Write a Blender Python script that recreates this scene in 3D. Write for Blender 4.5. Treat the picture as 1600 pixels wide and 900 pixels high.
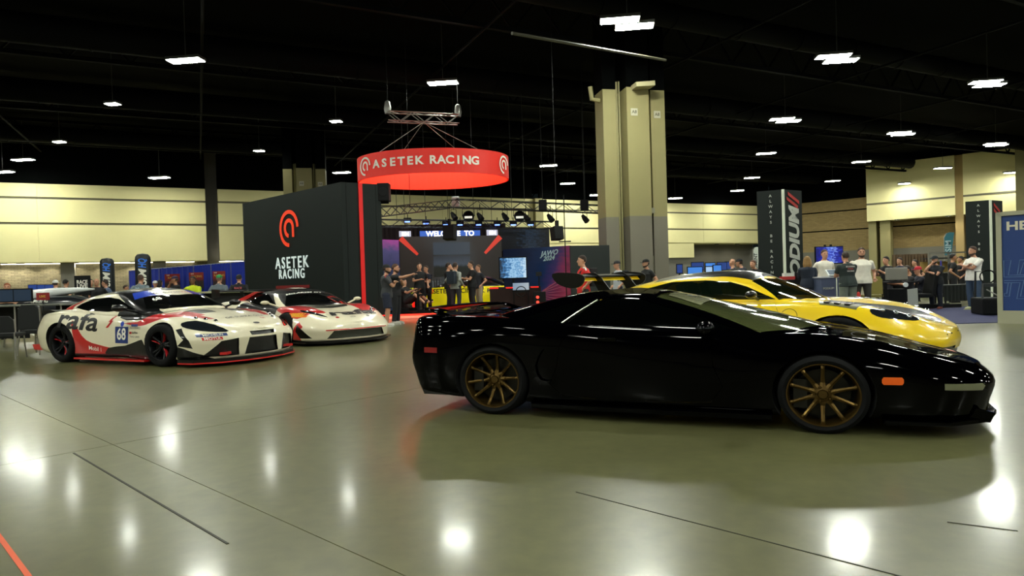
import bpy, bmesh, math, random
from mathutils import Vector, Matrix
from mathutils.bvhtree import BVHTree
random.seed(7)
PI = math.pi
for o in list(bpy.data.objects): bpy.data.objects.remove(o)
COL = bpy.context.scene.collection
scene = bpy.context.scene

# ---------------------------------------------------------------- camera
F = 1015.0                      # focal length in pixels of the 1600 px wide photograph
CAM = Vector((0, 0, 1.178))
PITCH, ROLL = -0.012, 0.030
_f = Vector((0, math.cos(PITCH), math.sin(PITCH)))
_u0 = Vector((0, -math.sin(PITCH), math.cos(PITCH)))
_x0 = Vector((1, 0, 0))
RIGHT = _x0*math.cos(ROLL) - _u0*math.sin(ROLL)
UP = _x0*math.sin(ROLL) + _u0*math.cos(ROLL)
# the frame leans: the world's up points to the upper left of the picture, the horizon rises to the right
RIGHT, UP = _x0*math.cos(ROLL) + _u0*math.sin(ROLL)*-1, _x0*math.sin(ROLL) + _u0*math.cos(ROLL)
cd = bpy.data.cameras.new('camera')
cam = bpy.data.objects.new('camera', cd); COL.objects.link(cam)
cd.sensor_width = 36; cd.lens = 36*F/1600; cd.clip_end = 300; cd.clip_start = 0.05
R = Matrix((RIGHT, UP, -_f)).transposed()
cam.matrix_world = Matrix.Translation(CAM) @ R.to_4x4()
scene.camera = cam

# ---------------------------------------------------------------- world + exposure
w = bpy.data.worlds.new('world'); scene.world = w; w.use_nodes = True
w.node_tree.nodes['Background'].inputs[0].default_value = (0.004, 0.006, 0.006, 1)
w.node_tree.nodes['Background'].inputs[1].default_value = 1.0
scene.view_settings.view_transform = 'Standard'
scene.view_settings.look = 'None'
scene.view_settings.gamma = 1
scene.view_settings.use_curve_mapping = False
scene.view_settings.exposure = 0.0
LAMP_POWER = 200.0               # emission of the ceiling lamp panels
LAMP_COLOR = (0.965, 1.0, 0.87)

# ---------------------------------------------------------------- picking helpers
def ray(px, py):
    return (_f + RIGHT*((px-800)/F) - UP*((py-450)/F))
def at(px, py, Y):
    d = ray(px, py); return CAM + d*(Y/d.y)
def ground(px, py, z=0.0):
    d = ray(px, py); return CAM + d*((z-CAM.z)/d.z)
def X_at(px, Y):                # world X of a picture column at horizon height
    return (px-800)/F*Y

# ---------------------------------------------------------------- materials
def lin(c):
    if isinstance(c, str):
        c = [int(c[i:i+2], 16)/255 for i in (0, 2, 4)]
    return tuple(((v+0.055)/1.055)**2.4 if v > 0.04045 else v/12.92 for v in c[:3]) + (1,)
_M = {}
def mat(name, col, rough=0.5, metal=0.0, coat=0.0, emit=None, es=1.0, bump=None, noise=None, spec=0.5, alpha=1.0, trans=0.0):
    if name in _M: return _M[name]
    m = bpy.data.materials.new(name); m.use_nodes = True
    nt = m.node_tree; b = nt.nodes['Principled BSDF']
    c = lin(col)
    b.inputs['Base Color'].default_value = c
    b.inputs['Roughness'].default_value = rough
    b.inputs['Metallic'].default_value = metal
    b.inputs['Coat Weight'].default_value = coat
    b.inputs['Coat Roughness'].default_value = 0.04
    b.inputs['Specular IOR Level'].default_value = spec
    b.inputs['Transmission Weight'].default_value = trans
    b.inputs['Alpha'].default_value = alpha
    if emit is not None:
        b.inputs['Emission Color'].default_value = lin(emit); b.inputs['Emission Strength'].default_value = es
    if noise:   # (scale, amount) : mottled colour
        tc = nt.nodes.new('ShaderNodeTexCoord'); n = nt.nodes.new('ShaderNodeTexNoise'); n.inputs['Scale'].default_value = noise[0]
        n.inputs['Detail'].default_value = 6
        r = nt.nodes.new('ShaderNodeValToRGB')
        a = noise[1]
        r.color_ramp.elements[0].position = 0.3; r.color_ramp.elements[1].position = 0.7
        r.color_ramp.elements[0].color = tuple(v*(1-a) for v in c[:3])+(1,)
        r.color_ramp.elements[1].color = tuple(min(1, v*(1+a)) for v in c[:3])+(1,)
        nt.links.new(tc.outputs['Object'], n.inputs['Vector']); nt.links.new(n.outputs['Fac'], r.inputs['Fac'])
        nt.links.new(r.outputs['Color'], b.inputs['Base Color'])
    if bump:    # (scale, strength)
        tc = nt.nodes.new('ShaderNodeTexCoord'); n = nt.nodes.new('ShaderNodeTexNoise'); n.inputs['Scale'].default_value = bump[0]
        bp = nt.nodes.new('ShaderNodeBump'); bp.inputs['Strength'].default_value = bump[1]; bp.inputs['Distance'].default_value = 0.02
        nt.links.new(tc.outputs['Object'], n.inputs['Vector']); nt.links.new(n.outputs['Fac'], bp.inputs['Height'])
        nt.links.new(bp.outputs['Normal'], b.inputs['Normal'])
    _M[name] = m
    return m
def emis(name, col, s):
    return mat(name, '000000', rough=0.6, emit=col, es=s)

# ---------------------------------------------------------------- object helpers
def empty(name, loc, rz=0.0, label=None, cat=None, group=None):
    o = bpy.data.objects.new(name, None); COL.objects.link(o)
    o.location = loc; o.rotation_euler = (0, 0, rz); o.empty_display_size = 0.2
    return tag(o, label, cat, group)
def tag(o, label=None, cat=None, group=None, kind=None):
    if label: o['label'] = label
    if cat: o['category'] = cat
    if group: o['group'] = group
    if kind: o['kind'] = kind
    return o
def link_mesh(name, me, parent=None, loc=(0, 0, 0), rz=0.0):
    o = bpy.data.objects.new(name, me); COL.objects.link(o)
    o.location = loc; o.rotation_euler = (0, 0, rz)
    if parent is not None: o.parent = parent
    return o
def children(o): return [c for c in bpy.data.objects if c.parent == o]
def copy_tree(o, kids=None, parent=None):
    if kids is None:
        kids = {}
        for c in bpy.data.objects:
            if c.parent: kids.setdefault(c.parent.name, []).append(c)
    c = o.copy(); COL.objects.link(c); c.parent = parent
    for ch in kids.get(o.name, []): copy_tree(ch, kids, c)
    return c

class MB:
    """collects simple solids and links them as ONE mesh object"""
    def __init__(s): s.v = []; s.f = []; s.mi = []; s.cur = 0
    def add(s, vs, fs):
        k = len(s.v); s.v += [tuple(v) for v in vs]; s.f += [tuple(i+k for i in f) for f in fs]; s.mi += [s.cur]*len(fs); return s
    def box(s, c, d, rz=0.0, rx=0.0, ry=0.0):
        m = Matrix.Rotation(rz, 3, 'Z') @ Matrix.Rotation(ry, 3, 'Y') @ Matrix.Rotation(rx, 3, 'X')
        vs = []
        for x in (-.5, .5):
            for y in (-.5, .5):
                for z in (-.5, .5):
                    vs.append(Vector(c) + m @ Vector((x*d[0], y*d[1], z*d[2])))
        return s.add(vs, [(0,1,3,2),(4,6,7,5),(0,4,5,1),(2,3,7,6),(0,2,6,4),(1,5,7,3)])
    def bar(s, p, q, w, h=None, n=4):
        """square or round bar between two points"""
        return s.tube([p, q], w/2, n)
    def tube(s, pts, r, n=8, cap=True, closed=False):
        pts = [Vector(p) for p in pts]; rs = r if isinstance(r, (list, tuple)) else [r]*len(pts)
        vs = []; fs = []
        up = None
        for i, p in enumerate(pts):
            if closed: t = pts[(i+1) % len(pts)] - pts[i-1]
            else: t = (pts[min(i+1, len(pts)-1)] - pts[max(i-1, 0)])
            t.normalize()
            if up is None:
                up = Vector((0, 0, 1)) if abs(t.z) < .9 else Vector((1, 0, 0))
            a = t.cross(up); a.normalize(); b = a.cross(t); up = b
            off = PI/4 if n == 4 else 0
            rr = rs[i]*(1.414 if n == 4 else 1)
            for k in range(n):
                an = 2*PI*k/n + off
                vs.append(p + a*math.cos(an)*rr + b*math.sin(an)*rr)
        m = len(pts)
        for i in range(m if closed else m-1):
            for k in range(n):
                j = (i+1) % m
                fs.append((i*n+k, i*n+(k+1) % n, j*n+(k+1) % n, j*n+k))
        if cap and not closed:
            fs.append(tuple(range(n))[::-1]); fs.append(tuple((m-1)*n+k for k in range(n)))
        return s.add(vs, fs)
    def lathe(s, prof, n=24, c=(0, 0, 0), axis='Z', cap=False):
        """prof: list of (radius, height)"""
        vs = []; fs = []
        for r, h in prof:
            for k in range(n):
                a = 2*PI*k/n
                x, y = r*math.cos(a), r*math.sin(a)
                if axis == 'Z': p = (x, y, h)
                elif axis == 'Y': p = (x, h, y)
                else: p = (h, x, y)
                vs.append(Vector(p)+Vector(c))
        for i in range(len(prof)-1):
            for k in range(n):
                fs.append((i*n+k, i*n+(k+1) % n, (i+1)*n+(k+1) % n, (i+1)*n+k))
        if cap:
            fs.append(tuple(range(n))); fs.append(tuple((len(prof)-1)*n+k for k in range(n)))
        return s.add(vs, fs)
    def prism(s, poly, a, b, axis='Y'):
        """polygon of 2D points extruded from a to b along axis (Y: points are x,z; Z: x,y; X: y,z)"""
        n = len(poly); vs = []
        for h in (a, b):
            for u, v in poly:
                vs.append({'Y': (u, h, v), 'Z': (u, v, h), 'X': (h, u, v)}[axis])
        fs = [tuple(range(n)), tuple(range(2*n-1, n-1, -1))]
        for k in range(n): fs.append((k, (k+1) % n, n+(k+1) % n, n+k))
        return s.add(vs, fs)
    def ball(s, c, r, n=12, m=8):
        r = r if isinstance(r, (list, tuple)) else (r, r, r)
        prof = []; vs = []; fs = []
        for i in range(m+1):
            t = PI*i/m
            for k in range(n):
                a = 2*PI*k/n
                vs.append((c[0]+r[0]*math.sin(t)*math.cos(a), c[1]+r[1]*math.sin(t)*math.sin(a), c[2]+r[2]*math.cos(t)))
        for i in range(m):
            for k in range(n): fs.append((i*n+k, i*n+(k+1) % n, (i+1)*n+(k+1) % n, (i+1)*n+k))
        return s.add(vs, fs)
    def mesh(s, name, mats, smooth=False, scale=None, bevel=0.0, weld=True):
        me = bpy.data.meshes.new(name)
        bm = bmesh.new()
        vv = [bm.verts.new(v) for v in s.v]
        for f, mi in zip(s.f, s.mi):
            if len(set(f)) < 3: continue
            try: ff = bm.faces.new([vv[i] for i in f])
            except ValueError: continue
            ff.material_index = mi; ff.smooth = smooth
        if weld: bmesh.ops.remove_doubles(bm, verts=bm.verts, dist=1e-5)
        bmesh.ops.recalc_face_normals(bm, faces=bm.faces)
        if bevel > 0:
            es = [e for e in bm.edges if e.is_manifold and e.calc_face_angle(0) > 0.6]
            bmesh.ops.bevel(bm, geom=es, offset=bevel, segments=2, affect='EDGES', profile=0.6)
        if scale: bmesh.ops.scale(bm, vec=scale, verts=bm.verts)
        bm.to_mesh(me); bm.free()
        for m in (mats if isinstance(mats, (list, tuple)) else [mats]): me.materials.append(m)
        if smooth:
            try: me.set_sharp_from_angle(angle=math.radians(40))
            except Exception: pass
        return me
    def build(s, name, mats, parent=None, loc=(0, 0, 0), rz=0.0, smooth=False, scale=None, bevel=0.0):
        return link_mesh(name, s.mesh(name, mats, smooth, scale, bevel), parent, loc, rz)

def text_mesh(txt, size=1.0, xs=1.0, shear=0.0, bold=0.0, depth=0.0, align='CENTER', spacing=1.0, fitw=None):
    cu = bpy.data.curves.new('lettering', 'FONT'); cu.body = txt; cu.size = size; cu.shear = shear; cu.offset = bold*size
    cu.extrude = depth; cu.align_x = align; cu.align_y = 'CENTER'; cu.space_character = spacing; cu.resolution_u = 3
    ob = bpy.data.objects.new('lettering', cu)
    COL.objects.link(ob); dg = bpy.context.evaluated_depsgraph_get(); me = bpy.data.meshes.new_from_object(ob.evaluated_get(dg))
    bpy.data.objects.remove(ob)
    if fitw:
        ww = [v.co.x for v in me.vertices]; xs = fitw/(max(ww)-min(ww))
    for v in me.vertices: v.co.x *= xs
    me.materials.clear()
    return me
def put_text(name, txt, m, parent, origin, right, up, size, depth=0.004, **kw):
    """lettering laid on a plane: origin centre, right and up vectors, in the parent's local space"""
    me = text_mesh(txt, size, depth=depth, **kw)
    r = Vector(right).normalized(); u = Vector(up).normalized(); n = r.cross(u)
    M = Matrix((r, u, n)).transposed().to_4x4(); M.translation = Vector(origin)
    me.transform(M); me.materials.append(m)
    return link_mesh(name, me, parent)
# ================================================================ SETTING
A1 = Vector((0.901, 0.434, 0)); A2 = Vector((-0.434, 0.901, 0)); RZB = math.radians(25.7)
m_cream = mat('wall paint cream', 'D8D09A', 0.75, noise=(0.35, 0.05))
m_band = mat('reveal joint paint', '5E5A48', 0.8)
m_dark = mat('ceiling black paint', '020303', 0.9, spec=.05)
m_dark2 = mat('ceiling steel black', '040506', 0.8, spec=.1)
m_grey = mat('wall paint grey', '6E6C62', 0.7)
m_tan = mat('tan brick', 'A08A5C', 0.85)
m_olive = mat('column paint olive', '878056', 0.7, noise=(0.8, 0.05))
m_olive2 = mat('conduit paint olive', '8C865C', 0.6)

def brick_mat(name, c1, c2, cm, scale, rough=0.85):
    m = mat(name, c1, rough); nt = m.node_tree; b = nt.nodes['Principled BSDF']
    tc = nt.nodes.new('ShaderNodeTexCoord'); mp = nt.nodes.new('ShaderNodeMapping'); mp.inputs['Rotation'].default_value = (PI/2, 0, 0)
    br = nt.nodes.new('ShaderNodeTexBrick'); br.inputs['Scale'].default_value = scale
    br.inputs['Color1'].default_value = lin(c1); br.inputs['Color2'].default_value = lin(c2); br.inputs['Mortar'].default_value = lin(cm)
    br.inputs['Mortar Size'].default_value = 0.02; br.inputs['Brick Width'].default_value = 0.8; br.inputs['Row Height'].default_value = 0.25
    nt.links.new(tc.outputs['Object'], mp.inputs['Vector']); nt.links.new(mp.outputs['Vector'], br.inputs['Vector'])
    nt.links.new(br.outputs['Color'], b.inputs['Base Color'])
    bp = nt.nodes.new('ShaderNodeBump'); bp.inputs['Strength'].default_value = 0.6; bp.inputs['Distance'].default_value = 0.03
    nt.links.new(br.outputs['Fac'], bp.inputs['Height']); bp.invert = True; nt.links.new(bp.outputs['Normal'], b.inputs['Normal'])
    return m
m_brick = brick_mat('rough stone block', '6B6650', '565240', '3C392D', 2.4)
m_tanb = brick_mat('tan brick wall', '9C8658', '8C784E', '7C6C4A', 2.2)

# ---- floor: polished concrete slabs with recessed joints
def concrete():
    m = mat('polished concrete', '8C8C6E', 0.2); nt = m.node_tree; b = nt.nodes['Principled BSDF']
    geo = nt.nodes.new('ShaderNodeNewGeometry')
    n1 = nt.nodes.new('ShaderNodeTexNoise'); n1.inputs['Scale'].default_value = 0.55; n1.inputs['Detail'].default_value = 7; n1.inputs['Roughness'].default_value = 0.62
    n2 = nt.nodes.new('ShaderNodeTexNoise'); n2.inputs['Scale'].default_value = 9; n2.inputs['Detail'].default_value = 5
    nt.links.new(geo.outputs['Position'], n1.inputs['Vector']); nt.links.new(geo.outputs['Position'], n2.inputs['Vector'])
    r = nt.nodes.new('ShaderNodeValToRGB')
    r.color_ramp.elements[0].position = 0.28; r.color_ramp.elements[0].color = lin('504F32')
    r.color_ramp.elements[1].position = 0.72; r.color_ramp.elements[1].color = lin('6A6A46')
    nt.links.new(n1.outputs['Fac'], r.inputs['Fac'])
    r2 = nt.nodes.new('ShaderNodeValToRGB'); r2.color_ramp.elements[0].position = 0.3; r2.color_ramp.elements[0].color = (.82, .82, .82, 1)
    r2.color_ramp.elements[1].position = 0.7; r2.color_ramp.elements[1].color = (1.08, 1.08, 1.08, 1)
    nt.links.new(n2.outputs['Fac'], r2.inputs['Fac'])
    mx = nt.nodes.new('ShaderNodeMix'); mx.data_type = 'RGBA'; mx.blend_type = 'MULTIPLY'; mx.inputs[0].default_value = 1
    nt.links.new(r.outputs['Color'], mx.inputs[6]); nt.links.new(r2.outputs['Color'], mx.inputs[7])
    # small dark scuffs
    n3 = nt.nodes.new('ShaderNodeTexNoise'); n3.inputs['Scale'].default_value = 2.2; n3.inputs['Detail'].default_value = 9; n3.inputs['Roughness'].default_value = .7
    nt.links.new(geo.outputs['Position'], n3.inputs['Vector'])
    r3 = nt.nodes.new('ShaderNodeValToRGB'); r3.color_ramp.elements[0].position = 0.66; r3.color_ramp.elements[0].color = (1, 1, 1, 1)
    r3.color_ramp.elements[1].position = 0.80; r3.color_ramp.elements[1].color = (.82, .82, .80, 1)
    nt.links.new(n3.outputs['Fac'], r3.inputs['Fac'])
    mx2 = nt.nodes.new('ShaderNodeMix'); mx2.data_type = 'RGBA'; mx2.blend_type = 'MULTIPLY'; mx2.inputs[0].default_value = 1
    nt.links.new(mx.outputs[2], mx2.inputs[6]); nt.links.new(r3.outputs['Color'], mx2.inputs[7])
    nt.links.new(mx.outputs[2], b.inputs['Base Color'])
    rr = nt.nodes.new('ShaderNodeMapRange'); rr.inputs['To Min'].default_value = 0.285; rr.inputs['To Max'].default_value = 0.34
    nt.links.new(n1.outputs['Fac'], rr.inputs['Value']); nt.links.new(rr.outputs['Result'], b.inputs['Roughness'])
    b.inputs['Coat Weight'].default_value = 0.28; b.inputs['Coat Roughness'].default_value = 0.115
    b.inputs['Specular IOR Level'].default_value = 0.42
    return m
m_floor = concrete()
m_joint = mat('joint filler dark', '2A2A22', 0.7)
def back_line(x): return 54.2 + 0.484*x
floor = MB().box((2, 20, -0.07), (100, 90, 0.1)).build('floor', m_joint); tag(floor, kind='structure')
D1 = Vector((0.741, -0.671, 0)); N1 = Vector((0.671, 0.741, 0)); SL = 7.4
slab_me = MB().box((0, 0, -0.01), (SL-0.008, SL-0.008, 0.02)).mesh('slab', m_floor)
c0 = Vector((-1.74, 3.76, 0)).dot(N1); a0 = ground(60, 716).dot(D1)
for i in range(-10, 12):
    for j in range(-10, 12):
        c = N1*(c0+(i+.5)*SL) + D1*(a0+(j+.5)*SL)
        if -44 < c.x < 50 and -8 < c.y < 66 and c.y < back_line(c.x)+2 and abs(c.x) < 12+abs(c.y)*.95:
            link_mesh('slab', slab_me, floor, c, math.atan2(D1.y, D1.x))
# a saw cut filled with dark sealant, and a strip of orange tape
g1, g2 = ground(115, 708), ground(356, 850)
dv = g2-g1
MB().box((0, 0, 0), (dv.length, 0.012, 0.003)).build('joint_filler', m_joint, floor, (g1+g2)/2+Vector((0, 0, .001)), math.atan2(dv.y, dv.x))
for (xa, ya), (xb, yb), wj in (((900, 769), (1420, 904), .006), ((1480, 816), (1590, 830), .006)):
    g1, g2 = ground(xa, ya), ground(xb, yb); dv = g2-g1
    MB().box((0, 0, 0), (dv.length, wj, 0.003)).build('joint_filler', m_joint, floor, (g1+g2)/2+Vector((0, 0, .001)), math.atan2(dv.y, dv.x))
g1, g2 = ground(-6, 832), ground(70, 935); dv = g2-g1
tape = MB().box((0, 0, 0.001), (dv.length, 0.022, 0.002)).build('floor_tape', mat('orange tape', 'D0522A', 0.5), None, (g1+g2)/2, math.atan2(dv.y, dv.x))
tag(tape, 'strip of orange tape stuck on the concrete floor at the bottom left', 'tape')

# ---- walls
TOPZ = 8.0; B1, B2, BH = 7.12, 5.55, 0.14; SOF = 3.15
def P2(px):                      # where a picture column meets the back wall
    k = (px-800)/F; D = 54.2/(1-0.484*k); return Vector((k*D, D, 0))
def wall_piece(name, p, q, z0, z1, m, parent=None, thick=0.3, push=0.0):
    """vertical slab from p to q; push moves it away from the room"""
    d = q-p; n = Vector((-d.y, d.x, 0)).normalized()
    if n.y < 0: n = -n
    c = (p+q)/2 + n*(thick/2+push)
    me = MB().box((0, 0, (z0+z1)/2), (d.length, thick, z1-z0)).mesh(name, m)
    return link_mesh(name, me, parent, (c.x, c.y, 0), math.atan2(d.y, d.x))
def panelled(name, p, q, z0, bands=True, m=None):
    """dark backing with cream panels between the recessed reveal bands"""
    m = m or m_cream
    root = wall_piece(name, p, q, z0+.02, TOPZ+3.2, m_dark, push=0.06); tag(root, kind='structure')
    L = (q-p).length
    n = max(1, round(L/9.0))
    # the backing is dark paint above the panels, olive in the reveals
    bk = MB().box((0, -0.18, (z0+TOPZ)/2), (L, 0.03, TOPZ-z0)).build('reveal', m_band, root)
    for k in range(n):
        for a, b in ((z0, B2-BH/2), (B2+BH/2, B1-BH/2), (B1+BH/2, TOPZ)):
            MB().box((-L/2+(k+.5)*L/n, -0.23, (a+b)/2), (L/n-0.015, 0.08, b-a)).build('wall_panel', m, root)
    return root
pL0 = Vector((-46, back_line(-46), 0)); pA = P2(326); pB = P2(345); pC = P2(836); pD = P2(848); pE = P2(1086); pF = P2(1205)
wl = panelled('wall_back_left', pL0, pA, SOF)
# recessed stone wall below the soffit with pilasters
NB = Vector((-0.4356, 0.90, 0)).normalized()
low = wall_piece('wall_back_left_lower', pL0+NB*1.2, pA+NB*1.2, 0, SOF, m_brick, push=0); tag(low, kind='structure')
sof = wall_piece('trim_1', pL0, pA, SOF-0.02, SOF+0.12, m_cream, thick=1.5); tag(sof, kind='structure')
for px in (105, 250):
    g = P2(px); d = MB().box((0, 0, SOF/2), (0.75, 0.9, SOF)).build('trim_2', m_grey, None, g+NB*0.9, RZB); tag(d, kind='structure')
gap = wall_piece('wall_back_recess', pA, pB, 0, TOPZ+3, m_grey, push=1.0); tag(gap, kind='structure')
wm = panelled('wall_back', pB, pC, SOF)
wml = wall_piece('wall_back_lower', pB+NB*1.0, pC+NB*1.0, 0, SOF, m_grey, push=0); tag(wml, kind='structure')
pil = wall_piece('trim_3', pC, pD, 0, TOPZ, m_olive, thick=0.8, push=-0.5); tag(pil, kind='structure')
wr = panelled('wall_back_right', pD, pF, 4.28)
wlow = wall_piece('wall_back_right_lower', pD, pE, 0, 2.85, m_grey, push=0.3); tag(wlow, kind='structure')
wlow2 = wall_piece('trim_4', pD, pE, 2.85, 4.3, m_cream, push=0.0); tag(wlow2, kind='structure')
wlow3 = wall_piece('wall_back_right_recess', pE+NB*2, pF+NB*2, 0, 4.4, m_grey, push=0.3); tag(wlow3, kind='structure')
sof2 = wall_piece('trim_5', pE, pF, 4.2, 4.32, m_cream, thick=2.4); tag(sof2, kind='structure')
# tan brick wall on the right with grey base, and the cream bulkhead above
pG = pF; DR = Vector((0.757, -0.653, 0)); pH = pF + DR*31
wrt = wall_piece('wall_right', pG, pH, 3.05, TOPZ+3.2, m_dark, push=0.10); tag(wrt, kind='structure')
for a, b in ((3.05, 5.0), (5.12, 6.85), (6.97, TOPZ)):
    n = 4; L = (pH-pG).length
    for k in range(n):
        MB().box((-L/2+(k+.5)*L/n, -0.2, (a+b)/2), (L/n-.012, 0.1, b-a)).build('brick_panel', m_tanb, wrt)
wrb = wall_piece('wall_right_base', pG, pH, 0, 3.05, m_grey, push=-0.02); tag(wrb, kind='structure')
def rline(px, off=0.0):          # where a picture column meets a line parallel to the right wall, off metres in front
    NR = Vector((0.653, 0.757, 0)); k = (px-800)/F
    c = pG.dot(NR)-off; D = c/(k*NR.x+NR.y); return Vector((k*D, D, 0))
for n_, (a, b, zb) in enumerate(((1357, 1495, 5.55), (1508, 1640, 5.55))):
    p, q = rline(a, 2.2), rline(b, 2.2)
    bh = wall_piece('wall_bulkhead', p, q, zb, TOPZ+2.6, m_cream, thick=2.0); tag(bh, kind='structure')
    L = (q-p).length
    MB().box((0, -1.02, zb+1.55), (L, 0.03, 0.16)).build('reveal', m_band, bh)
p, q = rline(1495, 2.0), rline(1508, 2.0)
tg = wall_piece('trim_6', p, q, 0, TOPZ+2.6, m_tan, thick=1.7); tag(tg, kind='structure')
for a, b in ((1359, 1371), (1377, 1393)):
    p, q = rline(a, 1.8), rline(b, 1.8)
    tg = wall_piece('trim_7', p, q, 0, 5.55, m_olive, thick=1.2); tag(tg, kind='structure')
p = rline(1590, 6.0); tg = wall_piece('trim_8', p, p+DR*2.5, 0, TOPZ+2, m_olive, thick=1.0); tag(tg, kind='structure')
# the rest of the hall, out of frame
m_far = mat('far wall paint', '8A846C', 0.8)
for nm, p, q in (('wall_left', Vector((-46, 32, 0)), Vector((-46, -26, 0))), ('wall_rear', Vector((-46, -26, 0)), Vector((52, -26, 0))), ('wall_right_near', Vector((52, -26, 0)), Vector((52, 42.5, 0)))):
    d = q-p; me = MB().box((0, 0, 5.6), (d.length+.3, 0.3, 11.2)).mesh(nm, m_far)
    tag(link_mesh(nm, me, None, (p+q)/2, math.atan2(d.y, d.x)), kind='structure')

# ---- ceiling, trusses, ducts
V_R = Vector((0.653, 0.757, 0)); V_C = pG.dot(V_R)
ceil = MB().box((3, 22, 11.4), (110, 110, 0.2)).build('ceiling', m_dark); tag(ceil, kind='structure')
def span(o, d, a, b, z=0): return (o+d*a)+Vector((0, 0, z)), (o+d*b)+Vector((0, 0, z))
BO = Vector((3.6, 20.1, 0))
ORD = ['nearest','second','third','fourth','fifth','sixth','seventh','eighth','ninth','tenth','eleventh']
for k in range(-5, 6):           # roof trusses
    o = BO + A2*(k*8.2+3.5)
    mb = MB()
    for z in (9.75, 11.0):
        p, q = span(o, A1, -48, 48, z); mb.bar(p, q, 0.16)
    for i in range(-24, 24):
        p = o+A1*(i*2); q = o+A1*(i*2+1); r_ = o+A1*(i*2+2)
        mb.bar(p+Vector((0, 0, 9.75)), q+Vector((0, 0, 11.0)), 0.07); mb.bar(q+Vector((0, 0, 11.0)), r_+Vector((0, 0, 9.75)), 0.07)
    t = mb.build('roof_truss', m_dark2); tag(t, 'black steel roof truss across the dark ceiling, %s from the camera side' % ORD[k+5], 'truss', 'roof trusses')
for k, (off, z, r_) in enumerate(((-6.5, 9.9, .45), (1.2, 10.1, .4), (9.5, 9.9, .5), (18, 10, .45), (27, 10, .45), (36, 10, .45))):
    p, q = span(BO+A2*off, A1, -42, 42, z)
    mb = MB().tube([p, q], r_, 14)
    for i in range(-14, 15):
        c = BO+A2*off+A1*i*3+Vector((0, 0, z)); mb.tube([c-A1*.03, c+A1*.03], r_+.03, 14)
    d = mb.build('air_duct', mat('duct paint', '040506', 0.8, spec=.12), smooth=True); tag(d, 'round black air duct under the dark roof, %s from the camera' % ORD[k], 'duct', 'ceiling ducts')
for k in range(-3, 4):
    o_ = BO+A1*(k*8.5+5.4); t_ = 0
    while t_ < 40 and (o_+A2*t_).y < back_line((o_+A2*t_).x)-1.5 and (o_+A2*t_).dot(V_R) < V_C-2.5: t_ += 1
    p, q = span(o_, A2, -28, t_-1, 9.6)
    d = MB().tube([p, q], 0.05, 6).build('sprinkler_pipe', m_dark2); tag(d, 'thin sprinkler pipe below the black roof, %s from the left' % ORD[k+3].replace('nearest', 'first'), 'pipe', 'sprinkler pipes')
p = at(800, 52, 17); q = at(1040, 94, 21.5)
d = MB().tube([p, (p+q)/2, q], 0.045, 8).build('conduit_pipe', mat('pale pipe', '4A4838', 0.5)); tag(d, 'olive pipe running overhead towards the top of the near pillar', 'pipe')

# ---- high bay lamps
LZ = 9.0
m_lamp = emis('lamp panel', 'FFFFFF', 1.0)
_b = m_lamp.node_tree.nodes['Principled BSDF']; _b.inputs['Emission Color'].default_value = LAMP_COLOR+(1,); _b.inputs['Emission Strength'].default_value = LAMP_POWER
m_house = mat('lamp housing', '3A3C38', 0.5)
def lamp_mesh(n, Lx=1.15, Wy=0.42):
    h = MB(); e = MB()
    for k in range(n):
        dx, dy = ((0, 0) if n == 1 else (-0.24+0.48*k, -0.30+0.60*k))
        h.box((dx, dy, 0.06), (Lx+.06, Wy+.06, 0.10)); e.box((dx, dy, 0.0), (Lx, Wy, 0.014))
    h.bar((0, 0, .1), (0, 0, 2.296), 0.02)
    return h.mesh('housing', m_house), e.mesh('lamp_panel', m_lamp)
LM1, LM2, LM0 = lamp_mesh(1), lamp_mesh(2), lamp_mesh(1, 0.5, 0.32)
def lamp(c, kind, label, rz):
    root = empty('high_bay_lamp', c, rz, label, 'ceiling lamp', 'high bay lamps')
    link_mesh('housing', kind[0], root); link_mesh('lamp_panel', kind[1], root)
lamps = [ # px, py, kind
 (980,37,2,'large double bright ceiling lamp, left of and above the near pillar'), (290,95,1,'large single bright ceiling lamp at the upper left of the photo'),
 (692,130,1,'bright single ceiling lamp hanging just above the small aluminium truss'), (1308,92,2,'double bright ceiling lamp at upper right, next right of the pillar top'),
 (1543,131,2,'double ceiling lamp nearest the right edge of the photo, high up'), (176,163,0,'small bluish ceiling lamp below the large upper left one'),
 (93,222,0,'small round-looking lamp above the left cream wall'), (36,250,1,'wide lamp at the far left just above the wall top'), (4,269,1,'ceiling lamp cut by the left edge of the photo'),
 (249,278,1,'thin lamp seen just above the left cream wall, right of its seam'), (525,190,0,'tiny lamp in the dark left of the hanging truss'), (405,236,0,'tiny lamp above the black booth wall, left of the far pillar'),
 (534,270,1,'thin lamp touching the top of the black booth wall'), (857,259,1,'thin lamp between the red ring and the near pillar'), (887,287,1,'thin lamp low between red ring and pillar'),
 (933,305,1,'lamp half hidden behind the left side of the near pillar'), (1227,188,2,'double lamp in the third row above the far podium tower'), (1197,240,1,'lamp above the black podium tower, second from the wall'),
 (1175,278,1,'lamp nearly touching the black podium tower top'), (1152,298,1,'lowest lamp left of the podium tower, near the back wall'), (1408,209,2,'double lamp at mid right, above the bulkhead'),
 (1346,253,1,'lamp just above the left end of the cream bulkhead'), (1301,283,1,'small lamp low between the podium tower and the bulkhead'), (1556,226,2,'double lamp above the right podium tower'),
 (1473,263,1,'lamp close above the bulkhead beside the black ductwork'), (1260,303,1,'small lamp just right of the podium tower top'), (1055,310,1,'lamp just right of the near pillar above the wall')]
for px, py, k, lb in lamps:
    d = ray(px, py); t = (LZ-CAM.z)/d.z; c = CAM+d*t
    while c.y > back_line(c.x)-2.5: t *= .97; c = CAM+d*t
    lamp(c, (LM0, LM1, LM2)[k], lb, -0.12)
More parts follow.
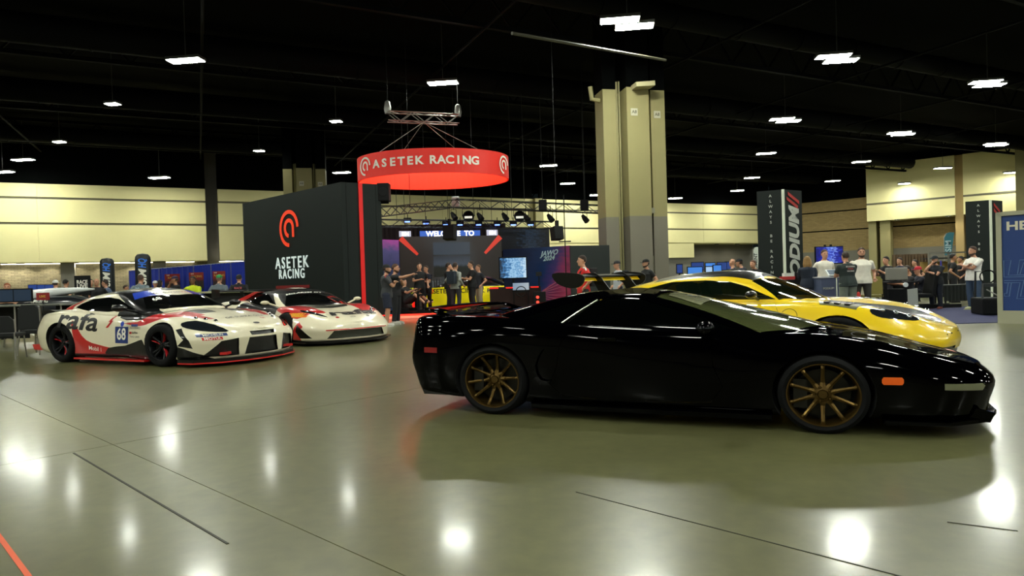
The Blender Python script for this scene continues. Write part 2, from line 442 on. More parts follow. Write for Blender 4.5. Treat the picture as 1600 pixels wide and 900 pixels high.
a = Vector((8.5, 4.1, 0)); b = Vector((2.4, 9.7, 0)); o = Vector((12, 24, 0))
for i in range(-6, 5):
    for j in range(-4, 2):
        c = o+a*i+b*j
        if -40 < c.x < 46 and -22 < c.y < 30:
            px = 800+F*c.x/max(c.y, .01); py = 438-F*(LZ-1.18)/max(c.y, .01)
            if c.y > 1 and -40 < px < 1640 and py > -30: continue
            lamp((c.x, c.y, LZ), LM1, 'ceiling lamp of the same grid outside the photo', -0.12)
# soffit downlights along the back walls: real spot lamps in small cans
m_can = emis('downlight lens', 'FFF6DC', 14)
def downlight(c, power, label, size=0.22, tilt=0.0):
    root = empty('soffit_downlight', c, 0, label, 'ceiling lamp', 'soffit downlights')
    MB().lathe([(size, 0.05), (size, -0.02), (size*.8, -0.02)], 12).build('can', m_house, root)
    MB().lathe([(0.001, 0), (size*.8, 0)], 12).build('lens', m_can, root)
    ld = bpy.data.lights.new('downlight', 'SPOT'); ld.energy = power; ld.color = (1, .9, .68); ld.spot_size = 2.6; ld.spot_blend = .6; ld.shadow_soft_size = .15
    lo = bpy.data.objects.new('lamp_light', ld); COL.objects.link(lo); lo.parent = root; lo.location = (0, 0, -0.04)
for i_, px in enumerate((2, 30, 74, 117, 162, 209, 254, 297)): downlight(P2(px)+NB*0.62+Vector((0, 0, SOF-0.03)), 260, 'soffit downlight above the stone wall, %s from the left' % ORD[i_].replace('nearest', 'first'))
for i_, px in enumerate((350, 366, 384)): downlight(P2(px)+NB*0.45+Vector((0, 0, SOF-0.03)), 130, '%s small downlight in the soffit left of the black booth wall' % ('first', 'second', 'third')[i_])
for i_, px in enumerate((1090, 1133, 1165)): downlight(P2(px)+NB*1.0+Vector((0, 0, 4.15)), 60, '%s small downlight in the recess right of the near pillar' % ('first', 'second', 'third')[i_])
for px in (1404, 1484): downlight(rline(px, 2.8)+Vector((0, 0, 5.45)), 120, 'small downlight under the cream bulkhead, %s one' % ('left' if px < 1450 else 'right'))
m_cove = emis('cove strip', 'FFF4D4', 7)
for a_, b_, lb in ((-4, 96, 'lit cove strip under the soffit left of the stone wall pilaster'), (113, 240, 'lit cove strip under the soffit behind the inflatable columns'), (258, 305, 'lit cove strip under the soffit above the first red poster'), (345, 384, 'lit cove strip under the soffit beside the black booth wall')):
    p, q = P2(a_)+NB*1.05, P2(b_)+NB*1.05
    if a_ == 345: p, q = P2(a_)+NB*.8, P2(b_)+NB*.8
    d_ = q-p; o_ = MB().box((0, 0, 0), (d_.length, .10, .05)).build('cove_light', m_cove, None, (p+q)/2+Vector((0, 0, SOF-.05)), math.atan2(d_.y, d_.x)); tag(o_, lb, 'lamp', 'cove strips')
for px, py, e in ((1413, 287, 900), (1579, 270, 700)):
    c = at(px, py, rline(px, 3.6).y); root = empty('wall_floodlight', c, 0, ('flood lamp lighting the cream bulkhead above the brick wall' if px < 1500 else 'flood lamp at the far right lighting the bulkhead end'), 'lamp', 'bulkhead flood lamps')
    MB().box((0, 0, 0.06), (0.9, 0.45, 0.12)).build('housing', m_house, root); MB().box((0, 0, -0.01), (0.8, .36, .02)).build('lamp_panel', m_lamp, root)

# ---- painted concrete pillars
def pillar(c, label, split=3.38):
    root = empty('concrete_pillar', c, 0.0, label, 'pillar')
    root.rotation_euler = (0, 0, math.radians(12))
    m_pg = mat('pillar paint grey', '6F6B5E', 0.65, noise=(0.8, .05))
    def shaft(x, y, wx, wy, nm='shaft'):
        mb = MB(); mb.box((x, y, split/2), (wx, wy, split)); mb.cur = 1; mb.box((x, y, (split+8.05)/2), (wx, wy, 8.05-split))
        mb.cur = 2; mb.box((x, y, 9.75), (wx, wy, 3.35))
        mb.build(nm, [m_pg, m_olive, m_dark], root)
    shaft(-.93, .05, .5, .85); shaft(.03, -.28, .86, .9); shaft(.93, .0, .56, .9); shaft(0, .5, 1.9, .5, 'core')
    for x, y, r_ in ((-.62, -.05, .03), (-.55, -.12, .05), (-.48, -.2, .03), (.52, -.15, .04), (.6, -.1, .03)):
        MB().tube([(x, y, 0.0 if x < 0 else 3.3), (x, y, 8.4)], r_, 8).build('conduit', m_olive2, root)
    MB().tube([(.52, -.2, 3.3), (.52, -.2, 2.6), (.62, -.25, 2.3), (.62, -.25, 1.9)], .035, 8).build('conduit', m_pg, root)
    MB().tube([(.60, -.2, 3.3), (.60, -.2, 2.7), (.70, -.25, 2.35), (.70, -.25, 1.9)], .03, 8).build('conduit', m_pg, root)
    MB().box((.63, -.32, 1.55), (.34, .16, .75)).build('electrical_box', mat('panel box', '7C7A68', 0.5), root)
    for x, y in ((-.12, -.735), (.9, -.455)):
        s = MB().box((x, y, 7.15), (.26, .02, .26)).build('sign_plate', mat('sign plate', 'B0AC98', .5), root)
        put_text('lettering', 'A8', mat('sign ink', '4A4638', .6), s, (x, y-.012, 7.15), (1, 0, 0), (0, 0, 1), .16, bold=.01)
    return root
pc = Vector((X_at(995, 23.9), 23.9+.5, 0))
pr = pillar(pc, 'near olive and grey concrete pillar with conduits behind the yellow car')
MB().tube([(-1.55, -.1, 8.2), (-1.5, -.1, 7.75), (-1.2, -.1, 7.7)], .09, 8).build('bent_pipe', m_olive2, pr)
MB().box((.15, -.95, 8.05), (.72, .5, .16), ry=-.1).build('light_box', mat('pale box', 'B5AE88', .5), pr)
MB().box((.55, -.42, 3.6), (.25, .2, .2)).build('junction_box', mat('panel box', '7C7A68', 0.5), pr)
pillar(Vector((X_at(478, 38), 38.5, 0)), 'far concrete pillar rising behind the black booth wall', split=5.2)
# ================================================================ CAR BUILDING
# real metric car space: x forward from the rear axle, y to the left, z up; SC gives the photo's proportions
SC = [1.04, 1.04, 0.957]
def cr(pts, sub):
    """Catmull-Rom through a list of Vectors"""
    out = []
    n = len(pts)
    for i in range(n-1):
        p0, p1, p2, p3 = pts[max(i-1, 0)], pts[i], pts[i+1], pts[min(i+2, n-1)]
        for k in range(sub):
            t = k/sub
            out.append(0.5*((2*p1)+(p2-p0)*t+(2*p0-5*p1+4*p2-p3)*t*t+(3*p1-p0-3*p2+p3)*t*t*t))
    out.append(pts[-1].copy()); return out
def smooth_poly(pts, sub=4):
    v = [Vector((p[0], p[1], 0)) for p in pts]; v = [v[-1]]+v+[v[0], v[1]]
    return [(p.x, p.y) for p in cr(v, sub)[sub:-sub-1]] if False else [(p.x, p.y) for p in cr(v, sub)][sub:sub*(len(pts)+1)]
def circle(cx, cz, r, n=28): return [(cx+r*math.cos(2*PI*k/n), cz+r*math.sin(2*PI*k/n)) for k in range(n)]
def grid_shell(rows, su, sv):
    """rows[r][c] -> Vectors for the half y>=0; returns a mirrored bmesh"""
    R_, C_ = len(rows), len(rows[0])
    rr = [cr(r, su) for r in rows]
    n = len(rr[0])
    cols = [cr([rr[r][c] for r in range(R_)], sv) for c in range(n)]
    bm = bmesh.new()
    for sgn in (1, -1):
        g = [[bm.verts.new((p.x, sgn*max(p.y, 0.0), p.z)) for p in col] for col in cols]
        for c in range(n-1):
            for r in range(len(g[0])-1):
                q = [g[c][r], g[c+1][r], g[c+1][r+1], g[c][r+1]]
                if sgn > 0: q = q[::-1]
                try: bm.faces.new(q)
                except ValueError: pass
    bmesh.ops.remove_doubles(bm, verts=bm.verts, dist=0.0008)
    bm.faces.layers.int.new('reg')
    for f in bm.faces: f.smooth = True
    return bm
def body_rows(T, crown=0.02):
    R = [[] for _ in range(9)]
    for (xb, yb, zb, xm, ym, zm, xs, ys, zs, xc, zc) in T:
        B, M, S, Cn = Vector((xb, yb, zb)), Vector((xm, ym, zm)), Vector((xs, ys, zs)), Vector((xc, 0, zc))
        R[0].append(Vector((xb*.97+.03, yb*.93, zb))); R[1].append(B)
        p = B.lerp(M, .5); p.y += .012*(1 if ym > .3 else 0); R[2].append(p); R[3].append(M)
        p = M.lerp(S, .55); p.y += .030*min(1, ym/.8); p.z += .012; R[4].append(p); R[5].append(S)
        w = .0 if ys == 0 else 1.0
        p = S.lerp(Cn, .33); p.z += crown*w + (S.z-Cn.z)*.10; R[6].append(p)
        p = S.lerp(Cn, .70); p.z += crown*w*.7 - (S.z-Cn.z)*.12; R[7].append(p)
        R[8].append(Cn)
    return R
def house_rows(T, bulge=.02):
    R = [[] for _ in range(6)]
    for (xg, yg, zg, xr, yr, zr, xc, zc) in T:
        G, L, Cn = Vector((xg, yg, zg)), Vector((xr, yr, zr)), Vector((xc, 0, zc))
        R[0].append(Vector((xg, yg, zg-.07))); R[1].append(G)
        p = G.lerp(L, .5); p.z += bulge; p.y += bulge*.6*(1 if yg > .5 else 0); R[2].append(p); R[3].append(L)
        p = L.lerp(Cn, .45); p.z += (Cn.z-L.z)*.22; R[4].append(p); R[5].append(Cn)
    return R
AX = {'side': (0, 2), 'top': (0, 1), 'front': (1, 2)}
def inside(pt, poly):
    x, y = pt; c = False; n = len(poly); j = n-1
    for i in range(n):
        xi, yi = poly[i]; xj, yj = poly[j]
        if (yi > y) != (yj > y) and x < (xj-xi)*(y-yi)/(yj-yi)+xi: c = not c
        j = i
    return c
def region(bm, poly, view, key, flt=None, only=None, mirror=False):
    """split the shell along a polygon seen in a view and number the faces inside it"""
    if mirror: region(bm, [(-a, b) if view == 'front' else (a, -b) for a, b in poly], view, key, flt, only)
    a, b = AX[view]; lay = bm.faces.layers.int['reg']
    n = len(poly)
    for i in range(n):
        p, q = poly[i], poly[(i+1) % n]
        lo = (min(p[0], q[0])-.001, min(p[1], q[1])-.001); hi = (max(p[0], q[0])+.001, max(p[1], q[1])+.001)
        d = (q[0]-p[0], q[1]-p[1]); L = math.hypot(*d)
        if L < 1e-6: continue
        fs = []
        for f in bm.faces:
            cs = [v.co for v in f.verts]
            us = [c[a] for c in cs]; vs = [c[b] for c in cs]
            if max(us) < lo[0] or min(us) > hi[0] or max(vs) < lo[1] or min(vs) > hi[1]: continue
            if flt and not flt(f.calc_center_median()): continue
            s = [(u-p[0])*(-d[1])+(v-p[1])*d[0] for u, v in zip(us, vs)]
            if max(s) < 1e-7 or min(s) > -1e-7: continue
            fs.append(f)
        if not fs: continue
        no = [0, 0, 0]; no[a] = -d[1]/L; no[b] = d[0]/L
        co = [0, 0, 0]; co[a] = p[0]; co[b] = p[1]
        geom = list({v for f in fs for v in f.verts})+list({e for f in fs for e in f.edges})+fs
        bmesh.ops.bisect_plane(bm, geom=geom, dist=1e-5, plane_co=co, plane_no=no)
    for f in bm.faces:
        c = f.calc_center_median()
        if flt and not flt(c): continue
        if only is not None and f[lay] not in only: continue
        if inside((c[a], c[b]), poly): f[lay] = key
def wells(bm, key, depth=0.5):
    """dark inner walls of the wheel openings, swept inwards from the cut edges"""
    lay = bm.faces.layers.int['reg']; mbs = {}
    for e in bm.edges:
        k = [f[lay] == key for f in e.link_faces]
        if any(k) and not all(k) or (len(k) == 1 and False):
            p, q = e.verts[0].co, e.verts[1].co
            s = 1 if p.y > 0 else -1
            mb = mbs.setdefault((s, p.x > 1.3), MB())
            mb.add([p, q, (q.x, s*depth, q.z), (p.x, s*depth, p.z)], [(0, 1, 2, 3)])
    return mbs
def pieces(fs):
    """connected pieces of a face set; slivers join the largest piece"""
    left = set(fs); out = []
    while left:
        st = [left.pop()]; comp = []
        while st:
            f = st.pop(); comp.append(f)
            for v in f.verts:
                for g in v.link_faces:
                    if g in left: left.discard(g); st.append(g)
        out.append(comp)
    out.sort(key=len, reverse=True)
    big = [c for c in out if len(c) >= max(2, .03*len(out[0]))]
    for c in out:
        if c not in big: big[0] += c
    return big
def split_parts(bm, spec, parent, scale=SC, gap=None):
    """spec: key -> (name, material, offset, label); every region becomes its own mesh with the shell's smooth normals"""
    lay = bm.faces.layers.int['reg']
    if gap:
        for key, w_ in gap.items():
            fs = [f for f in bm.faces if f[lay] == key]
            if fs:
                r = bmesh.ops.inset_region(bm, faces=fs, thickness=w_, use_even_offset=False)
                for f in r['faces']: f[lay] = -1
    bm.normal_update()
    out = {}
    for key, (name, m, off, lb) in spec.items():
        fs = [f for f in bm.faces if f[lay] == key]
        if not fs: continue
        par = parent
        for comp in pieces(fs):
            idx = {}; vs = []; ns = []; faces = []
            for f in comp:
                ff = []
                for v in f.verts:
                    if v not in idx:
                        idx[v] = len(vs); vs.append(v.co + v.normal*off); ns.append(v.normal.copy())
                    ff.append(idx[v])
                faces.append(ff)
            me = bpy.data.meshes.new(name)
            me.from_pydata([(v.x*scale[0], v.y*scale[1], v.z*scale[2]) for v in vs], [], faces)
            me.polygons.foreach_set('use_smooth', [True]*len(faces))
            me.materials.append(m)
            nn = [Vector((n.x/scale[0], n.y/scale[1], n.z/scale[2])).normalized() for n in ns]
            me.normals_split_custom_set_from_vertices(nn)
            me.update()
            o = link_mesh(name, me, par)
            if lb: o['label'] = lb
            out[key] = o
    return out
def decal(bvh, txt, m, parent, pos, size, view='side', side=-1, rot=0.0, xs=1.0, shear=0.0, bold=0.02, off=0.004, name='lettering', poly=None, grid=.06, spacing=1.0, scale=SC, flip=False):
    """flat print laid on the curved shell: text (or polygon) drawn in a view and dropped on the surface"""
    bm = bmesh.new()
    if poly is None:
        me = text_mesh(txt, size, xs=xs, shear=shear, bold=bold, spacing=spacing); bm.from_mesh(me); bpy.data.meshes.remove(me)
    else:
        try: bm.faces.new([bm.verts.new((u, v, 0)) for u, v in poly])
        except ValueError: pass
        bmesh.ops.triangulate(bm, faces=bm.faces)
    us = [v.co.x for v in bm.verts]; vs = [v.co.y for v in bm.verts]
    for a, lo, hi in ((0, min(us), max(us)), (1, min(vs), max(vs))):
        k = math.ceil(lo/grid)
        while k*grid < hi:
            co = [0, 0, 0]; co[a] = k*grid; no = [0, 0, 0]; no[a] = 1
            bmesh.ops.bisect_plane(bm, geom=bm.verts[:]+bm.edges[:]+bm.faces[:], plane_co=co, plane_no=no, dist=1e-6); k += 1
    c, s = math.cos(rot), math.sin(rot); bad = []
    for v in bm.verts:
        x, y = v.co.x, v.co.y; u, w_ = x*c-y*s, x*s+y*c
        if view == 'side':
            o = Vector((pos[0]+u*(-side), side*3, pos[1]+w_)); d = Vector((0, -side, 0))
        elif view == 'top':       # read from the front of the car: right = +y, up = -x
            o = Vector((pos[0]-w_, pos[1]+u, 3)); d = Vector((0, 0, -1))
        elif view == 'topside':   # read from the car's right side: right = +x, up = +y
            o = Vector((pos[0]+u, pos[1]+w_, 3)); d = Vector((0, 0, -1))
        else:
            o = Vector((6, pos[0]+u, pos[1]+w_)); d = Vector((-1, 0, 0))
        h, n, _, _ = bvh.ray_cast(o, d)
        if h is None: bad.append(v); continue
        if n.dot(d) > 0: n = -n
        h = h+n*off; v.co = Vector((h.x*scale[0], h.y*scale[1], h.z*scale[2]))
    if bad: bmesh.ops.delete(bm, geom=bad, context='VERTS')
    me = bpy.data.meshes.new(name); bm.to_mesh(me); bm.free(); me.materials.append(m)
    return link_mesh(name, me, parent)

m_tyre = mat('tyre rubber', '060708', 0.8, spec=.2)
m_disc = mat('brake disc steel', '2E2D28', 0.4, metal=0.9)
m_well = mat('wheel well black', '020202', 0.9)
_wm = {}
def wheel(parent, pos, rt, rr, w, m_rim, spokes=10, side=-1, rot=0.0, style='straight', dish=0.06, front=False):
    """wheel = tyre mesh with rim, spokes, hub and disc as sub-parts. local y: outward = side"""
    key = (rt, rr, w, m_rim.name, spokes, style, dish)
    if key not in _wm:
        h = w/2
        ty = MB().lathe([(rr*.97, -h*.75), (rr+.01, -h*.98), (rr+(rt-rr)*.5, -h*1.03), (rt-.02, -h*.96), (rt-.002, -h*.8), (rt, -h*.4), (rt, h*.4), (rt-.002, h*.8), (rt-.02, h*.96), (rr+(rt-rr)*.5, h*1.03), (rr+.012, h*.98), (rr*.985, h*.82)], 56, axis='Y')
        for q in (-.06, -.02, .02, .06): pass
        rim = MB().lathe([(rr*.985, h*.82), (rr*1.02, h*.90), (rr*1.02, h*.95), (rr*.985, h*.95), (rr*.955, h*.86), (rr*.93, h*.6), (rr*.90, -h*.3), (rr*.90, -h*.8), (rr*.96, -h*.85)], 56, axis='Y')
        hub = MB().lathe([(.001, h-dish+.012), (.03, h-dish+.012), (.036, h-dish), (.05, h-dish-.005), (.07, h-dish-.008), (.078, h-dish-.03), (.078, h-dish-.08)], 20, axis='Y')
        for k in range(5):
            a = 2*PI*k/5; hub.ball((.055*math.cos(a), h-dish+.004, .055*math.sin(a)), .011, 6, 4)
        sp = MB()
        r0, r1 = .055, rr*.95
        if style == 'straight':
            prof = [(r0, h-dish-.004, .021), (rr*.38, h-dish-.012, .015), (rr*.65, h-dish*.75-.006, .012), (rr*.86, h-dish*.42, .012), (r1, h*.78, .014)]
        else:
            prof = [(r0, h-dish-.004, .024), (rr*.5, h-dish-.005, .014), (r1, h*.78, .017)]
        vs = []
        for r_, y_, wd in prof:
            vs += [(r_, y_, -wd), (r_, y_+.006, 0), (r_, y_, wd), (r_, y_-.03, wd*.8), (r_, y_-.03, -wd*.8)]
        fs = []
        for i in range(len(prof)-1):
            for k in range(5): fs.append((i*5+k, i*5+(k+1) % 5, (i+1)*5+(k+1) % 5, (i+1)*5+k))
        fs += [(0, 1, 2, 3, 4), tuple(range(len(prof)*5-5, len(prof)*5))]
        sp.add(vs, fs)
        dk = MB().lathe([(.07, -h*.1), (rr*.78, -h*.1), (rr*.78, -h*.1-.03), (.07, -h*.1-.03)], 40, axis='Y')
        dk.box((rr*.62, -h*.1+.02, 0), (.09, .09, .22))
        bk = MB().lathe([(.001, -h*.45), (rr*.9, -h*.45)], 24, axis='Y')
        m_bk = mat('brake backing', '060606', .9)
        _wm[key] = (ty.mesh('wheel', m_tyre, True), rim.mesh('rim', m_rim, True), hub.mesh('hub', m_rim, True), sp.mesh('spoke', m_rim), dk.mesh('brake_disc', m_disc), bk.mesh('brake_shield', m_bk))
    ms = _wm[key]
    wh = link_mesh('wheel', ms[0], parent, (pos[0]*SC[0], pos[1]*SC[1], pos[2]*SC[2])); wh.scale = SC
    if side < 0: wh.rotation_euler = (0, 0, PI)
    link_mesh('rim', ms[1], wh); link_mesh('hub', ms[2], wh); link_mesh('brake_shield', ms[5], wh)
    d = link_mesh('brake_disc', ms[4], wh); d.rotation_euler = (0, 0 if side > 0 else 0, 0)
    for k in range(spokes):
        pair = 0
        if style == 'pairs': pair = (.16 if k % 2 else -.16)*1.0
        s_ = link_mesh('spoke', ms[3], wh); s_.rotation_euler = (0, rot+2*PI*k/spokes+pair, 0)
    return wh
def sbuild(mb, name, m, parent, smooth=False, bevel=0.0, label=None):
    o = mb.build(name, m, parent, scale=SC, smooth=smooth, bevel=bevel)
    if label: o['label'] = label
    return o
def build_wells(d, car):
    for mb in d.values(): sbuild(mb, 'wheel_well', m_well, car)
def sidepos(W, yoff, th):       # root from the near rear contact point
    return Vector((W[0]+math.sin(th)*yoff*SC[1], W[1]+math.cos(th)*yoff*SC[1], 0))
def shell_bvh(bm): return BVHTree.FromBMesh(bm)

# ---------------------------------------------------------------- black mid-engine coupe
blk = mat('black paint', '010102', 0.5, coat=.26, spec=.0)
blk_gl = mat('black tinted glass', '020303', 0.03, coat=1.0)
trimb = mat('satin black trim', '08090A', 0.35)
bronze = mat('bronze alloy', '56431F', 0.36, metal=0.85)
th = 0.405
ncar = empty('sports_car', sidepos((-.2, 5.71), .885, th), -th, 'low glossy black two-door sports car with bronze ten-spoke wheels, nearest the camera', 'car')
NT = [(-.80,0,.22,-.90,0,.50,-.86,0,.875,-.84,.89),(-.79,.5,.22,-.89,.5,.50,-.85,.5,.88,-.78,.90),(-.74,.80,.20,-.82,.82,.50,-.78,.74,.885,-.66,.905),
(-.55,.86,.18,-.58,.885,.52,-.55,.80,.89,-.50,.905),(-.35,.87,.16,-.36,.905,.55,-.36,.82,.89,-.34,.90),(0,.87,.16,0,.905,.6,0,.83,.875,0,.89),
(.40,.87,.14,.40,.90,.56,.40,.83,.845,.40,.87),(.8,.86,.13,.8,.885,.50,.8,.82,.81,.8,.85),(1.3,.86,.13,1.3,.88,.46,1.3,.80,.78,1.3,.83),
(1.8,.86,.13,1.8,.88,.46,1.8,.79,.76,1.8,.82),(2.15,.86,.13,2.15,.885,.5,2.15,.77,.725,2.15,.775),(2.53,.86,.14,2.53,.895,.52,2.53,.74,.73,2.53,.755),
(2.93,.84,.14,2.93,.865,.48,2.93,.71,.66,2.93,.69),(3.27,.77,.13,3.29,.80,.40,3.26,.63,.56,3.27,.59),(3.51,.56,.13,3.56,.60,.38,3.50,.46,.49,3.52,.515),
(3.60,.28,.13,3.65,.3,.37,3.59,.25,.46,3.6,.475),(3.62,0,.13,3.67,0,.37,3.62,0,.45,3.625,.455)]
NH = [(-.20,0,.86,.55,0,1.08,.78,1.103),(-.20,.35,.86,.55,.28,1.075,.83,1.108),(-.15,.60,.85,.58,.46,1.06,.9,1.113),(.20,.72,.845,.70,.53,1.048,.97,1.118),
(.62,.77,.82,.86,.56,1.052,1.04,1.12),(1.2,.78,.79,1.12,.565,1.054,1.1,1.12),(1.72,.765,.755,1.22,.56,1.05,1.12,1.117),(2.13,.735,.725,1.32,.55,1.035,1.17,1.112),
(2.40,.55,.74,1.39,.42,1.055,1.20,1.107),(2.58,.28,.75,1.43,.2,1.062,1.23,1.102),(2.63,0,.75,1.44,0,1.065,1.24,1.10)]
bm = grid_shell(body_rows(NT, .012), 4, 3)
side = lambda c: abs(c.y) > .35
region(bm, circle(0, .315, .345), 'side', 9, side); region(bm, circle(2.53, .295, .33), 'side', 9, side)
region(bm, smooth_poly([(.62,.20),(.58,.45),(.70,.80),(1.2,.86),(1.72,.83),(1.80,.5),(1.78,.20)], 2), 'side', 1, lambda c: abs(c.y) > .7)
region(bm, smooth_poly([(.44,.34),(.40,.46),(.46,.60),(.52,.60),(.50,.46),(.54,.34)],2), 'side', 2, lambda c: abs(c.y) > .7)
region(bm, smooth_poly([(3.06,-.60),(3.36,-.40),(3.40,0),(3.36,.40),(3.06,.60),(2.3,.62),(2.2,0),(2.3,-.62)], 2), 'top', 3, lambda c: c.z > .45)
region(bm, [(2.90,.385),(3.01,.385),(3.02,.40),(3.02,.425),(3.01,.44),(2.90,.44),(2.89,.425),(2.89,.40)], 'side', 4, lambda c: abs(c.y) > .6)
region(bm, [(-.66,.56),(-.52,.56),(-.52,.61),(-.66,.61)], 'side', 5, lambda c: abs(c.y) > .6)
region(bm, [(3.26,.35),(3.50,.335),(3.52,.365),(3.50,.385),(3.26,.395)], 'side', 6, lambda c: c.x > 3.0 and abs(c.y) > .45)
region(bm, [(-.55,.15),(.55,.15),(.48,.27),(-.48,.27)], 'front', 7, lambda c: c.x > 3.4)
wl_ = wells(bm, 9)
bvh_n = shell_bvh(bm)
lens_or = mat('amber lens', 'E0601C', 0.25, emit='C04810', es=.10); lens_rd = mat('red lens', '7A1010', 0.25, coat=1, emit='7A1010', es=.05)
lens_cl = mat('clear lamp lens', '6E7058', 0.15, coat=1)
split_parts(bm, {0: ('body_shell', blk, 0, None), 1: ('door', blk, 0, None), 2: ('side_intake', blk, -.03, None), 3: ('bonnet', blk, 0, None), 4: ('side_marker', lens_or, .003, 'amber side marker lamp'),
    5: ('side_marker', lens_rd, .003, 'red rear side marker lamp'), 6: ('turn_lamp', lens_cl, 0, None), 7: ('grille', trimb, -.02, None)}, ncar, gap={1: .004, 3: .004})
bm.free()
build_wells(wl_, ncar)
bm = grid_shell(house_rows(NH, .018), 4, 3)
region(bm, smooth_poly([(.62,.83),(.84,1.03),(1.1,1.04),(1.24,1.03),(2.0,.775)], 1), 'side', 1, lambda c: abs(c.y) > .5)
region(bm, [(.16,.86),(.56,.845),(.76,1.01),(.66,1.02)], 'side', 2, lambda c: abs(c.y) > .45)
region(bm, [(1.33,-.51),(1.42,0),(1.33,.51),(2.12,.71),(2.37,.54),(2.54,.25),(2.59,0),(2.54,-.25),(2.37,-.54),(2.12,-.71)], 'top', 3, lambda c: c.x > 1.25)
region(bm, [(-.10,-.45),(-.10,.45),(.5,.36),(.5,-.36)], 'top', 4, lambda c: c.x < .9)
bvh_h = shell_bvh(bm)
split_parts(bm, {0: ('roof', blk, 0, None), 1: ('side_window', blk_gl, -.006, None), 2: ('quarter_window', blk_gl, -.004, None), 3: ('windscreen', mat('glass with painted reflection', '42472A', 0.08, coat=1.0), -.004, None), 4: ('rear_window', blk_gl, -.004, None)}, ncar)  # windscreen's olive base colour paints in the lit wall reflected by the glass
bm.free()
for s_ in (-1, 1):
    wheel(ncar, (0, s_*.775, .315), .315, .245, .25, bronze, 10, s_, rot=.12, dish=.075); wheel(ncar, (2.53, s_*.79, .295), .295, .233, .215, bronze, 10, s_, rot=.30, dish=.045)
    # mirror
    mb = MB().ball((1.76, s_*.95, .80), (.07, .10, .06), 12, 8); mb.tube([(1.80, s_*.79, .76), (1.78, s_*.92, .79)], .022, 6)
    sbuild(mb, 'wing_mirror', blk, ncar, smooth=True)
    sbuild(MB().prism([(.33, s_*.84), (2.20, s_*.84), (2.20, s_*.90), (1.3, s_*.92), (.36, s_*.91)], .085, .135, 'Z'), 'side_skirt', blk, ncar, bevel=.01)
    sbuild(MB().box((1.0, s_*.875, .70), (.14, .02, .03)), 'door_handle', mat('black chrome', '1A1A18', .2, metal=1), ncar, bevel=.004)
sbuild(MB().prism([(-.66,.16),(-.6,.5),(3.2,.4),(3.4,.14)], -.54, .54), 'underbody', m_well, ncar)
for s_ in (-1, 1): sbuild(MB().tube([(.60, s_*.785, .835), (.72, s_*.70, .93), (.86, s_*.60, 1.03)], .008, 5), 'pillar_trim', mat('pale trim', '9A9A8C', .3, metal=.8), ncar)
# front lip and rear spoiler
lip = [(2.90, -.88), (3.28, -.83), (3.55, -.60), (3.66, -.3), (3.68, 0), (3.66, .3), (3.55, .60), (3.28, .83), (2.90, .88), (2.9, .7), (3.3, .4), (3.34, 0), (3.3, -.4), (2.9, -.7)]
sbuild(MB().prism(lip, .09, .125, 'Z'), 'front_lip', blk, ncar, bevel=.006)
for s_ in (-1, 1):
    mb = MB(); mb.prism([(3.30, .10), (3.54, .10), (3.57, .17), (3.45, .20), (3.33, .14)], s_*.66, s_*.62); sbuild(mb, 'bumper_canard', blk, ncar)
pts = [(-.34, -.80, .855), (-.46, -.79, .90), (-.58, -.75, .945), (-.66, -.60, .96), (-.70, 0, .965), (-.66, .60, .96), (-.58, .75, .945), (-.46, .79, .90), (-.34, .80, .855)]
mb = MB(); P_ = cr([Vector(p) for p in pts], 4); vs = []; fs = []
for i, p in enumerate(P_):
    t = (P_[min(i+1, len(P_)-1)]-P_[max(i-1, 0)]).normalized(); n_ = Vector((t.y, -t.x, 0)).normalized() if abs(t.y) > .2 else Vector((0.3, -.95*math.copysign(1, p.y)*-1, 0)).normalized()
    wd = .12
    a_ = Vector((-1, 0, 0))*wd if abs(p.y) < .7 else Vector((-.6, 0, 0))*wd
    vs += [p-a_+Vector((0, 0, -.012)), p-a_*.2+Vector((0, 0, .020)), p+a_+Vector((0, 0, .022)), p+a_+Vector((0, 0, .006)), p-a_*.5+Vector((0, 0, -.022))]
for i in range(len(P_)-1):
    for k in range(5): fs.append((i*5+k, i*5+(k+1) % 5, (i+1)*5+(k+1) % 5, (i+1)*5+k))
fs += [(0, 1, 2, 3, 4), tuple(range(len(vs)-5, len(vs)))]
mb.add(vs, fs); sbuild(mb, 'rear_spoiler', blk, ncar, smooth=True)
for s_ in (-1, 1):
    sbuild(MB().prism([(-.74, .24), (-.36, .20), (-.38, .15), (-.70, .15)], s_*.83, s_*.3), 'rear_valance', trimb, ncar)
    pts = smooth_poly([(2.74, s_*.56), (2.78, s_*.24), (3.16, s_*.22), (3.20, s_*.46)], 1)
    loop = [p for p in pts]
decal(bvh_h, 'XCEL', mat('sunstrip lettering', '1E2010', .4), ncar, (1.57, 0), .12, 'top', bold=.012, name='lettering', xs=1.6)
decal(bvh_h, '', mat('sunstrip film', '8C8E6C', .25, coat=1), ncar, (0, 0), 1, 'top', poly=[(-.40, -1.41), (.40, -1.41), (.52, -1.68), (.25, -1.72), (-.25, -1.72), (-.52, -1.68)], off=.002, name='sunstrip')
decal(bvh_n, '', mat('red badge', 'A01818', .3), ncar, (3.45, -.0), 1, 'top', poly=[(-.06, -.03), (.06, -.03), (.06, .03), (-.06, .03)], name='nose_badge')
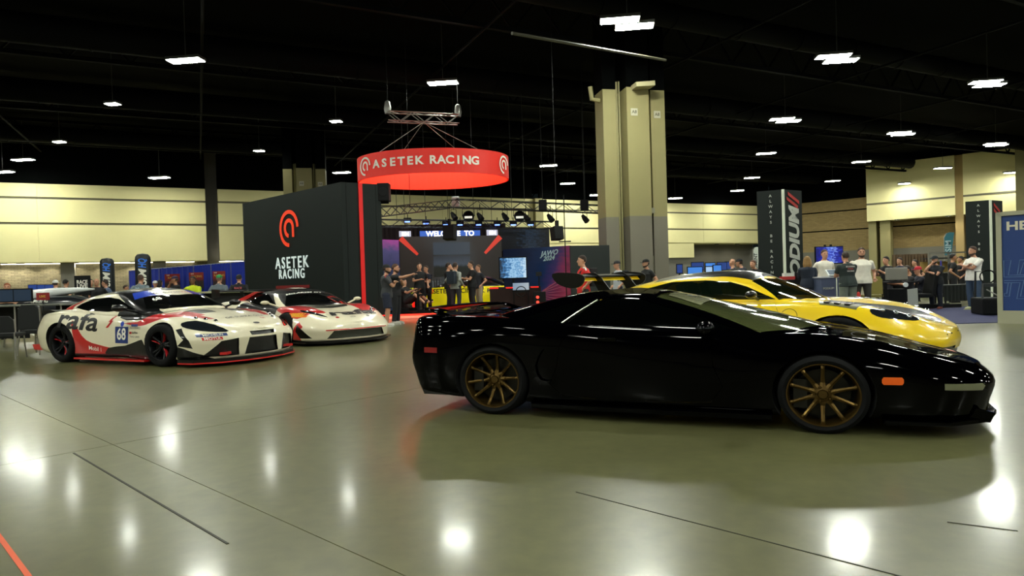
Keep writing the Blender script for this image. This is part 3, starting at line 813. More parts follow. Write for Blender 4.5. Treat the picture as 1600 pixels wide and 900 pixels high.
# pop-up lamp lids: thin recessed outlines
def outline(bvh, pts, w_, m, parent, name, view='top', off=.0015, closed=True, side=-1):
    """a thin line following a closed path on the shell"""
    bm = bmesh.new(); n = len(pts); L = []
    for u, v in pts:
        if view == 'top': o, d = Vector((u, v, 3)), Vector((0, 0, -1))
        elif view == 'side': o, d = Vector((u, side*3, v)), Vector((0, -side, 0))
        else: o, d = Vector((6, u, v)), Vector((-1, 0, 0))
        h, nn, _, _ = bvh.ray_cast(o, d)
        if h is None: continue
        if nn.dot(d) > 0: nn = -nn
        L.append((h+nn*off, nn))
    vs = []; m_ = len(L)
    for i, (p, nn) in enumerate(L):
        q = L[(i+1) % m_][0] if closed else L[min(i+1, m_-1)][0]; r_ = L[i-1][0] if closed or i else p
        t = (q-r_).normalized(); s = nn.cross(t)*w_/2
        vs.append((bm.verts.new([(p+s)[k]*SC[k] for k in range(3)]), bm.verts.new([(p-s)[k]*SC[k] for k in range(3)])))
    for i in range(m_ if closed else m_-1):
        a_, b_ = vs[i], vs[(i+1) % m_]
        try: bm.faces.new([a_[0], b_[0], b_[1], a_[1]])
        except ValueError: pass
    me = bpy.data.meshes.new(name); bm.to_mesh(me); bm.free(); me.materials.append(m)
    return link_mesh(name, me, parent)
m_gap = mat('panel gap', '010101', .9)
for s_ in (-1, 1):
    pts = smooth_poly([(2.78, s_*.60), (2.80, s_*.30), (3.12, s_*.24), (3.16, s_*.50)], 8)
    outline(bvh_n, pts, .010, m_gap, ncar, 'headlamp_lid_seam')

# ---------------------------------------------------------------- yellow rear-engine coupe with big wing
yel = mat('yellow paint', 'F2CE10', 0.3, coat=1.0)
cbk = mat('carbon black', '060706', 0.3, coat=.6, spec=.2)
glass_t = mat('smoked glass', '0A140C', 0.03, coat=1, alpha=.82)
th = .70; SC[:] = [1.09, 1.05, .945]
ycar = empty('sports_car', (2.18, 9.72, 0), -th, 'yellow sports car with black bonnet and tall rear wing, parked behind the black coupe', 'car')
PT = [(-1.0,0,.3,-1.08,0,.55,-1.05,0,.80,-1.0,.84),(-.98,.5,.3,-1.06,.5,.55,-1.02,.5,.82,-.93,.87),(-.88,.8,.28,-.93,.84,.55,-.85,.74,.83,-.75,.93),
(-.6,.9,.22,-.6,.94,.55,-.58,.80,.86,-.5,1.0),(-.33,.91,.18,-.33,.96,.6,-.33,.82,.88,-.3,1.0),(0,.91,.16,0,.965,.6,0,.82,.90,0,1.0),(.4,.9,.14,.4,.93,.55,.4,.80,.89,.4,.98),
(.8,.86,.13,.8,.885,.5,.8,.79,.87,.8,.95),(1.25,.85,.13,1.25,.87,.47,1.25,.78,.86,1.25,.92),(1.65,.85,.13,1.65,.88,.48,1.65,.77,.85,1.65,.89),(2.05,.87,.13,2.05,.91,.52,2.05,.77,.86,2.05,.85),
(2.457,.88,.14,2.457,.925,.55,2.457,.73,.84,2.457,.775),(2.8,.86,.14,2.8,.90,.5,2.8,.69,.78,2.8,.70),(3.08,.78,.14,3.1,.81,.45,3.07,.60,.69,3.1,.63),
(3.28,.55,.14,3.33,.58,.40,3.29,.42,.575,3.30,.57),(3.36,.28,.14,3.41,.3,.39,3.38,.22,.53,3.38,.535),(3.38,0,.14,3.43,0,.39,3.40,0,.51,3.40,.515)]
PH = [(-.8,0,.88,.1,0,1.18,.6,1.27),(-.78,.35,.88,.12,.3,1.175,.65,1.275),(-.55,.62,.89,.2,.48,1.15,.72,1.28),(-.05,.72,.90,.40,.56,1.16,.80,1.285),(.45,.76,.89,.65,.59,1.18,.9,1.29),
(.95,.77,.87,.95,.60,1.185,1.0,1.29),(1.4,.76,.86,1.2,.595,1.175,1.1,1.29),(1.85,.72,.86,1.42,.56,1.14,1.2,1.285),(2.05,.48,.86,1.50,.40,1.16,1.25,1.28),(2.13,.25,.86,1.53,.2,1.17,1.28,1.276),(2.15,0,.86,1.54,0,1.175,1.29,1.275)]
bm = grid_shell(body_rows(PT, .012), 4, 3)
side = lambda c: abs(c.y) > .35
region(bm, circle(0, .36, .385), 'side', 9, side); region(bm, circle(2.457, .345, .37), 'side', 9, side)
region(bm, smooth_poly([(.50,.20),(.46,.45),(.60,.80),(1.0,.95),(1.78,.92),(1.86,.5),(1.82,.20)], 2), 'side', 1, lambda c: abs(c.y) > .7 and c.z < .9)
region(bm, smooth_poly([(3.22,-.52),(3.28,-.2),(3.29,0),(3.28,.2),(3.22,.52),(2.2,.66),(2.1,0),(2.2,-.66)], 2), 'top', 3, lambda c: c.z > .45)
region(bm, [(3.24,-.20),(3.26,0),(3.24,.20),(3.05,.36),(2.78,.36),(2.4,.26),(2.12,.16),(2.12,-.16),(2.4,-.26),(2.78,-.36),(3.05,-.36)], 'top', 6, lambda c: c.z > .45)
region(bm, [(2.94+.225*math.cos(t_*PI/10)*.88-.088*math.sin(t_*PI/10)*(-.47), .655+.225*math.cos(t_*PI/10)*(-.47)+.088*math.sin(t_*PI/10)*.88) for t_ in range(20)], 'top', 4, lambda c: c.z > .4, mirror=True)
region(bm, [(2.22,.62),(2.27,.78),(2.62,.78),(2.66,.62)], 'top', 5, lambda c: c.z > .6, mirror=True)
region(bm, [(.25,.20),(.55,.18),(.68,.34),(.25,.34)], 'front', 7, lambda c: c.x > 3.0, mirror=True)
region(bm, [(-.5,.46),(.5,.46),(.48,.50),(-.48,.50)], 'front', 7, lambda c: c.x > 5)
region(bm, [(-.42,.19),(.42,.19),(.38,.30),(-.38,.30)], 'front', 7, lambda c: c.x > 3.2)
wl_ = wells(bm, 9); bvh_y = shell_bvh(bm)
split_parts(bm, {0: ('body_shell', yel, 0, None), 1: ('door', yel, 0, None), 3: ('bonnet', yel, 0, None), 4: ('headlamp', mat('headlamp glass', '1A1E22', .04, coat=1), .002, None), 5: ('fender_vent', mat('vent panel grey', '6A6A50', .35), .004, 'grey vent panel with black slots'),
    6: ('bonnet_panel', cbk, .002, 'black carbon centre of the bonnet'), 7: ('air_intake', trimb, -.015, None)}, ycar, gap={1: .004, 3: .004})
bm.free(); build_wells(wl_, ycar)
bm = grid_shell(house_rows(PH, .02), 4, 3)
region(bm, smooth_poly([(-.1,.93),(.15,1.06),(.5,1.15),(.95,1.165),(1.25,1.14),(1.46,1.07),(1.80,.90),(1.2,.90),(.6,.92)], 1), 'side', 1, lambda c: abs(c.y) > .5)
region(bm, [(1.47,-.52),(1.57,0),(1.47,.52),(1.83,.70),(2.00,.50),(2.09,.25),(2.11,0),(2.09,-.25),(2.00,-.50),(1.83,-.70)], 'top', 3, lambda c: c.x > 1.35)
region(bm, [(-.7,-.42),(-.7,.42),(.1,.38),(.1,-.38)], 'top', 4, lambda c: c.x < .6)
region(bm, [(.2,-.50),(.2,.50),(1.0,.545),(1.5,.48),(1.5,-.48),(1.0,-.545)], 'top', 5, lambda c: c.z > 1.05, only=(0,))
bvh_yh = shell_bvh(bm)
split_parts(bm, {0: ('roof_frame', yel, 0, None), 1: ('side_window', glass_t, -.006, None), 3: ('windscreen', glass_t, -.004, None), 4: ('rear_window', blk_gl, -.004, None), 5: ('roof_panel', cbk, .002, 'black carbon roof panel')}, ycar)
bm.free()
ywm = mat('satin grey alloy', '2A2B2A', .4, metal=.6)
for s_ in (-1, 1):
    wheel(ycar, (0, s_*.80, .36), .36, .27, .28, ywm, 10, s_, dish=.08); wheel(ycar, (2.457, s_*.78, .345), .345, .26, .24, ywm, 10, s_, rot=.2, dish=.04)
    sbuild(MB().ball((1.60, s_*.93, .97), (.06, .09, .05), 12, 8).tube([(1.62, s_*.76, .90), (1.61, s_*.9, .95)], .02, 6), 'wing_mirror', cbk, ycar, smooth=True)
    # louvre slats on the vents, lamp details
    for k in range(3):
        sbuild(MB().box((2.33+k*.10, s_*.70, .862-k*.012), (.05, .12, .014), ry=.12), 'louvre', mat('louvre black', '080808', .4), ycar)
    hl = [(2.84, s_*.69), (2.95, s_*.64), (3.06, s_*.60)]
    for k, (x_, y_) in enumerate(hl):
        h, n_, _, _ = bvh_y.ray_cast(Vector((x_, y_, 3)), Vector((0, 0, -1)))
        if h: sbuild(MB().ball((h.x, h.y, h.z-.004), .028, 10, 6), 'lamp_reflector', mat('lamp chrome', 'B8BCC0', .12, metal=1), ycar, smooth=True)
# nose: fuel lid seam, crest, splitter, black slit
sbuild(MB().prism([(3.0, -.80), (3.25, -.62), (3.42, -.3), (3.47, 0), (3.42, .3), (3.25, .62), (3.0, .80), (3.1, .4), (3.2, 0), (3.1, -.4)], .10, .135, 'Z'), 'front_splitter', cbk, ycar, bevel=.008)
outline(bvh_y, circle(1.98, .70, .085, 18), .006, m_gap, ycar, 'fuel_lid_seam', view='side')
outline(bvh_y, [(-.44, .475), (-.3, .485), (0, .488), (.3, .485), (.44, .475)], .016, m_gap, ycar, 'nose_slit', view='front', closed=False)
# rear wing: black blade with yellow underside strip, swan-neck mounts, end plates
wz, wx = 1.27, -.86
mb = MB(); prof = [(wx-.22, wz+.03), (wx-.05, wz+.035), (wx+.13, wz+.01), (wx+.15, wz-.005), (wx+.05, wz-.012), (wx-.12, wz-.012)]
mb.prism(prof, -.86, .86); sbuild(mb, 'wing_blade', cbk, ycar)
mb = MB(); mb.prism([(wx-.20, wz-.012), (wx+.10, wz-.018), (wx+.14, wz-.075), (wx-.1, wz-.06)], -.84, .84); sbuild(mb, 'wing_flap', yel, ycar, label='yellow lower edge of the wing')
for s_ in (-1, 1):
    ep = smooth_poly([(wx-.30, wz+.06), (wx+.05, wz+.06), (wx+.22, wz+.0), (wx+.18, wz-.14), (wx+.0, wz-.18), (wx-.22, wz-.10)], 3)
    sbuild(MB().prism(ep, s_*.86, s_*.885), 'end_plate', cbk, ycar, bevel=.004)
    up_ = [(wx-.10, wz+.05), (wx+.10, wz+.06), (wx+.20, wz-.02), (wx+.42, wz-.33), (wx+.22, wz-.36), (wx+.06, wz-.06), (wx-.08, wz-.0)]
    sbuild(MB().prism(up_, s_*.40-.012, s_*.40+.012), 'wing_strut', cbk, ycar, bevel=.004)
# cabin: seats, dash, wheel, red trim
mi = mat('cabin black', '0C0C0D', .8); mr = mat('cabin red trim', '8E1414', .6)
for y_ in (-.36, .36):
    mb = MB(); mb.box((.95, y_, .50), (.5, .48, .14)); mb.box((.66, y_, .82), (.12, .46, .62), ry=-.25); mb.box((.60, y_, 1.08), (.09, .24, .14), ry=-.2)
    sbuild(mb, 'seat', mi, ycar, bevel=.03)
sbuild(MB().box((1.68, 0, .78), (.42, 1.4, .16)), 'dashboard', mi, ycar, bevel=.03)
sbuild(MB().tube([(1.42, .36+.17*math.cos(2*PI*k/16), .84+.17*math.sin(2*PI*k/16)) for k in range(16)], .015, 6, closed=True), 'steering_wheel', mi, ycar, smooth=True)
for s_ in (-1, 1): sbuild(MB().prism([(.5, .5), (1.6, .5), (1.72, .84), (.6, .86)], s_*.72, s_*.70), 'door_card', mr, ycar)
mb = MB()
for s_ in (-1, 1): mb.tube([(.30, s_*.50, .5), (.34, s_*.47, 1.06), (.36, s_*.3, 1.13), (.36, 0, 1.14)], .022, 6)
mb.tube([(.33, -.47, .8), (.33, .47, .8)], .02, 6); sbuild(mb, 'roll_cage', mr, ycar, smooth=True)
sbuild(MB().prism([(-.7,.18),(-.6,.6),(3.0,.5),(3.2,.16)], -.52, .52), 'underbody', m_well, ycar)
sbuild(MB().box((1.2, 0, .30), (3.0, 1.6, .12)), 'floor_pan', m_well, ycar)

# ---------------------------------------------------------------- race cars in white, red and black livery
whp = mat('cream white paint', 'E4DCC0', 0.3, coat=.8)
redp = mat('racing red paint', 'C01A1C', 0.3, coat=.8)
blkp = mat('livery black', '060708', 0.35, coat=.4, spec=.2)
bluep = mat('livery blue', '1E3FB4', 0.3, coat=.6)
navy = mat('number board navy', '1C3476', 0.35)
white = mat('print white', 'E8E6DA', 0.4)
blackprint = mat('print black', '101112', 0.4)
yelprint = mat('print yellow', 'E0C020', 0.4)
gl = mat('dark windscreen glass', '0A0C0C', 0.04, coat=1, alpha=.92)
redrim = mat('wheel red accents', 'B41C22', .35)
darkrim = mat('dark racing wheel', '121418', .35, metal=.5)
th = 0.455; SC[:] = [1.04, 1.14, .957]
gcar = empty('race_car', (-7.31, 12.09, 0), -th, 'cream, red and black race coupe with number 68 on its door and a blue-ended sunstrip', 'car')
ST = [(-.88,0,.25,-.95,0,.52,-.92,0,.86,-.90,.88),(-.87,.5,.25,-.94,.5,.52,-.90,.5,.865,-.82,.89),(-.80,.78,.24,-.86,.82,.52,-.80,.70,.86,-.66,.91),(-.6,.88,.2,-.6,.93,.55,-.58,.79,.87,-.5,.935),
(-.35,.9,.17,-.33,.96,.6,-.33,.84,.89,-.33,.96),(0,.90,.15,0,.965,.6,0,.86,.92,0,.98),(.38,.88,.13,.38,.93,.55,.38,.82,.88,.4,.97),(.75,.83,.12,.75,.86,.48,.75,.78,.84,.8,.95),
(1.2,.82,.12,1.2,.84,.46,1.2,.77,.82,1.2,.93),(1.65,.83,.12,1.65,.86,.46,1.65,.77,.81,1.65,.90),(2.05,.87,.12,2.05,.90,.5,2.05,.78,.83,2.05,.90),(2.47,.90,.14,2.47,.93,.55,2.47,.76,.82,2.47,.87),
(2.85,.88,.13,2.85,.91,.5,2.85,.70,.76,2.85,.80),(3.15,.80,.12,3.18,.83,.45,3.14,.60,.69,3.14,.73),(3.35,.58,.12,3.40,.60,.42,3.36,.42,.60,3.36,.64),(3.45,.3,.12,3.49,.3,.42,3.46,.22,.55,3.46,.58),(3.48,0,.12,3.52,0,.42,3.48,0,.54,3.49,.55)]
SH = [(-0.6,0,0.96,0.25,0,1.214,0.6,1.276),(-0.6,0.3,0.96,0.25,0.27,1.208,0.62,1.277),(-0.52,0.55,0.95,0.28,0.46,1.186,0.68,1.282),(-0.1,0.68,0.93,0.42,0.55,1.18,0.75,1.287),(0.35,0.75,0.9,0.6,0.58,1.191,0.82,1.293),(0.9,0.77,0.86,0.85,0.59,1.207,0.88,1.293),(1.4,0.76,0.85,1.05,0.585,1.206,0.95,1.291),(1.78,0.72,0.87,1.16,0.56,1.198,1.02,1.295),(1.98,0.5,0.9,1.27,0.4,1.22,1.08,1.291),(2.08,0.25,0.91,1.3199999999999998,0.2,1.231,1.12,1.29),(2.1,0,0.915,1.3299999999999998,0,1.233,1.13,1.288)]
bm = grid_shell(body_rows(ST, .012), 4, 3)
side = lambda c: abs(c.y) > .35
S6 = lambda c: abs(c.y) > .6
region(bm, smooth_poly([(.30,.74),(.42,.66),(.62,.40),(1.0,.30),(1.5,.22),(1.55,.10),(.3,.10),(.36,.45)], 3), 'side', 2, S6)              # red sweep to the sill
region(bm, smooth_poly([(1.1,.27),(1.55,.32),(1.95,.42),(2.06,.40),(2.1,.10),(1.1,.10)], 2), 'side', 3, S6)                            # black ahead of the front wheel
region(bm, [(.3,.09),(2.2,.09),(2.2,.165),(.3,.165)], 'side', 3, S6)
region(bm, smooth_poly([(1.45,.70),(1.85,.72),(2.12,.84),(2.45,.90),(2.85,.82),(3.02,.74),(2.72,.80),(2.45,.78),(2.2,.71),(1.95,.655)], 2), 'side', 2, lambda c: abs(c.y) > .45) # red flash over the arch
region(bm, [(2.78,.60),(2.86,.62),(3.06,.42),(3.10,.30),(2.84,.34),(2.96,.44)], 'side', 3, lambda c: abs(c.y) > .6)
region(bm, [(2.80,.34),(2.80,.12),(3.30,.12),(3.2,.2),(2.96,.30)], 'side', 3, lambda c: abs(c.y) > .5)
region(bm, [(1.35,.79),(1.55,.745),(1.95,.755),(2.16,.85),(2.0,.90),(1.3,.95)], 'side', 3, lambda c: .55 < abs(c.y))
region(bm, [(-.84,.3),(-.70,.3),(-.66,.9),(-.84,.9)], 'side', 3, lambda c: abs(c.y) > .4)
# headlamp and front openings
region(bm, smooth_poly([(2.80,.70),(2.95,.73),(3.2,.66),(3.38,.55),(3.30,.545),(3.02,.60),(2.86,.64)], 2), 'side', 4, lambda c: abs(c.y) > .38 and c.x > 2.7)
region(bm, [(-.20,.455),(.20,.455),(.22,.52),(-.22,.52)], 'front', 5, lambda c: c.x > 3.2)
region(bm, [(-.30,.15),(.30,.15),(.24,.42),(-.24,.42)], 'front', 5, lambda c: c.x > 3.2)
region(bm, [(.38,.15),(.80,.16),(.62,.40),(.40,.43)], 'front', 5, lambda c: c.x > 2.9, mirror=True)
region(bm, circle(0, .345, .375), 'side', 9, side); region(bm, circle(2.47, .345, .375), 'side', 9, side)
region(bm, [(2.30,.12),(2.66,.14),(2.66,.40),(2.30,.42)], 'top', 6, lambda c: c.z > .6, mirror=True)
region(bm, [(1.55,-.5),(2.05,-.5),(2.2,-.3),(2.2,.3),(2.05,.5),(1.55,.5)], 'top', 3, lambda c: c.z > .6)
wl_ = wells(bm, 9); bvh_g = shell_bvh(bm)
split_parts(bm, {0: ('body_shell', whp, 0, None), 2: ('red_panel', redp, 0, 'red livery sweep'), 3: ('black_panel', blkp, 0, 'black livery panel'), 4: ('headlamp', mat('headlamp glass', '1A1E22', .04, coat=1), .002, None),
    5: ('grille', trimb, -.03, None), 6: ('bonnet_vent', mat('carbon satin', '15160F', .3), -.004, None)}, gcar)
bm.free(); build_wells(wl_, gcar)
bm = grid_shell(house_rows(SH, .02), 4, 3)
region(bm, [(.1,-.56),(.1,.56),(1.0,.60),(1.36,.50),(1.36,-.50),(1.0,-.60)], 'top', 5, lambda c: c.z > 1.0)
region(bm, smooth_poly([(-.02,.97),(.10,1.04),(.40,1.12),(.85,1.14),(1.12,1.11),(1.62,.92),(1.0,.89),(.45,.91)], 1), 'side', 1, lambda c: abs(c.y) > .5)
region(bm, [(1.25,.78),(2.1,.78),(1.80,1.0),(1.15,1.26),(1.0,1.2),(1.3,1.05)], 'side', 5, lambda c: abs(c.y) > .42, only=(0,))
region(bm, [(1.29,-.42),(1.35,0),(1.29,.42),(1.78,.66),(1.96,.49),(2.04,.25),(2.06,0),(2.04,-.25),(1.96,-.49),(1.78,-.66)], 'top', 3, lambda c: c.x > 1.18)
region(bm, [(1.22,-.52),(1.32,0),(1.22,.52),(1.44,.62),(1.57,0),(1.44,-.62)], 'top', 6, lambda c: c.x > 1.15)
region(bm, [(1.2,-.66),(1.60,-.66),(1.60,-.30),(1.2,-.30)], 'top', 7, lambda c: c.x > 1.15, only=(6,), mirror=True)
region(bm, [(-.1,.93),(-.12,.99),(.30,1.16),(.45,1.2),(-.6,1.2),(-.7,.9)], 'side', 8, lambda c: c.x < .30 and abs(c.y) > .3, only=(0,))
bvh_gh = shell_bvh(bm)
split_parts(bm, {0: ('roof_frame', whp, 0, None), 5: ('roof_panel', blkp, .002, 'black roof'), 1: ('side_window', gl, -.005, None), 3: ('windscreen', gl, -.003, None), 6: ('sunstrip', whp, 0, 'cream windscreen banner'), 7: ('sunstrip_end', bluep, 0, 'blue end of the windscreen banner'), 8: ('rear_pillar', redp, 0, 'red rear pillar')}, gcar)
bm.free()
def race_wheels(car, rear, front, yw, rt, n=10):
    for s_ in (-1, 1):
        for (x_, t_) in ((0, rt), (front, rt)):
            w_ = wheel(car, (x_, s_*yw, t_), t_, .235, .27, darkrim, n, s_, rot=.15*s_+x_, dish=.05, style='pairs')
            for k, ch in enumerate([c for c in w_.children if c.name.startswith('spoke')]):
                if k in (0, 3, 6): ch.data = red_spoke(ch.data)
_rs = {}
def red_spoke(me):
    if me.name not in _rs:
        m2 = me.copy(); m2.transform(Matrix.Diagonal((1, 1, .28, 1))); m2.materials.clear(); m2.materials.append(redrim); _rs[me.name] = m2
    return _rs[me.name]
race_wheels(gcar, 0, 2.47, .80, .345)
sp = [(2.86, -.93), (3.15, -.90), (3.42, -.66), (3.58, -.3), (3.61, 0), (3.58, .3), (3.42, .66), (3.15, .90), (2.86, .93), (2.9, .6), (3.3, .3), (3.3, -.3), (2.9, -.6)]
sbuild(MB().prism(sp, .055, .075, 'Z'), 'front_splitter', redp, gcar, label='red lower edge of the splitter')
sbuild(MB().prism([(a_-.02, b_*.985) for a_, b_ in sp], .075, .125, 'Z'), 'splitter_deck', blkp, gcar)
for s_ in (-1, 1):
    sbuild(MB().prism([(.35, s_*.84), (2.12, s_*.84), (2.12, s_*.93), (.35, s_*.93)], .07, .10, 'Z'), 'side_skirt', redp, gcar)
    sbuild(MB().ball((1.66, s_*.98, .96), (.07, .11, .06), 12, 8).tube([(1.70, s_*.75, .88), (1.68, s_*.93, .94)], .02, 6), 'wing_mirror', blkp, gcar, smooth=True)
    sbuild(MB().prism([(-.93, .30), (-.72, .30), (-.62, .20), (-.88, .20)], s_*.80, s_*.87), 'rear_fin', redp, gcar)
    sbuild(MB().box((3.36, s_*.52, .20), (.10, .22, .04), rz=-.5*s_), 'intake_bar', redp, gcar, label='red bar in the intake')
    h, n_, _, _ = bvh_g.ray_cast(Vector((3.0, s_*.60, 3)), Vector((0, 0, -1)))
    for k in range(3): 
        h, n_, _, _ = bvh_g.ray_cast(Vector((2.88+k*.12, s_*(.64-k*.07), 3)), Vector((0, 0, -1)))
        sbuild(MB().ball((h.x, h.y, h.z), .03, 10, 6), 'lamp_reflector', mat('lamp chrome', 'B8BCC0', .12, metal=1), gcar, smooth=True)
sbuild(MB().prism([(-1.0, .92), (-.74, .925), (-.60, .905), (-.62, .87), (-.95, .86)], -.68, .68), 'tail_spoiler', blkp, gcar)
sbuild(MB().prism([(-.7,.16),(-.6,.6),(3.0,.5),(3.3,.14)], -.52, .52), 'underbody', m_well, gcar)
# writing
decal(bvh_g, 'rafa', blackprint, gcar, (.42, .74), .46, rot=-.10, bold=.022, xs=1.28, shear=.08, grid=.05)
decal(bvh_g, '', redp, gcar, (1.16, .72), 1, poly=[(-.10, -.10), (.0, -.0), (-.05, .0), (.06, .10), (.10, .10), (.03, .02), (.07, .02), (-.04, -.10)], name='red_flash')
decal(bvh_g, '', navy, gcar, (1.47, .50), 1, poly=[(-.17, -.14), (.17, -.14), (.17, .14), (-.17, .14)], name='number_board')
decal(bvh_g, '68', white, gcar, (1.47, .505), .27, off=.008, bold=.02, xs=.9)
decal(bvh_g, '', bluep, gcar, (1.47, .685), 1, poly=circle(0, 0, .045, 10), name='round_sticker')
decal(bvh_g, 'ENDURANCE', blackprint, gcar, (1.83, .62), .05, bold=.0)
decal(bvh_g, '', navy, gcar, (1.80, .665), 1, poly=[(-.09, -.02), (.09, -.02), (.09, .02), (-.09, .02)], name='sponsor_sticker')
decal(bvh_g, 'SUPRA', blackprint, gcar, (1.83, .54), .055, bold=.01)
decal(bvh_g, 'TRACK SERIES', blackprint, gcar, (1.83, .475), .045, bold=.0)
decal(bvh_g, '', redp, gcar, (1.71, .54), 1, poly=[(-.03, -.02), (.03, -.02), (.03, .02), (-.03, .02)], name='sponsor_sticker')
decal(bvh_g, 'Mobil 1', white, gcar, (.80, .25), .10, rot=-.12, bold=.01)
decal(bvh_g, '', navy, gcar, (-.66, .50), 1, 'front', poly=[(-.17, -.022), (.13, -.022), (.13, .022), (-.17, .022)], name='sponsor_sticker')
decal(bvh_g, 'MICHELIN', white, gcar, (-.68, .50), .045, 'front', off=.007, bold=.01)
decal(bvh_g, '', redp, gcar, (-.70, .445), 1, 'front', poly=[(-.10, -.022), (.10, -.022), (.10, .022), (-.10, .022)], name='sponsor_sticker')
decal(bvh_g, 'MOTUL', white, gcar, (-.70, .445), .05, 'front', off=.007, bold=.015)
decal(bvh_g, 'GR SUPRA GT4', blackprint, gcar, (3.08, .02), .10, 'top', bold=.01, shear=.2)
decal(bvh_g, 'GR', redp, gcar, (3.20, .25), .07, 'top', bold=.01)
decal(bvh_g, '', blackprint, gcar, (3.36, 0), 1, 'top', poly=[(.055*math.cos(t_*PI/8), .03*math.sin(t_*PI/8)) for t_ in range(16)], name='nose_emblem')
decal(bvh_gh, '68', white, gcar, (1.64, -.40), .14, 'top', bold=.02, off=.006)
decal(bvh_gh, 'Windscreen', blackprint, gcar, (1.43, -.10), .10, 'top', bold=.015, off=.006)
decal(bvh_gh, 'RACING', redp, gcar, (1.43, .30), .08, 'top', bold=.01, off=.006)
decal(bvh_gh, 'RAFA', white, gcar, (1.1, .985), .05, off=.006)

th = .76; SC[:] = [.99, 1.12, .957]
mcar = empty('race_car', (-5.80, 15.7, 0), -th, 'low cream race car with lettering across its bonnet and a wide mesh grille', 'car')
MT = [(-.75,0,.25,-.85,0,.55,-.82,0,.90,-.8,.90),(-.74,.5,.25,-.84,.5,.55,-.8,.5,.90,-.74,.91),(-.68,.80,.22,-.76,.88,.55,-.72,.78,.89,-.62,.92),(-.5,.92,.18,-.5,.98,.55,-.5,.86,.89,-.45,.93),
(-.33,.95,.16,-.33,1.0,.6,-.33,.86,.90,-.3,.94),(0,.95,.14,0,1.0,.6,0,.86,.91,0,.96),(.4,.93,.12,.4,.98,.52,.4,.82,.88,.4,.97),(.8,.85,.12,.8,.88,.45,.8,.78,.82,.8,.93),(1.3,.84,.12,1.3,.87,.42,1.3,.77,.78,1.3,.90),
(1.8,.86,.12,1.8,.89,.45,1.8,.78,.77,1.8,.86),(2.25,.90,.12,2.25,.95,.5,2.25,.80,.79,2.25,.80),(2.67,.93,.14,2.67,.98,.52,2.67,.78,.78,2.67,.74),(3.05,.92,.12,3.05,.95,.44,3.05,.72,.70,3.05,.68),
(3.38,.82,.10,3.40,.84,.36,3.36,.62,.58,3.36,.60),(3.62,.58,.10,3.66,.60,.32,3.60,.42,.49,3.60,.52),(3.74,.3,.10,3.77,.3,.31,3.72,.22,.45,3.72,.47),(3.77,0,.10,3.80,0,.31,3.75,0,.44,3.75,.45)]
MH = [(-.4,0,.93,.45,0,1.12,.8,1.18),(-.4,.3,.93,.45,.25,1.115,.82,1.183),(-.3,.5,.92,.5,.42,1.10,.9,1.187),(.15,.62,.91,.65,.50,1.10,1.0,1.19),(.6,.72,.86,.85,.54,1.11,1.08,1.192),
(1.1,.77,.80,1.05,.56,1.11,1.12,1.192),(1.6,.77,.77,1.25,.56,1.105,1.18,1.19),(2.02,.73,.78,1.42,.54,1.09,1.24,1.185),(2.25,.52,.79,1.55,.40,1.10,1.30,1.178),(2.37,.26,.80,1.60,.2,1.11,1.33,1.172),(2.4,0,.80,1.61,0,1.112,1.34,1.17)]
bm = grid_shell(body_rows(MT, .012), 4, 3)
side = lambda c: abs(c.y) > .35
region(bm, smooth_poly([(1.9,.80),(2.35,.84),(2.8,.78),(3.2,.66),(3.05,.56),(2.75,.62),(2.3,.70)], 2), 'side', 2, lambda c: abs(c.y) > .40)
region(bm, [(.2,.1),(.2,.62),(.5,.95),(1.9,.90),(2.15,.78),(2.3,.1)], 'side', 3, lambda c: abs(c.y) > .7)
region(bm, [(2.96,.12),(3.02,.30),(3.15,.50),(3.28,.40),(3.16,.26),(3.22,.12)], 'side', 2, lambda c: abs(c.y) > .5)
region(bm, [(3.1,.30),(3.14,.44),(3.30,.32),(3.45,.16),(3.2,.16)], 'side', 3, lambda c: abs(c.y) > .5)
region(bm, smooth_poly([(2.92,.76),(3.08,.74),(3.28,.60),(3.42,.46),(3.30,.50),(3.10,.62)], 2), 'top', 4, lambda c: c.z > .35, mirror=True)
region(bm, [(-.60,.14),(.60,.14),(.50,.30),(-.50,.30)], 'front', 5, lambda c: c.x > 3.2)
region(bm, circle(0, .345, .375), 'side', 9, side); region(bm, circle(2.67, .335, .365), 'side', 9, side)
region(bm, [(2.45,-.46),(2.45,.46),(2.72,.34),(2.72,-.34)], 'top', 6, lambda c: c.z > .5)
wl_ = wells(bm, 9); bvh_m = shell_bvh(bm)
split_parts(bm, {0: ('body_shell', whp, 0, None), 2: ('red_panel', redp, 0, 'red livery flash'), 3: ('black_panel', blkp, 0, 'black side panel'), 4: ('headlamp', mat('headlamp glass', '1A1E22', .04, coat=1), .002, None), 5: ('grille', mat('radiator mesh', '3A3C32', .6), -.03, None), 6: ('bonnet_vent', mat('carbon satin', '15160F', .3), -.004, None)}, mcar)
bm.free(); build_wells(wl_, mcar)
bm = grid_shell(house_rows(MH, .02), 4, 3)
region(bm, [(.4,-.54),(.4,.54),(1.2,.56),(1.6,.48),(1.6,-.48),(1.2,-.56)], 'top', 5, lambda c: c.z > .9)
region(bm, smooth_poly([(.35,.93),(.6,1.06),(1.0,1.09),(1.25,1.07),(1.85,.83),(1.2,.82),(.7,.87)], 1), 'side', 1, lambda c: abs(c.y) > .5)
region(bm, [(-.5,.85),(-.4,1.2),(.55,1.2),(.42,.93),(.2,.88)], 'side', 5, lambda c: abs(c.y) > .3, only=(0,))
region(bm, [(1.62,-.40),(1.66,0),(1.62,.40),(2.08,.66),(2.23,.49),(2.33,.25),(2.36,0),(2.33,-.25),(2.23,-.49),(2.08,-.66)], 'top', 3, lambda c: c.x > 1.4)
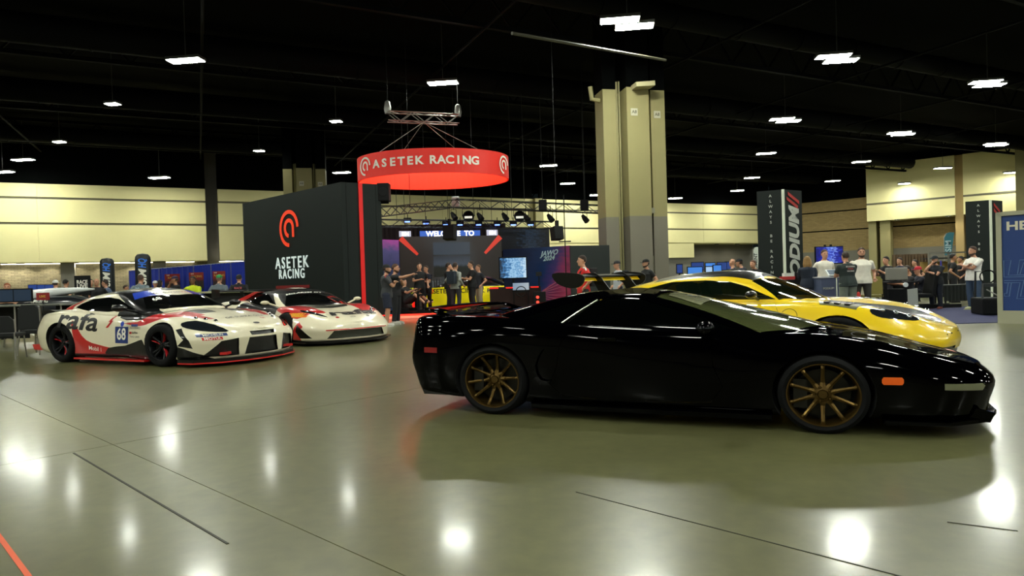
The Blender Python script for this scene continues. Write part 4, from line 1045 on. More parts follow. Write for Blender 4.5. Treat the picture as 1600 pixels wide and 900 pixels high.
region(bm, [(1.60,-.45),(1.64,0),(1.60,.45),(1.72,.54),(1.77,0),(1.72,-.54)], 'top', 6, lambda c: c.x > 1.4)
region(bm, [(.95,-.16),(.95,.16),(1.4,.14),(1.4,-.14)], 'top', 7, lambda c: c.z > 1.1)
region(bm, [(1.40,1.09),(1.52,1.07),(2.20,.76),(1.98,.76)], 'side', 8, lambda c: abs(c.y) > .42, only=(0,))
bvh_mh = shell_bvh(bm)
split_parts(bm, {0: ('roof_frame', blkp, 0, None), 5: ('roof_panel', blkp, .002, 'black roof'), 8: ('front_pillar', whp, .002, 'cream front pillar strip'), 1: ('side_window', gl, -.005, None), 3: ('windscreen', gl, -.003, None), 6: ('sunstrip', blkp, .002, 'black windscreen banner'), 7: ('roof_scoop', whp, .02, 'white roof hatch')}, mcar)
bm.free()
race_wheels(mcar, 0, 2.67, .84, .34)
sbuild(MB().prism([(3.0, -.96), (3.4, -.90), (3.7, -.64), (3.86, -.3), (3.89, 0), (3.86, .3), (3.7, .64), (3.4, .90), (3.0, .96), (3.3, .4), (3.4, 0), (3.3, -.4)], .05, .085, 'Z'), 'front_splitter', blkp, mcar)
wx, wz = -.72, 1.16
sbuild(MB().prism([(wx-.20, wz+.03), (wx, wz+.03), (wx+.16, wz), (wx+.16, wz-.02), (wx-.1, wz-.0)], -.92, .92), 'wing_blade', blkp, mcar)
for s_ in (-1, 1):
    sbuild(MB().prism([(wx-.24, wz+.06), (wx+.20, wz+.05), (wx+.20, wz-.12), (wx-.24, wz-.16)], s_*.92, s_*.94), 'end_plate', blkp, mcar)
    sbuild(MB().prism([(wx-.05, wz+.02), (wx+.08, wz+.02), (wx+.3, wz-.28), (wx+.12, wz-.30)], s_*.4-.012, s_*.4+.012), 'wing_strut', blkp, mcar)
    sbuild(MB().prism([(wx+.25, wz-.24), (wx+1.30, wz-.02), (wx+1.5, wz-.03), (wx+.5, wz-.30)], s_*.50, s_*.62), 'buttress', redp, mcar, label='red flying buttress')
    sbuild(MB().ball((1.96, s_*1.0, .90), (.05, .09, .045), 12, 8).tube([(2.0, s_*.75, .80), (1.98, s_*.93, .88)], .02, 6), 'wing_mirror', whp, mcar, smooth=True)
    for k in range(2):
        h, n_, _, _ = bvh_m.ray_cast(Vector((3.06+k*.14, s_*(.68-k*.08), 3)), Vector((0, 0, -1)))
        if h: sbuild(MB().ball((h.x, h.y, h.z), .028, 10, 6), 'lamp_reflector', mat('lamp chrome', 'B8BCC0', .12, metal=1), mcar, smooth=True)
sbuild(MB().prism([(-.6,.16),(-.5,.6),(3.2,.45),(3.5,.12)], -.52, .52), 'underbody', m_well, mcar)
outline(bvh_m, [(-.62+1.24*k_/16, .315-.0*k_) for k_ in range(17)], .022, redp, mcar, 'grille_trim', view='front', closed=False, off=.02)
decal(bvh_m, 'rafa', blackprint, mcar, (3.27, .10), .36, 'top', bold=.035, xs=1.8, shear=.1, off=.008)
decal(bvh_m, '', redp, mcar, (3.22, .60), 1, 'top', poly=[(-.06, -.06), (.0, .0), (-.03, .0), (.04, .06), (.07, .06), (.03, .01), (.05, .01), (-.02, -.06)], name='red_flash')
decal(bvh_m, 'PIRELLI', mat('print yellow', 'E0C020', 0.4), mcar, (2.98, .635), .09, bold=.02)
decal(bvh_m, '', mat('sticker orange', 'E07018', .4), mcar, (2.98, .63), 1, poly=[(-.22, -.045), (.22, -.045), (.22, .045), (-.22, .045)], name='sponsor_sticker', off=.002)
decal(bvh_m, 'GT4', blackprint, mcar, (3.52, 0), .06, 'top', bold=.01)
decal(bvh_m, '', redp, mcar, (3.48, -.30), 1, 'top', poly=circle(0, 0, .035, 10), name='round_sticker')
decal(bvh_m, '', blackprint, mcar, (3.48, .34), 1, 'top', poly=circle(0, 0, .035, 10), name='round_sticker')
decal(bvh_mh, 'McLAREN GT', white, mcar, (1.69, -.08), .11, 'top', bold=.02, off=.007, xs=1.2, shear=.3)
# ================================================================ PEOPLE
SC[:] = [1.04, 1.04, .957]
PS = Vector((1.04, 1.04, .957))
def horizon(px): return 437.8 - 0.03*(px-800)
def D_feet(px, y): return CAM.z*F/(y-horizon(px))
JOBS = []                        # (object name, MB, voxel, material, parent, extra MB)
def V(*a): return Vector(a)
SKIN = {'fair': mat('skin fair', 'C08E72', .55), 'tan': mat('skin tan', 'A87858', .55), 'brown': mat('skin brown', '6E4630', .55)}
m_eye = mat('eye dark', '15100C', .3)
def cloth(c): return mat('cloth '+c, c, .85, noise=(14, .08))
def hairm(c): return mat('hair '+c, c, .7)
def ik(S, T, a, b, pole):
    d = T-S; L = min(d.length, a+b-.004); d.normalize(); T = S+d*L
    x = (a*a-b*b+L*L)/(2*L); h = math.sqrt(max(a*a-x*x, 0)); p = pole-d*pole.dot(d)
    if p.length < 1e-4: p = Vector((0, 0, -1))-d*(-d.z)
    return S+d*x+p.normalized()*h, T
def limb(mb, pts, rs, n=10):
    mb.tube(pts, rs, n)
    for p, r in zip(pts, rs): mb.ball(tuple(p), r, n, 6)
def ell(mb, M, rings, n=16):
    """stack of ellipses (z, rx, ry, dx) in frame M"""
    vs = []; fs = []
    for z, rx, ry, dx in rings:
        for k in range(n):
            a = 2*PI*k/n; vs.append(M @ V(dx+rx*math.cos(a), ry*math.sin(a), z))
    m = len(rings)
    for i in range(m-1):
        for k in range(n): fs.append((i*n+k, i*n+(k+1) % n, (i+1)*n+(k+1) % n, (i+1)*n+k))
    fs.append(tuple(range(n))[::-1]); fs.append(tuple((m-1)*n+k for k in range(n)))
    mb.add(vs, fs)
ARMS = {  # hand targets in chest space relative to the pelvis: (x forward, y outward, z up), elbow pole
 'down': (V(.05, .26, .02), V(-1, .3, 0)), 'fold': (V(.22, -.10, .30), V(.1, 1, -.9)), 'chin': (V(.16, .02, .56), V(.2, .7, -1)),
 'point': (V(.62, .10, .50), V(0, .2, -1)), 'front': (V(.30, .02, .22), V(-.3, .8, -.6)), 'phone': (V(.30, .10, .32), V(-.2, .6, -1)),
 'hip': (V(.02, .24, .08), V(-.5, 1, 0)), 'desk': (V(.40, .16, .16), V(-.2, .6, -1)), 'wheel': (V(.46, .14, .30), V(-.1, .6, -1)), 'pocket': (V(.12, .2, .0), V(-.8, .8, 0)), 'back': (V(-.18, .2, .05), V(-1, .4, 0))}
def person(px, D, face, H=1.75, label='', top='202024', bottom='1C1E26', skin='fair', hair='2A1E16', arms=('down', 'down'), sleeve='short', legs='long', shoes='1A1A1C', pose='stand',
           cap=None, bald=False, long_hair=False, girth=1.0, z0=0.0, near=False, group=None, extra=None, beard=False, turn=0.0, lean=0.0, pack=None, xy=None, stripe=None, step=0.0):
    """face: heading in degrees, 0 = facing right in the picture, 90 = away from the camera, -90 = towards it"""
    x = X_at(px, D) if xy is None else xy[0]; y = D if xy is None else xy[1]
    root = empty('person', (x, y, z0), math.radians(face), label, 'person', group)
    k = H/1.75; sk = SKIN[skin]; g = girth
    body, shirt, pants = MB(), MB(), MB()
    if pose == 'stand':
        pel = V(0, 0, .93); hips = [V(0, s*.095, .90) for s in (1, -1)]
        ank = [V(-.02+step*s, s*.12, .09) for s in (1, -1)]; knee = [V(.02+step*s*.5+abs(step)*.15, s*.115, .49) for s in (1, -1)]
    elif pose == 'sit':
        pel = V(0, 0, .50); hips = [V(.02, s*.10, .50) for s in (1, -1)]; knee = [V(.44, s*.13, .53) for s in (1, -1)]; ank = [V(.50, s*.13, .10) for s in (1, -1)]
    elif pose == 'sim':
        pel = V(0, 0, .38); hips = [V(.02, s*.10, .38) for s in (1, -1)]; knee = [V(.42, s*.14, .60) for s in (1, -1)]; ank = [V(.80, s*.13, .30) for s in (1, -1)]; lean = -.25
    M = Matrix.Translation(pel) @ Matrix.Rotation(lean, 4, 'Y')
    tor = [(-.09, .07*g, .12, 0), (-.03, .115*g, .165*g, 0), (.06, .115*g, .165*g, 0), (.16, .105*g, .148*g, .01), (.26, .115*g, .158*g, .005), (.36, .122*g, .178*g, 0), (.42, .115, .180, -.01), (.465, .095, .145, -.015), (.50, .072, .095, -.015), (.525, .05, .07, -.01)]
    ell(body, M, tor)
    neck = [M @ V(-.01, 0, .50), M @ V(.015, 0, .58)]; limb(body, neck, [.060, .054])
    HM = M @ Matrix.Translation(V(.02, 0, .685)) @ Matrix.Rotation(-lean, 4, 'Y') @ Matrix.Rotation(turn, 4, 'Z')
    ell(body, HM, [(-.125, .03, .03, .05), (-.11, .055, .045, .035), (-.07, .078, .062, .018), (-.02, .09, .072, .008), (.03, .094, .076, 0), (.075, .086, .07, -.004), (.105, .062, .052, -.006), (.122, .03, .025, -.006)])
    body.tube([HM @ V(.098, 0, .012), HM @ V(.118, 0, -.028)], [.008, .015], 6); body.ball(tuple(HM @ V(.112, 0, -.03)), .014, 6, 5)
    for s in (1, -1): body.ball(tuple(HM @ V(-.004, s*.078, -.005)), (.018, .010, .03), 8, 6)
    body.ball(tuple(HM @ V(.088, 0, -.068)), (.012, .024, .007), 8, 5)
    fing = MB(); sh_end = []
    for i, s in enumerate((1, -1)):
        nm = arms[i]; tgt, pole = ARMS[nm]
        S = M @ V(-.01, s*.170*min(g, 1.15), .415); T = M @ V(tgt.x, tgt.y*s, tgt.z); pl = (M.to_3x3() @ V(pole.x, pole.y*s, pole.z))
        E, W = ik(S, T, .285, .255, pl)
        limb(body, [S, S.lerp(E, .5), E], [.056, .048*g, .040]); limb(body, [E, E.lerp(W, .35), W], [.040, .041, .027])
        d = (W-E).normalized(); up = V(0, 0, 1) if abs(d.z) < .8 else (M.to_3x3() @ V(1, 0, 0)); sd = d.cross(up).normalized(); nn = sd.cross(d)
        pc = W+d*.05; body.tube([W, W+d*.03, W+d*.085], [.026, .034, .036], 8); 
        for q, off in enumerate((-.027, -.009, .009, .027)):
            L = (.060, .072, .068, .052)[q]; b0 = W+d*.078+sd*off; b1 = b0+d*L*.5-nn*.006; b2 = b0+d*L*.85-nn*.026
            fing.tube([b0, b1, b2], [.0095, .009, .007], 6)
        t0 = W+d*.03-sd*.024*s; t1 = W+d*.07-sd*.052*s-nn*.008; t2 = W+d*.095-sd*.056*s-nn*.016
        fing.tube([t0, t1, t2], [.012, .011, .008], 6)
        if sleeve == 'short': ends = [S, S.lerp(E, .66)]; rr = [.068, .060]
        elif sleeve == 'long': ends = [S, S.lerp(E, .5), E, E.lerp(W, .95)]; rr = [.068, .060, .052, .038]
        elif sleeve == 'half': ends = [S, S.lerp(E, .9)]; rr = [.068, .056]
        shirt.tube(ends, rr, 10)
        for p, r in list(zip(ends, rr))[:-1]: shirt.ball(tuple(p), r, 10, 6)
    for i in range(2):
        Hp, Kn, An = hips[i], knee[i], ank[i]
        limb(body, [Hp, Hp.lerp(Kn, .5), Kn], [.088, .075, .056]); limb(body, [Kn, Kn.lerp(An, .3), An], [.054, .056, .036])
        foot = V(1, 0, 0) if pose != 'sim' else V(.7, 0, .7); body.tube([An+V(-.03, 0, -.04), An+foot*.16+V(0, 0, -.06)], [.035, .03], 8)
        if legs == 'long': pp = [Hp, Hp.lerp(Kn, .5), Kn, Kn.lerp(An, .5), An+V(0, 0, -.0)]; pr = [.105*g, .092, .074, .068, .062]
        elif legs == 'shorts': pp = [Hp, Hp.lerp(Kn, .5), Hp.lerp(Kn, .93)]; pr = [.112*g, .105, .10]
        pants.tube(pp, pr, 12)
        for p, r in list(zip(pp, pr))[:-1]: pants.ball(tuple(p), r, 12, 6)
        sh = MB(); f3 = foot
        c = An+V(.055, 0, -.045) if pose != 'sim' else An+V(.08, 0, .02)
        if pose == 'sim': sh.tube([An+V(0, 0, -.04), An+V(.05, 0, .03), An+V(.09, 0, .12)], [.045, .047, .035], 8)
        else: sh.ball(tuple(c), (.135, .048, .048), 12, 8); sh.ball(tuple(An+V(-.01, 0, -.02)), (.05, .042, .05), 10, 6); sh.box((c.x, c.y, .012), (.25, .085, .024))
        JOBS.append(('shoe', sh, 0, cloth(shoes), root, None, k))
    inf = lambda r, a: [(z, rx+a, ry+a, dx) for z, rx, ry, dx in r]
    ell(shirt, M, inf([(-.12 if pose == 'stand' else -.04, .128*g, .182*g, 0), (-.02, .128*g, .178*g, 0)]+tor[2:9], .016)); shirt.tube([M @ V(-.015, 0, .47), M @ V(-.005, 0, .535)], [.075, .062], 12)
    ell(pants, Matrix.Translation(pel), inf([(-.10, .10*g, .15*g, 0), (0, .115*g, .16*g, 0), (.09, .11*g, .155*g, 0)], .006))
    vx = .011 if near else .017
    JOBS.append(('body', body, vx, sk, root, fing, k))
    JOBS.append(('shirt', shirt, vx, cloth(top), root, None, k)); JOBS.append(('trousers' if legs == 'long' else 'shorts', pants, vx, cloth(bottom), root, None, k))
    if not bald:
        hm = MB()
        rings = [(-.03, .070, .074, -.035), (.02, .084, .083, -.022), (.06, .092, .082, -.010), (.095, .082, .07, -.006), (.122, .055, .048, -.008), (.136, .02, .02, -.008)]
        if cap: rings = [(-.04, .070, .074, -.035), (.0, .080, .080, -.028), (.03, .082, .08, -.026)]
        ell(hm, HM, rings)
        if long_hair:
            for s in (1, -1, 0): limb(hm, [HM @ V(-.05, s*.05, .02), HM @ V(-.075, s*.065, -.12), HM @ V(-.08, s*.06, -.27)], [.05, .05, .028])
        if beard: ell(hm, HM, [(-.135, .03, .03, .05), (-.115, .064, .052, .033), (-.075, .082, .068, .016), (-.05, .05, .07, .01)])
        JOBS.append(('hair', hm, vx, hairm(hair), root, None, k))
    if cap:
        cm = MB(); ell(cm, HM, [(.035, .104, .088, -.003), (.07, .102, .086, -.005), (.105, .086, .072, -.006), (.132, .05, .045, -.006), (.14, .015, .015, -.006)])
        if cap[1]: cm.prism([(0, 0), (0, 0), (0, 0)], 0, 0) if False else None
        sgn = cap[1]
        vs = []; n = 10
        for zz in (.036, .046):
            for q in range(n+1):
                a = -PI/2+PI*q/n; p = HM @ V(sgn*(.075+.10*math.cos(a)), .075*math.sin(a), zz-.01*math.cos(a)*1.2); vs.append(p)
        fs = [tuple(range(n+1)), tuple(range(2*n+1, n, -1))]+[(q, q+1, n+1+q+1, n+1+q) for q in range(n)]+[(n, 0, n+1, 2*n+1)]
        cm.add(vs, fs); JOBS.append(('cap', cm, 0, cloth(cap[0]), root, None, k))
    f_ = (face+turn*57.3) % 360
    if f_ > 180-5:      # some of the face is towards the camera
        for s in (1, -1):
            e = MB(); e.ball(tuple(HM @ V(.088, s*.032, .012)), (.008, .014, .008), 8, 5); JOBS.append(('eye', e, 0, m_eye, root, None, k))
            e = MB(); e.box(tuple(HM @ V(.093, s*.033, .032)), (.008, .034, .007)); JOBS.append(('eyebrow', e, 0, hairm(hair), root, None, k))
    if pack:
        b = MB(); b.box(tuple(M @ V(-.21, 0, .28)), (.17, .30, .44)); JOBS.append(('backpack', b, -.03, cloth(pack), root, None, k))
        b = MB()
        for s in (1, -1): b.tube([M @ V(-.12, s*.11, .42), M @ V(-.02, s*.12, .485), M @ V(.10, s*.12, .42), M @ V(.14, s*.13, .30), M @ V(.06, s*.17, .16)], .016, 6)
        JOBS.append(('strap', b, 0, cloth(pack), root, None, k))
    if stripe:
        for s in (1, -1):
            b = MB(); S = M @ V(-.01, s*.175, .435); b.tube([M @ V(.02, s*.09, .51), M @ V(.0, s*.17, .50), M @ V(0, s*.235, .44)], .02, 6); JOBS.append(('shoulder_stripe', b, 0, cloth(stripe), root, None, k))
    root['k'] = k
    PEOPLE[root.name] = (root, M, HM, k)
    return root
PEOPLE = {}
def chest_print(root, lines, m, back=True, size=.05, z=.34):
    """printed lettering just off the cloth"""
    _, M, HM, k = PEOPLE[root.name]
    for i, (t, s_) in enumerate(lines):
        sg = -1 if back else 1
        o = M @ V(sg*.155, 0, z-i*size*1.25)
        o = V(o.x*PS.x, o.y*PS.y, o.z*PS.z)*k
        put_text('lettering', t, m, root, o, (0, -1, 0) if back else (0, 1, 0), (0, 0, 1), size*s_*k, depth=.003, bold=.02)
def flush():
    tmp = []
    for name, mb, vx, m, root, extra, k in JOBS:
        me = mb.mesh(name, m, smooth=True, weld=False, bevel=(-vx if vx < 0 else 0))
        if vx > 0:
            ob = bpy.data.objects.new('tmp', me); COL.objects.link(ob)
            r = ob.modifiers.new('r', 'REMESH'); r.mode = 'VOXEL'; r.voxel_size = vx; r.use_smooth_shade = True
            s = ob.modifiers.new('s', 'SMOOTH'); s.iterations = 3; s.factor = .5
            tmp.append(ob)
        else: tmp.append(me)
    dg = bpy.context.evaluated_depsgraph_get(); dg.update()
    for (name, mb, vx, m, root, extra, k), t in zip(JOBS, tmp):
        if vx > 0:
            me = bpy.data.meshes.new_from_object(t.evaluated_get(dg)); src = t.data; bpy.data.objects.remove(t); bpy.data.meshes.remove(src)
            me.name = name
            if extra:
                bm = bmesh.new(); bm.from_mesh(me); e2 = extra.mesh('x', m, smooth=True); bm.from_mesh(e2); bm.to_mesh(me); bm.free(); bpy.data.meshes.remove(e2)
        else: me = t
        me.transform(Matrix.Diagonal((PS.x*k, PS.y*k, PS.z*k, 1)))
        if not me.materials: me.materials.append(m)
        for p in me.polygons: p.use_smooth = True
        link_mesh(name, me, root)
    JOBS.clear()

# ---- around the black booth
LP = 'people standing round the red-lit booth'
p_ = person(604, 18.0, 5, 1.80, 'bearded man in grey tee and navy shorts, arms folded, beside the red stripe', '34363A', '1C2236', arms=('fold', 'fold'), legs='shorts', shoes='C8C8C0', cap=('1A1C20', -1), beard=True, near=True, girth=1.08, group=LP, stripe='8A3030')
p_ = person(618, 18.9, -12, 1.84, 'man in black polo pointing right with outstretched arm', '121318', '14161C', hair='4A3020', arms=('fold', 'point'), shoes='B8B8B0', near=True, group=LP, beard=True)
PLZ = .16
person(637, 22.2, -30, 1.75, 'man in shorts sitting low in the racing rig with bare legs', '16181C', '16181C', arms=('wheel', 'wheel'), legs='shorts', pose='sim', z0=PLZ+.05, group=LP)
person(656, 22.6, -75, 1.80, 'man in black shirt standing over the racing rig, head bowed', '101216', '101218', arms=('down', 'front'), z0=PLZ, group=LP)
person(667, 23.4, -120, 1.72, 'dark haired man in navy shirt behind the racing rig', '14182A', '16161C', arms=('front', 'down'), z0=PLZ, group=LP)
person(701, 22.8, 10, 1.78, 'man in black holding a hand to his mouth before the yellow car', '0E0F12', '14141A', arms=('fold', 'chin'), z0=PLZ, group=LP)
person(712, 22.0, 60, 1.76, 'man in grey sweatshirt wearing a dark backpack', '8A8E88', '26262C', sleeve='long', arms=('down', 'down'), z0=PLZ, pack='1A2430', group=LP)
person(738, 22.2, -160, 1.80, 'man in black polo talking with hands together, right of the yellow car door', '0C0D12', '0C0D12', arms=('front', 'front'), near=True, z0=PLZ, girth=1.1, group=LP)
person(749, 23.6, -150, 1.70, 'person in light trousers half hidden behind the man in black polo', '20242C', 'A89A80', hair='6A5038', z0=PLZ, group=LP)
# ---- behind the cars
p_ = person(912, 15.4, 190, 1.80, 'man in red and white jersey with rucksack walking left', 'C0201E', '2A2C30', hair='2A1A12', arms=('hip', 'hip'), near=True, stripe='E4E4E0', pack='1A1A1E')
person(966, 20.0, 195, 1.76, 'man in pale tee and backwards cap with dark backpack', 'AEB4BA', '2C3044', cap=('1C1C20', 1), hair='6A6460', pack='20242C')
person(1011, 19.2, 200, 1.76, 'stout bearded man in black tee and black cap before the grey pillar', '16181A', '20222A', cap=('0E0E10', 1), beard=True, girth=1.3)
person(1070, 26, -95, 1.30, 'seated person in camouflage cap at the far blue screens', '2A2E2A', '20242C', cap=('7A8060', 1), pose='stand', group='people at the far screens')
person(1146, 19.5, 120, 1.70, 'bald man seen from behind above the yellow roof', '1A1C22', '1A1C22', bald=True)
person(1166, 20.5, 150, 1.74, 'person in dark cap bending at the far desk', '1E2230', '1A1C22', cap=('14161A', 1), lean=.25)
person(1182, 20.0, 215, 1.66, 'man with short hair and black top looking down, left of the podium tower', '121318', '15161A', hair='5A3A28', lean=.2)
# ---- right hand booth
RG = 'people at the right hand booths'
person(1262, 17.4, 70, 1.66, 'blonde woman in navy jacket seen from behind at the counter', '1C2434', '1C2434', hair='8A6A3C', long_hair=True, sleeve='long', arms=('front', 'front'), near=True, group=RG)
person(1289, 18.3, -92, 1.86, 'man in white polo behind the counter with the tablet', 'DAD6C8', '2A2A30', hair='4A3426', arms=('down', 'down'), near=True, group=RG)
p_ = person(1325, 16.2, 95, 1.72, 'man in charcoal printed tee and grey shorts leaning on the counter', '26302F', '6C7468', hair='2A1C14', arms=('front', 'desk'), legs='shorts', near=True, girth=1.15, lean=.10, group=RG)
for t_, c_, z_ in (('SCUDERIA', 'B8B4B0', .40), ('ITALIA', 'A04040', .34), ('RACING', 'B8B4B0', .28)): chest_print(p_, [(t_, 1)], mat('shirt print '+c_, c_, .7), True, .05, z_)
person(1347, 17.0, 250, 1.84, 'man in white polo and dark trousers facing the leaning man', 'E2DED0', '34342E', hair='3A2418', arms=('down', 'down'), near=True, girth=1.15, beard=True, group=RG)
person(1386, 19.0, 195, 1.62, 'man in black tee looking at a phone, right of the white polo', '101114', '2C2C30', arms=('phone', 'phone'), hair='141010', near=True, group=RG)
person(1407, 21.5, 200, 1.62, 'man in grey and navy top behind the monitor back', '2C3040', '20222A', hair='2A1C14', group=RG)
person(1431, 23, 180, 1.55, 'person in black beyond the monitor desk', '14161A', '15161A', hair='1A1412', group=RG)
person(1436, 19.2, 175, 1.70, 'seated driver in dark suit wearing a red cap', '1A1C2A', '16181E', cap=('B02030', 1), pose='sit', arms=('wheel', 'wheel'), group=RG)
person(1419, 18.6, 178, 1.75, 'seated person in shorts with bare legs behind the monitor', '15161A', '15161A', skin='tan', pose='sit', legs='shorts', arms=('wheel', 'wheel'), group=RG)
person(1462, D_feet(1462, 483), -150, 1.58, 'man in dark polo and cap with a hand on his chin', '14181E', '141A28', cap=('1A2228', 1), arms=('fold', 'chin'), near=True, girth=1.15, shoes='7A4030', hair='2A2A2A', beard=True, group=RG)
person(1489, 21.5, -20, 1.70, 'man in black tee looking right by the dark table', '0E0F12', '1A1A1E', hair='15100E', arms=('front', 'down'), skin='tan', group=RG)
person(1503, 22.5, 160, 1.62, 'person in black with dark hair behind the man in white tee', '0E0F12', '14141A', hair='15100E', skin='tan', group=RG)
person(1522, D_feet(1522, 484.5), 188, 1.80, 'man in white tee and blue jeans with folded arms', 'E4E2DA', '34465E', hair='3A261A', arms=('fold', 'fold'), shoes='B4B48C', near=True, girth=1.12, beard=True, group=RG)
person(1584, 18.5, 185, 1.62, 'person in cream top partly hidden by the blue panel', 'C8C2A0', '2A3040', hair='1A1412', long_hair=True, arms=('phone', 'phone'), group=RG)
# ---- left hand area
LG = 'visitors at the left hand simulators'
person(12, 17.5, -60, 1.58, 'person with reddish hair in a blue jersey at the far left', '16446E', '20242C', hair='8A4A28', pose='stand', arms=('front', 'front'), group=LG)
p_ = person(87, 22.0, 100, 1.72, 'person in white cap and white top with a dark back panel', 'D4D4D0', '20222A', cap=('E0E0DC', 1), group=LG)
person(103, 23.0, 80, 1.76, 'dark haired person in black, left of the black sign', '101116', '101116', hair='141010', girth=1.2, group=LG)
person(141, 22.4, -20, 1.74, 'man with short dark hair in a dark top right of the black sign', '1C2022', '1C2022', hair='2A2018', group=LG)
person(152, 21.4, -80, 1.72, 'bald man in a dark top with white marks', '1A1C20', '1A1C20', bald=True, girth=1.1, group=LG)
person(166, 22.6, 190, 1.70, 'man in blue grey shirt with dark hair before the first black tube', '5A6A86', '20222A', hair='241A14', group=LG)
person(196, 24.5, 20, 1.50, 'person in an orange top between the two black tubes', 'C8502A', '20222A', hair='241A14', group=LG)
p_ = person(220, 19.5, 88, 1.76, 'man in grey tee with pale blue print seen from behind', '6A7880', '20222A', hair='3A2418', girth=1.2, near=True, group=LG)
for t_, z_ in (('28', .36), ('RACING', .26)): chest_print(p_, [(t_, 1)], mat('shirt print pale blue', 'A8C8DC', .7), True, .12 if t_ == '28' else .07, z_)
person(243, 23.5, -60, 1.62, 'person in a white cap right of the second black tube', '9A8A80', '20222A', cap=('D8D8D4', 1), group=LG)
person(250, 24.2, 80, 1.66, 'dark haired person near the first red poster', '2A2018', '20222A', hair='1A120E', long_hair=True, group=LG)
person(275, 21.0, 195, 1.72, 'man in black tee and dark cap with a hand at his mouth', '121418', '20222A', cap=('2A1E3A', 1), arms=('fold', 'chin'), skin='tan', group=LG)
person(302, 19.6, -80, 1.66, 'woman in fluorescent yellow jacket over white top', 'C2D41E', '20222A', skin='brown', hair='15100E', long_hair=True, sleeve='long', arms=('front', 'hip'), near=True, group=LG)
person(343, 19.6, 90, 1.68, 'man in grey tee and green cap seen from behind', '5E6870', '20222A', cap=('2E8A4A', 1), hair='6A5A4A', girth=1.25, near=True, group=LG)
p_ = person(374, 19.8, 100, 1.68, 'person in black tee with red and white back print beside the black wall', '0E1014', '20222A', hair='15100E', girth=1.15, near=True, group=LG)
chest_print(p_, [('RACE', 1)], mat('shirt print red', 'C06060', .7), True, .09, .36); chest_print(p_, [('DAY', 1)], mat('shirt print white', 'C8C0C0', .7), True, .09, .26)
flush()
# ================================================================ BLACK BOOTH AND STAGE
SC[:] = [1.04, 1.04, .957]
boothblk = mat('booth graphic black', '0A1514', 0.6, spec=.3)
redled = emis('red led strip', 'FF1A10', 2.2)
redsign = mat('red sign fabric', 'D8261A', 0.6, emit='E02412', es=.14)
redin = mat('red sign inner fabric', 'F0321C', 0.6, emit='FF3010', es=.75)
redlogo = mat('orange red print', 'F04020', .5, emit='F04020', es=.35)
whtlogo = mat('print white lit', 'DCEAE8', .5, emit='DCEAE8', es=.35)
truss_m = mat('aluminium truss', '8A8C88', .35, metal=.7)
truss_d = mat('black truss', '16181A', .4)
black_m = mat('matt black', '0B0C0E', .6, spec=.2)

def plane_pt(px, py, P0, n):
    d = ray(px, py); return CAM + d*((P0-CAM).dot(n)/d.dot(n))
def arc_strip(mb, c, r, u, R_, w, a0, a1, depth, n=24, tail=None):
    """flat curved stroke around c in the plane (r, u); tail = extra point at the end"""
    pts = [(R_*math.cos(a0+(a1-a0)*k/n), R_*math.sin(a0+(a1-a0)*k/n)) for k in range(n+1)]
    if tail: pts.append(tail)
    nrm = r.cross(u); vs = []; fs = []
    for i, (x, y) in enumerate(pts):
        q = pts[min(i+1, len(pts)-1)]; p = pts[max(i-1, 0)]
        t = Vector((q[0]-p[0], q[1]-p[1])).normalized(); s = Vector((-t.y, t.x))*w/2
        for sg in (1, -1):
            for dd in (0, depth): vs.append(c + r*(x+s.x*sg) + u*(y+s.y*sg) + nrm*dd)
    for i in range(len(pts)-1):
        a, b = i*4, i*4+4
        fs += [(a, a+1, b+1, b), (a+2, b+2, b+3, a+3), (a+1, a+3, b+3, b+1), (a, b, b+2, a+2)]
    fs += [(0, 2, 3, 1), (len(vs)-4, len(vs)-3, len(vs)-1, len(vs)-2)]
    mb.add(vs, fs)
def logo(parent, c, r, u, R_, m):
    mb = MB(); arc_strip(mb, c, r, u, R_*.9, R_*.20, math.radians(2), math.radians(268), .01); mb.build('logo_ring', m, parent)
    mb = MB(); arc_strip(mb, c+u*R_*.02, r, u, R_*.42, R_*.20, math.radians(262), math.radians(0), .01, tail=(R_*.42, -R_*.50)); mb.build('logo_letter', m, parent)

C_, L_, R2 = V(-5.42, 21, 0), V(-10.5, 25.6, 0), V(-4.29, 21.76, 0)
HB = 4.51
bw = empty('booth_wall', C_, 0, 'tall black booth wall with a round orange logo and white lettering', 'exhibition wall')
poly = [(0, 0), tuple((L_-C_)[:2]), tuple((L_+(R2-C_)-C_)[:2]), tuple((R2-C_)[:2])]
MB().prism(poly, 0, HB, 'Z').build('wall_body', boothblk, bw)
lr = (C_-L_).normalized(); lu = V(0, 0, 1); ln = lr.cross(lu)
if ln.y > 0: ln = -ln
off = ln*.012
def onwall(px, py): return plane_pt(px, py, C_, ln) - C_ + off
wd = (plane_pt(482, 410, C_, ln)-plane_pt(430, 410, C_, ln)).length
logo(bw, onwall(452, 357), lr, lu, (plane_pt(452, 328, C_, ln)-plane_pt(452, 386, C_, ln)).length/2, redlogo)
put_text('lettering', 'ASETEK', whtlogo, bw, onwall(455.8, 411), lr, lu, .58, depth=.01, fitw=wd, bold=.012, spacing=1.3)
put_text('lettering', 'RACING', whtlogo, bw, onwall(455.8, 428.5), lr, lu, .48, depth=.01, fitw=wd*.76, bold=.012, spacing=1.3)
p = onwall(457, 448); MB().box((p.x, p.y, p.z), (wd*1.0, .02, .10), rz=math.atan2(lr.y, lr.x)).build('red_bar', mat('red print', '7A1418', .5), bw)
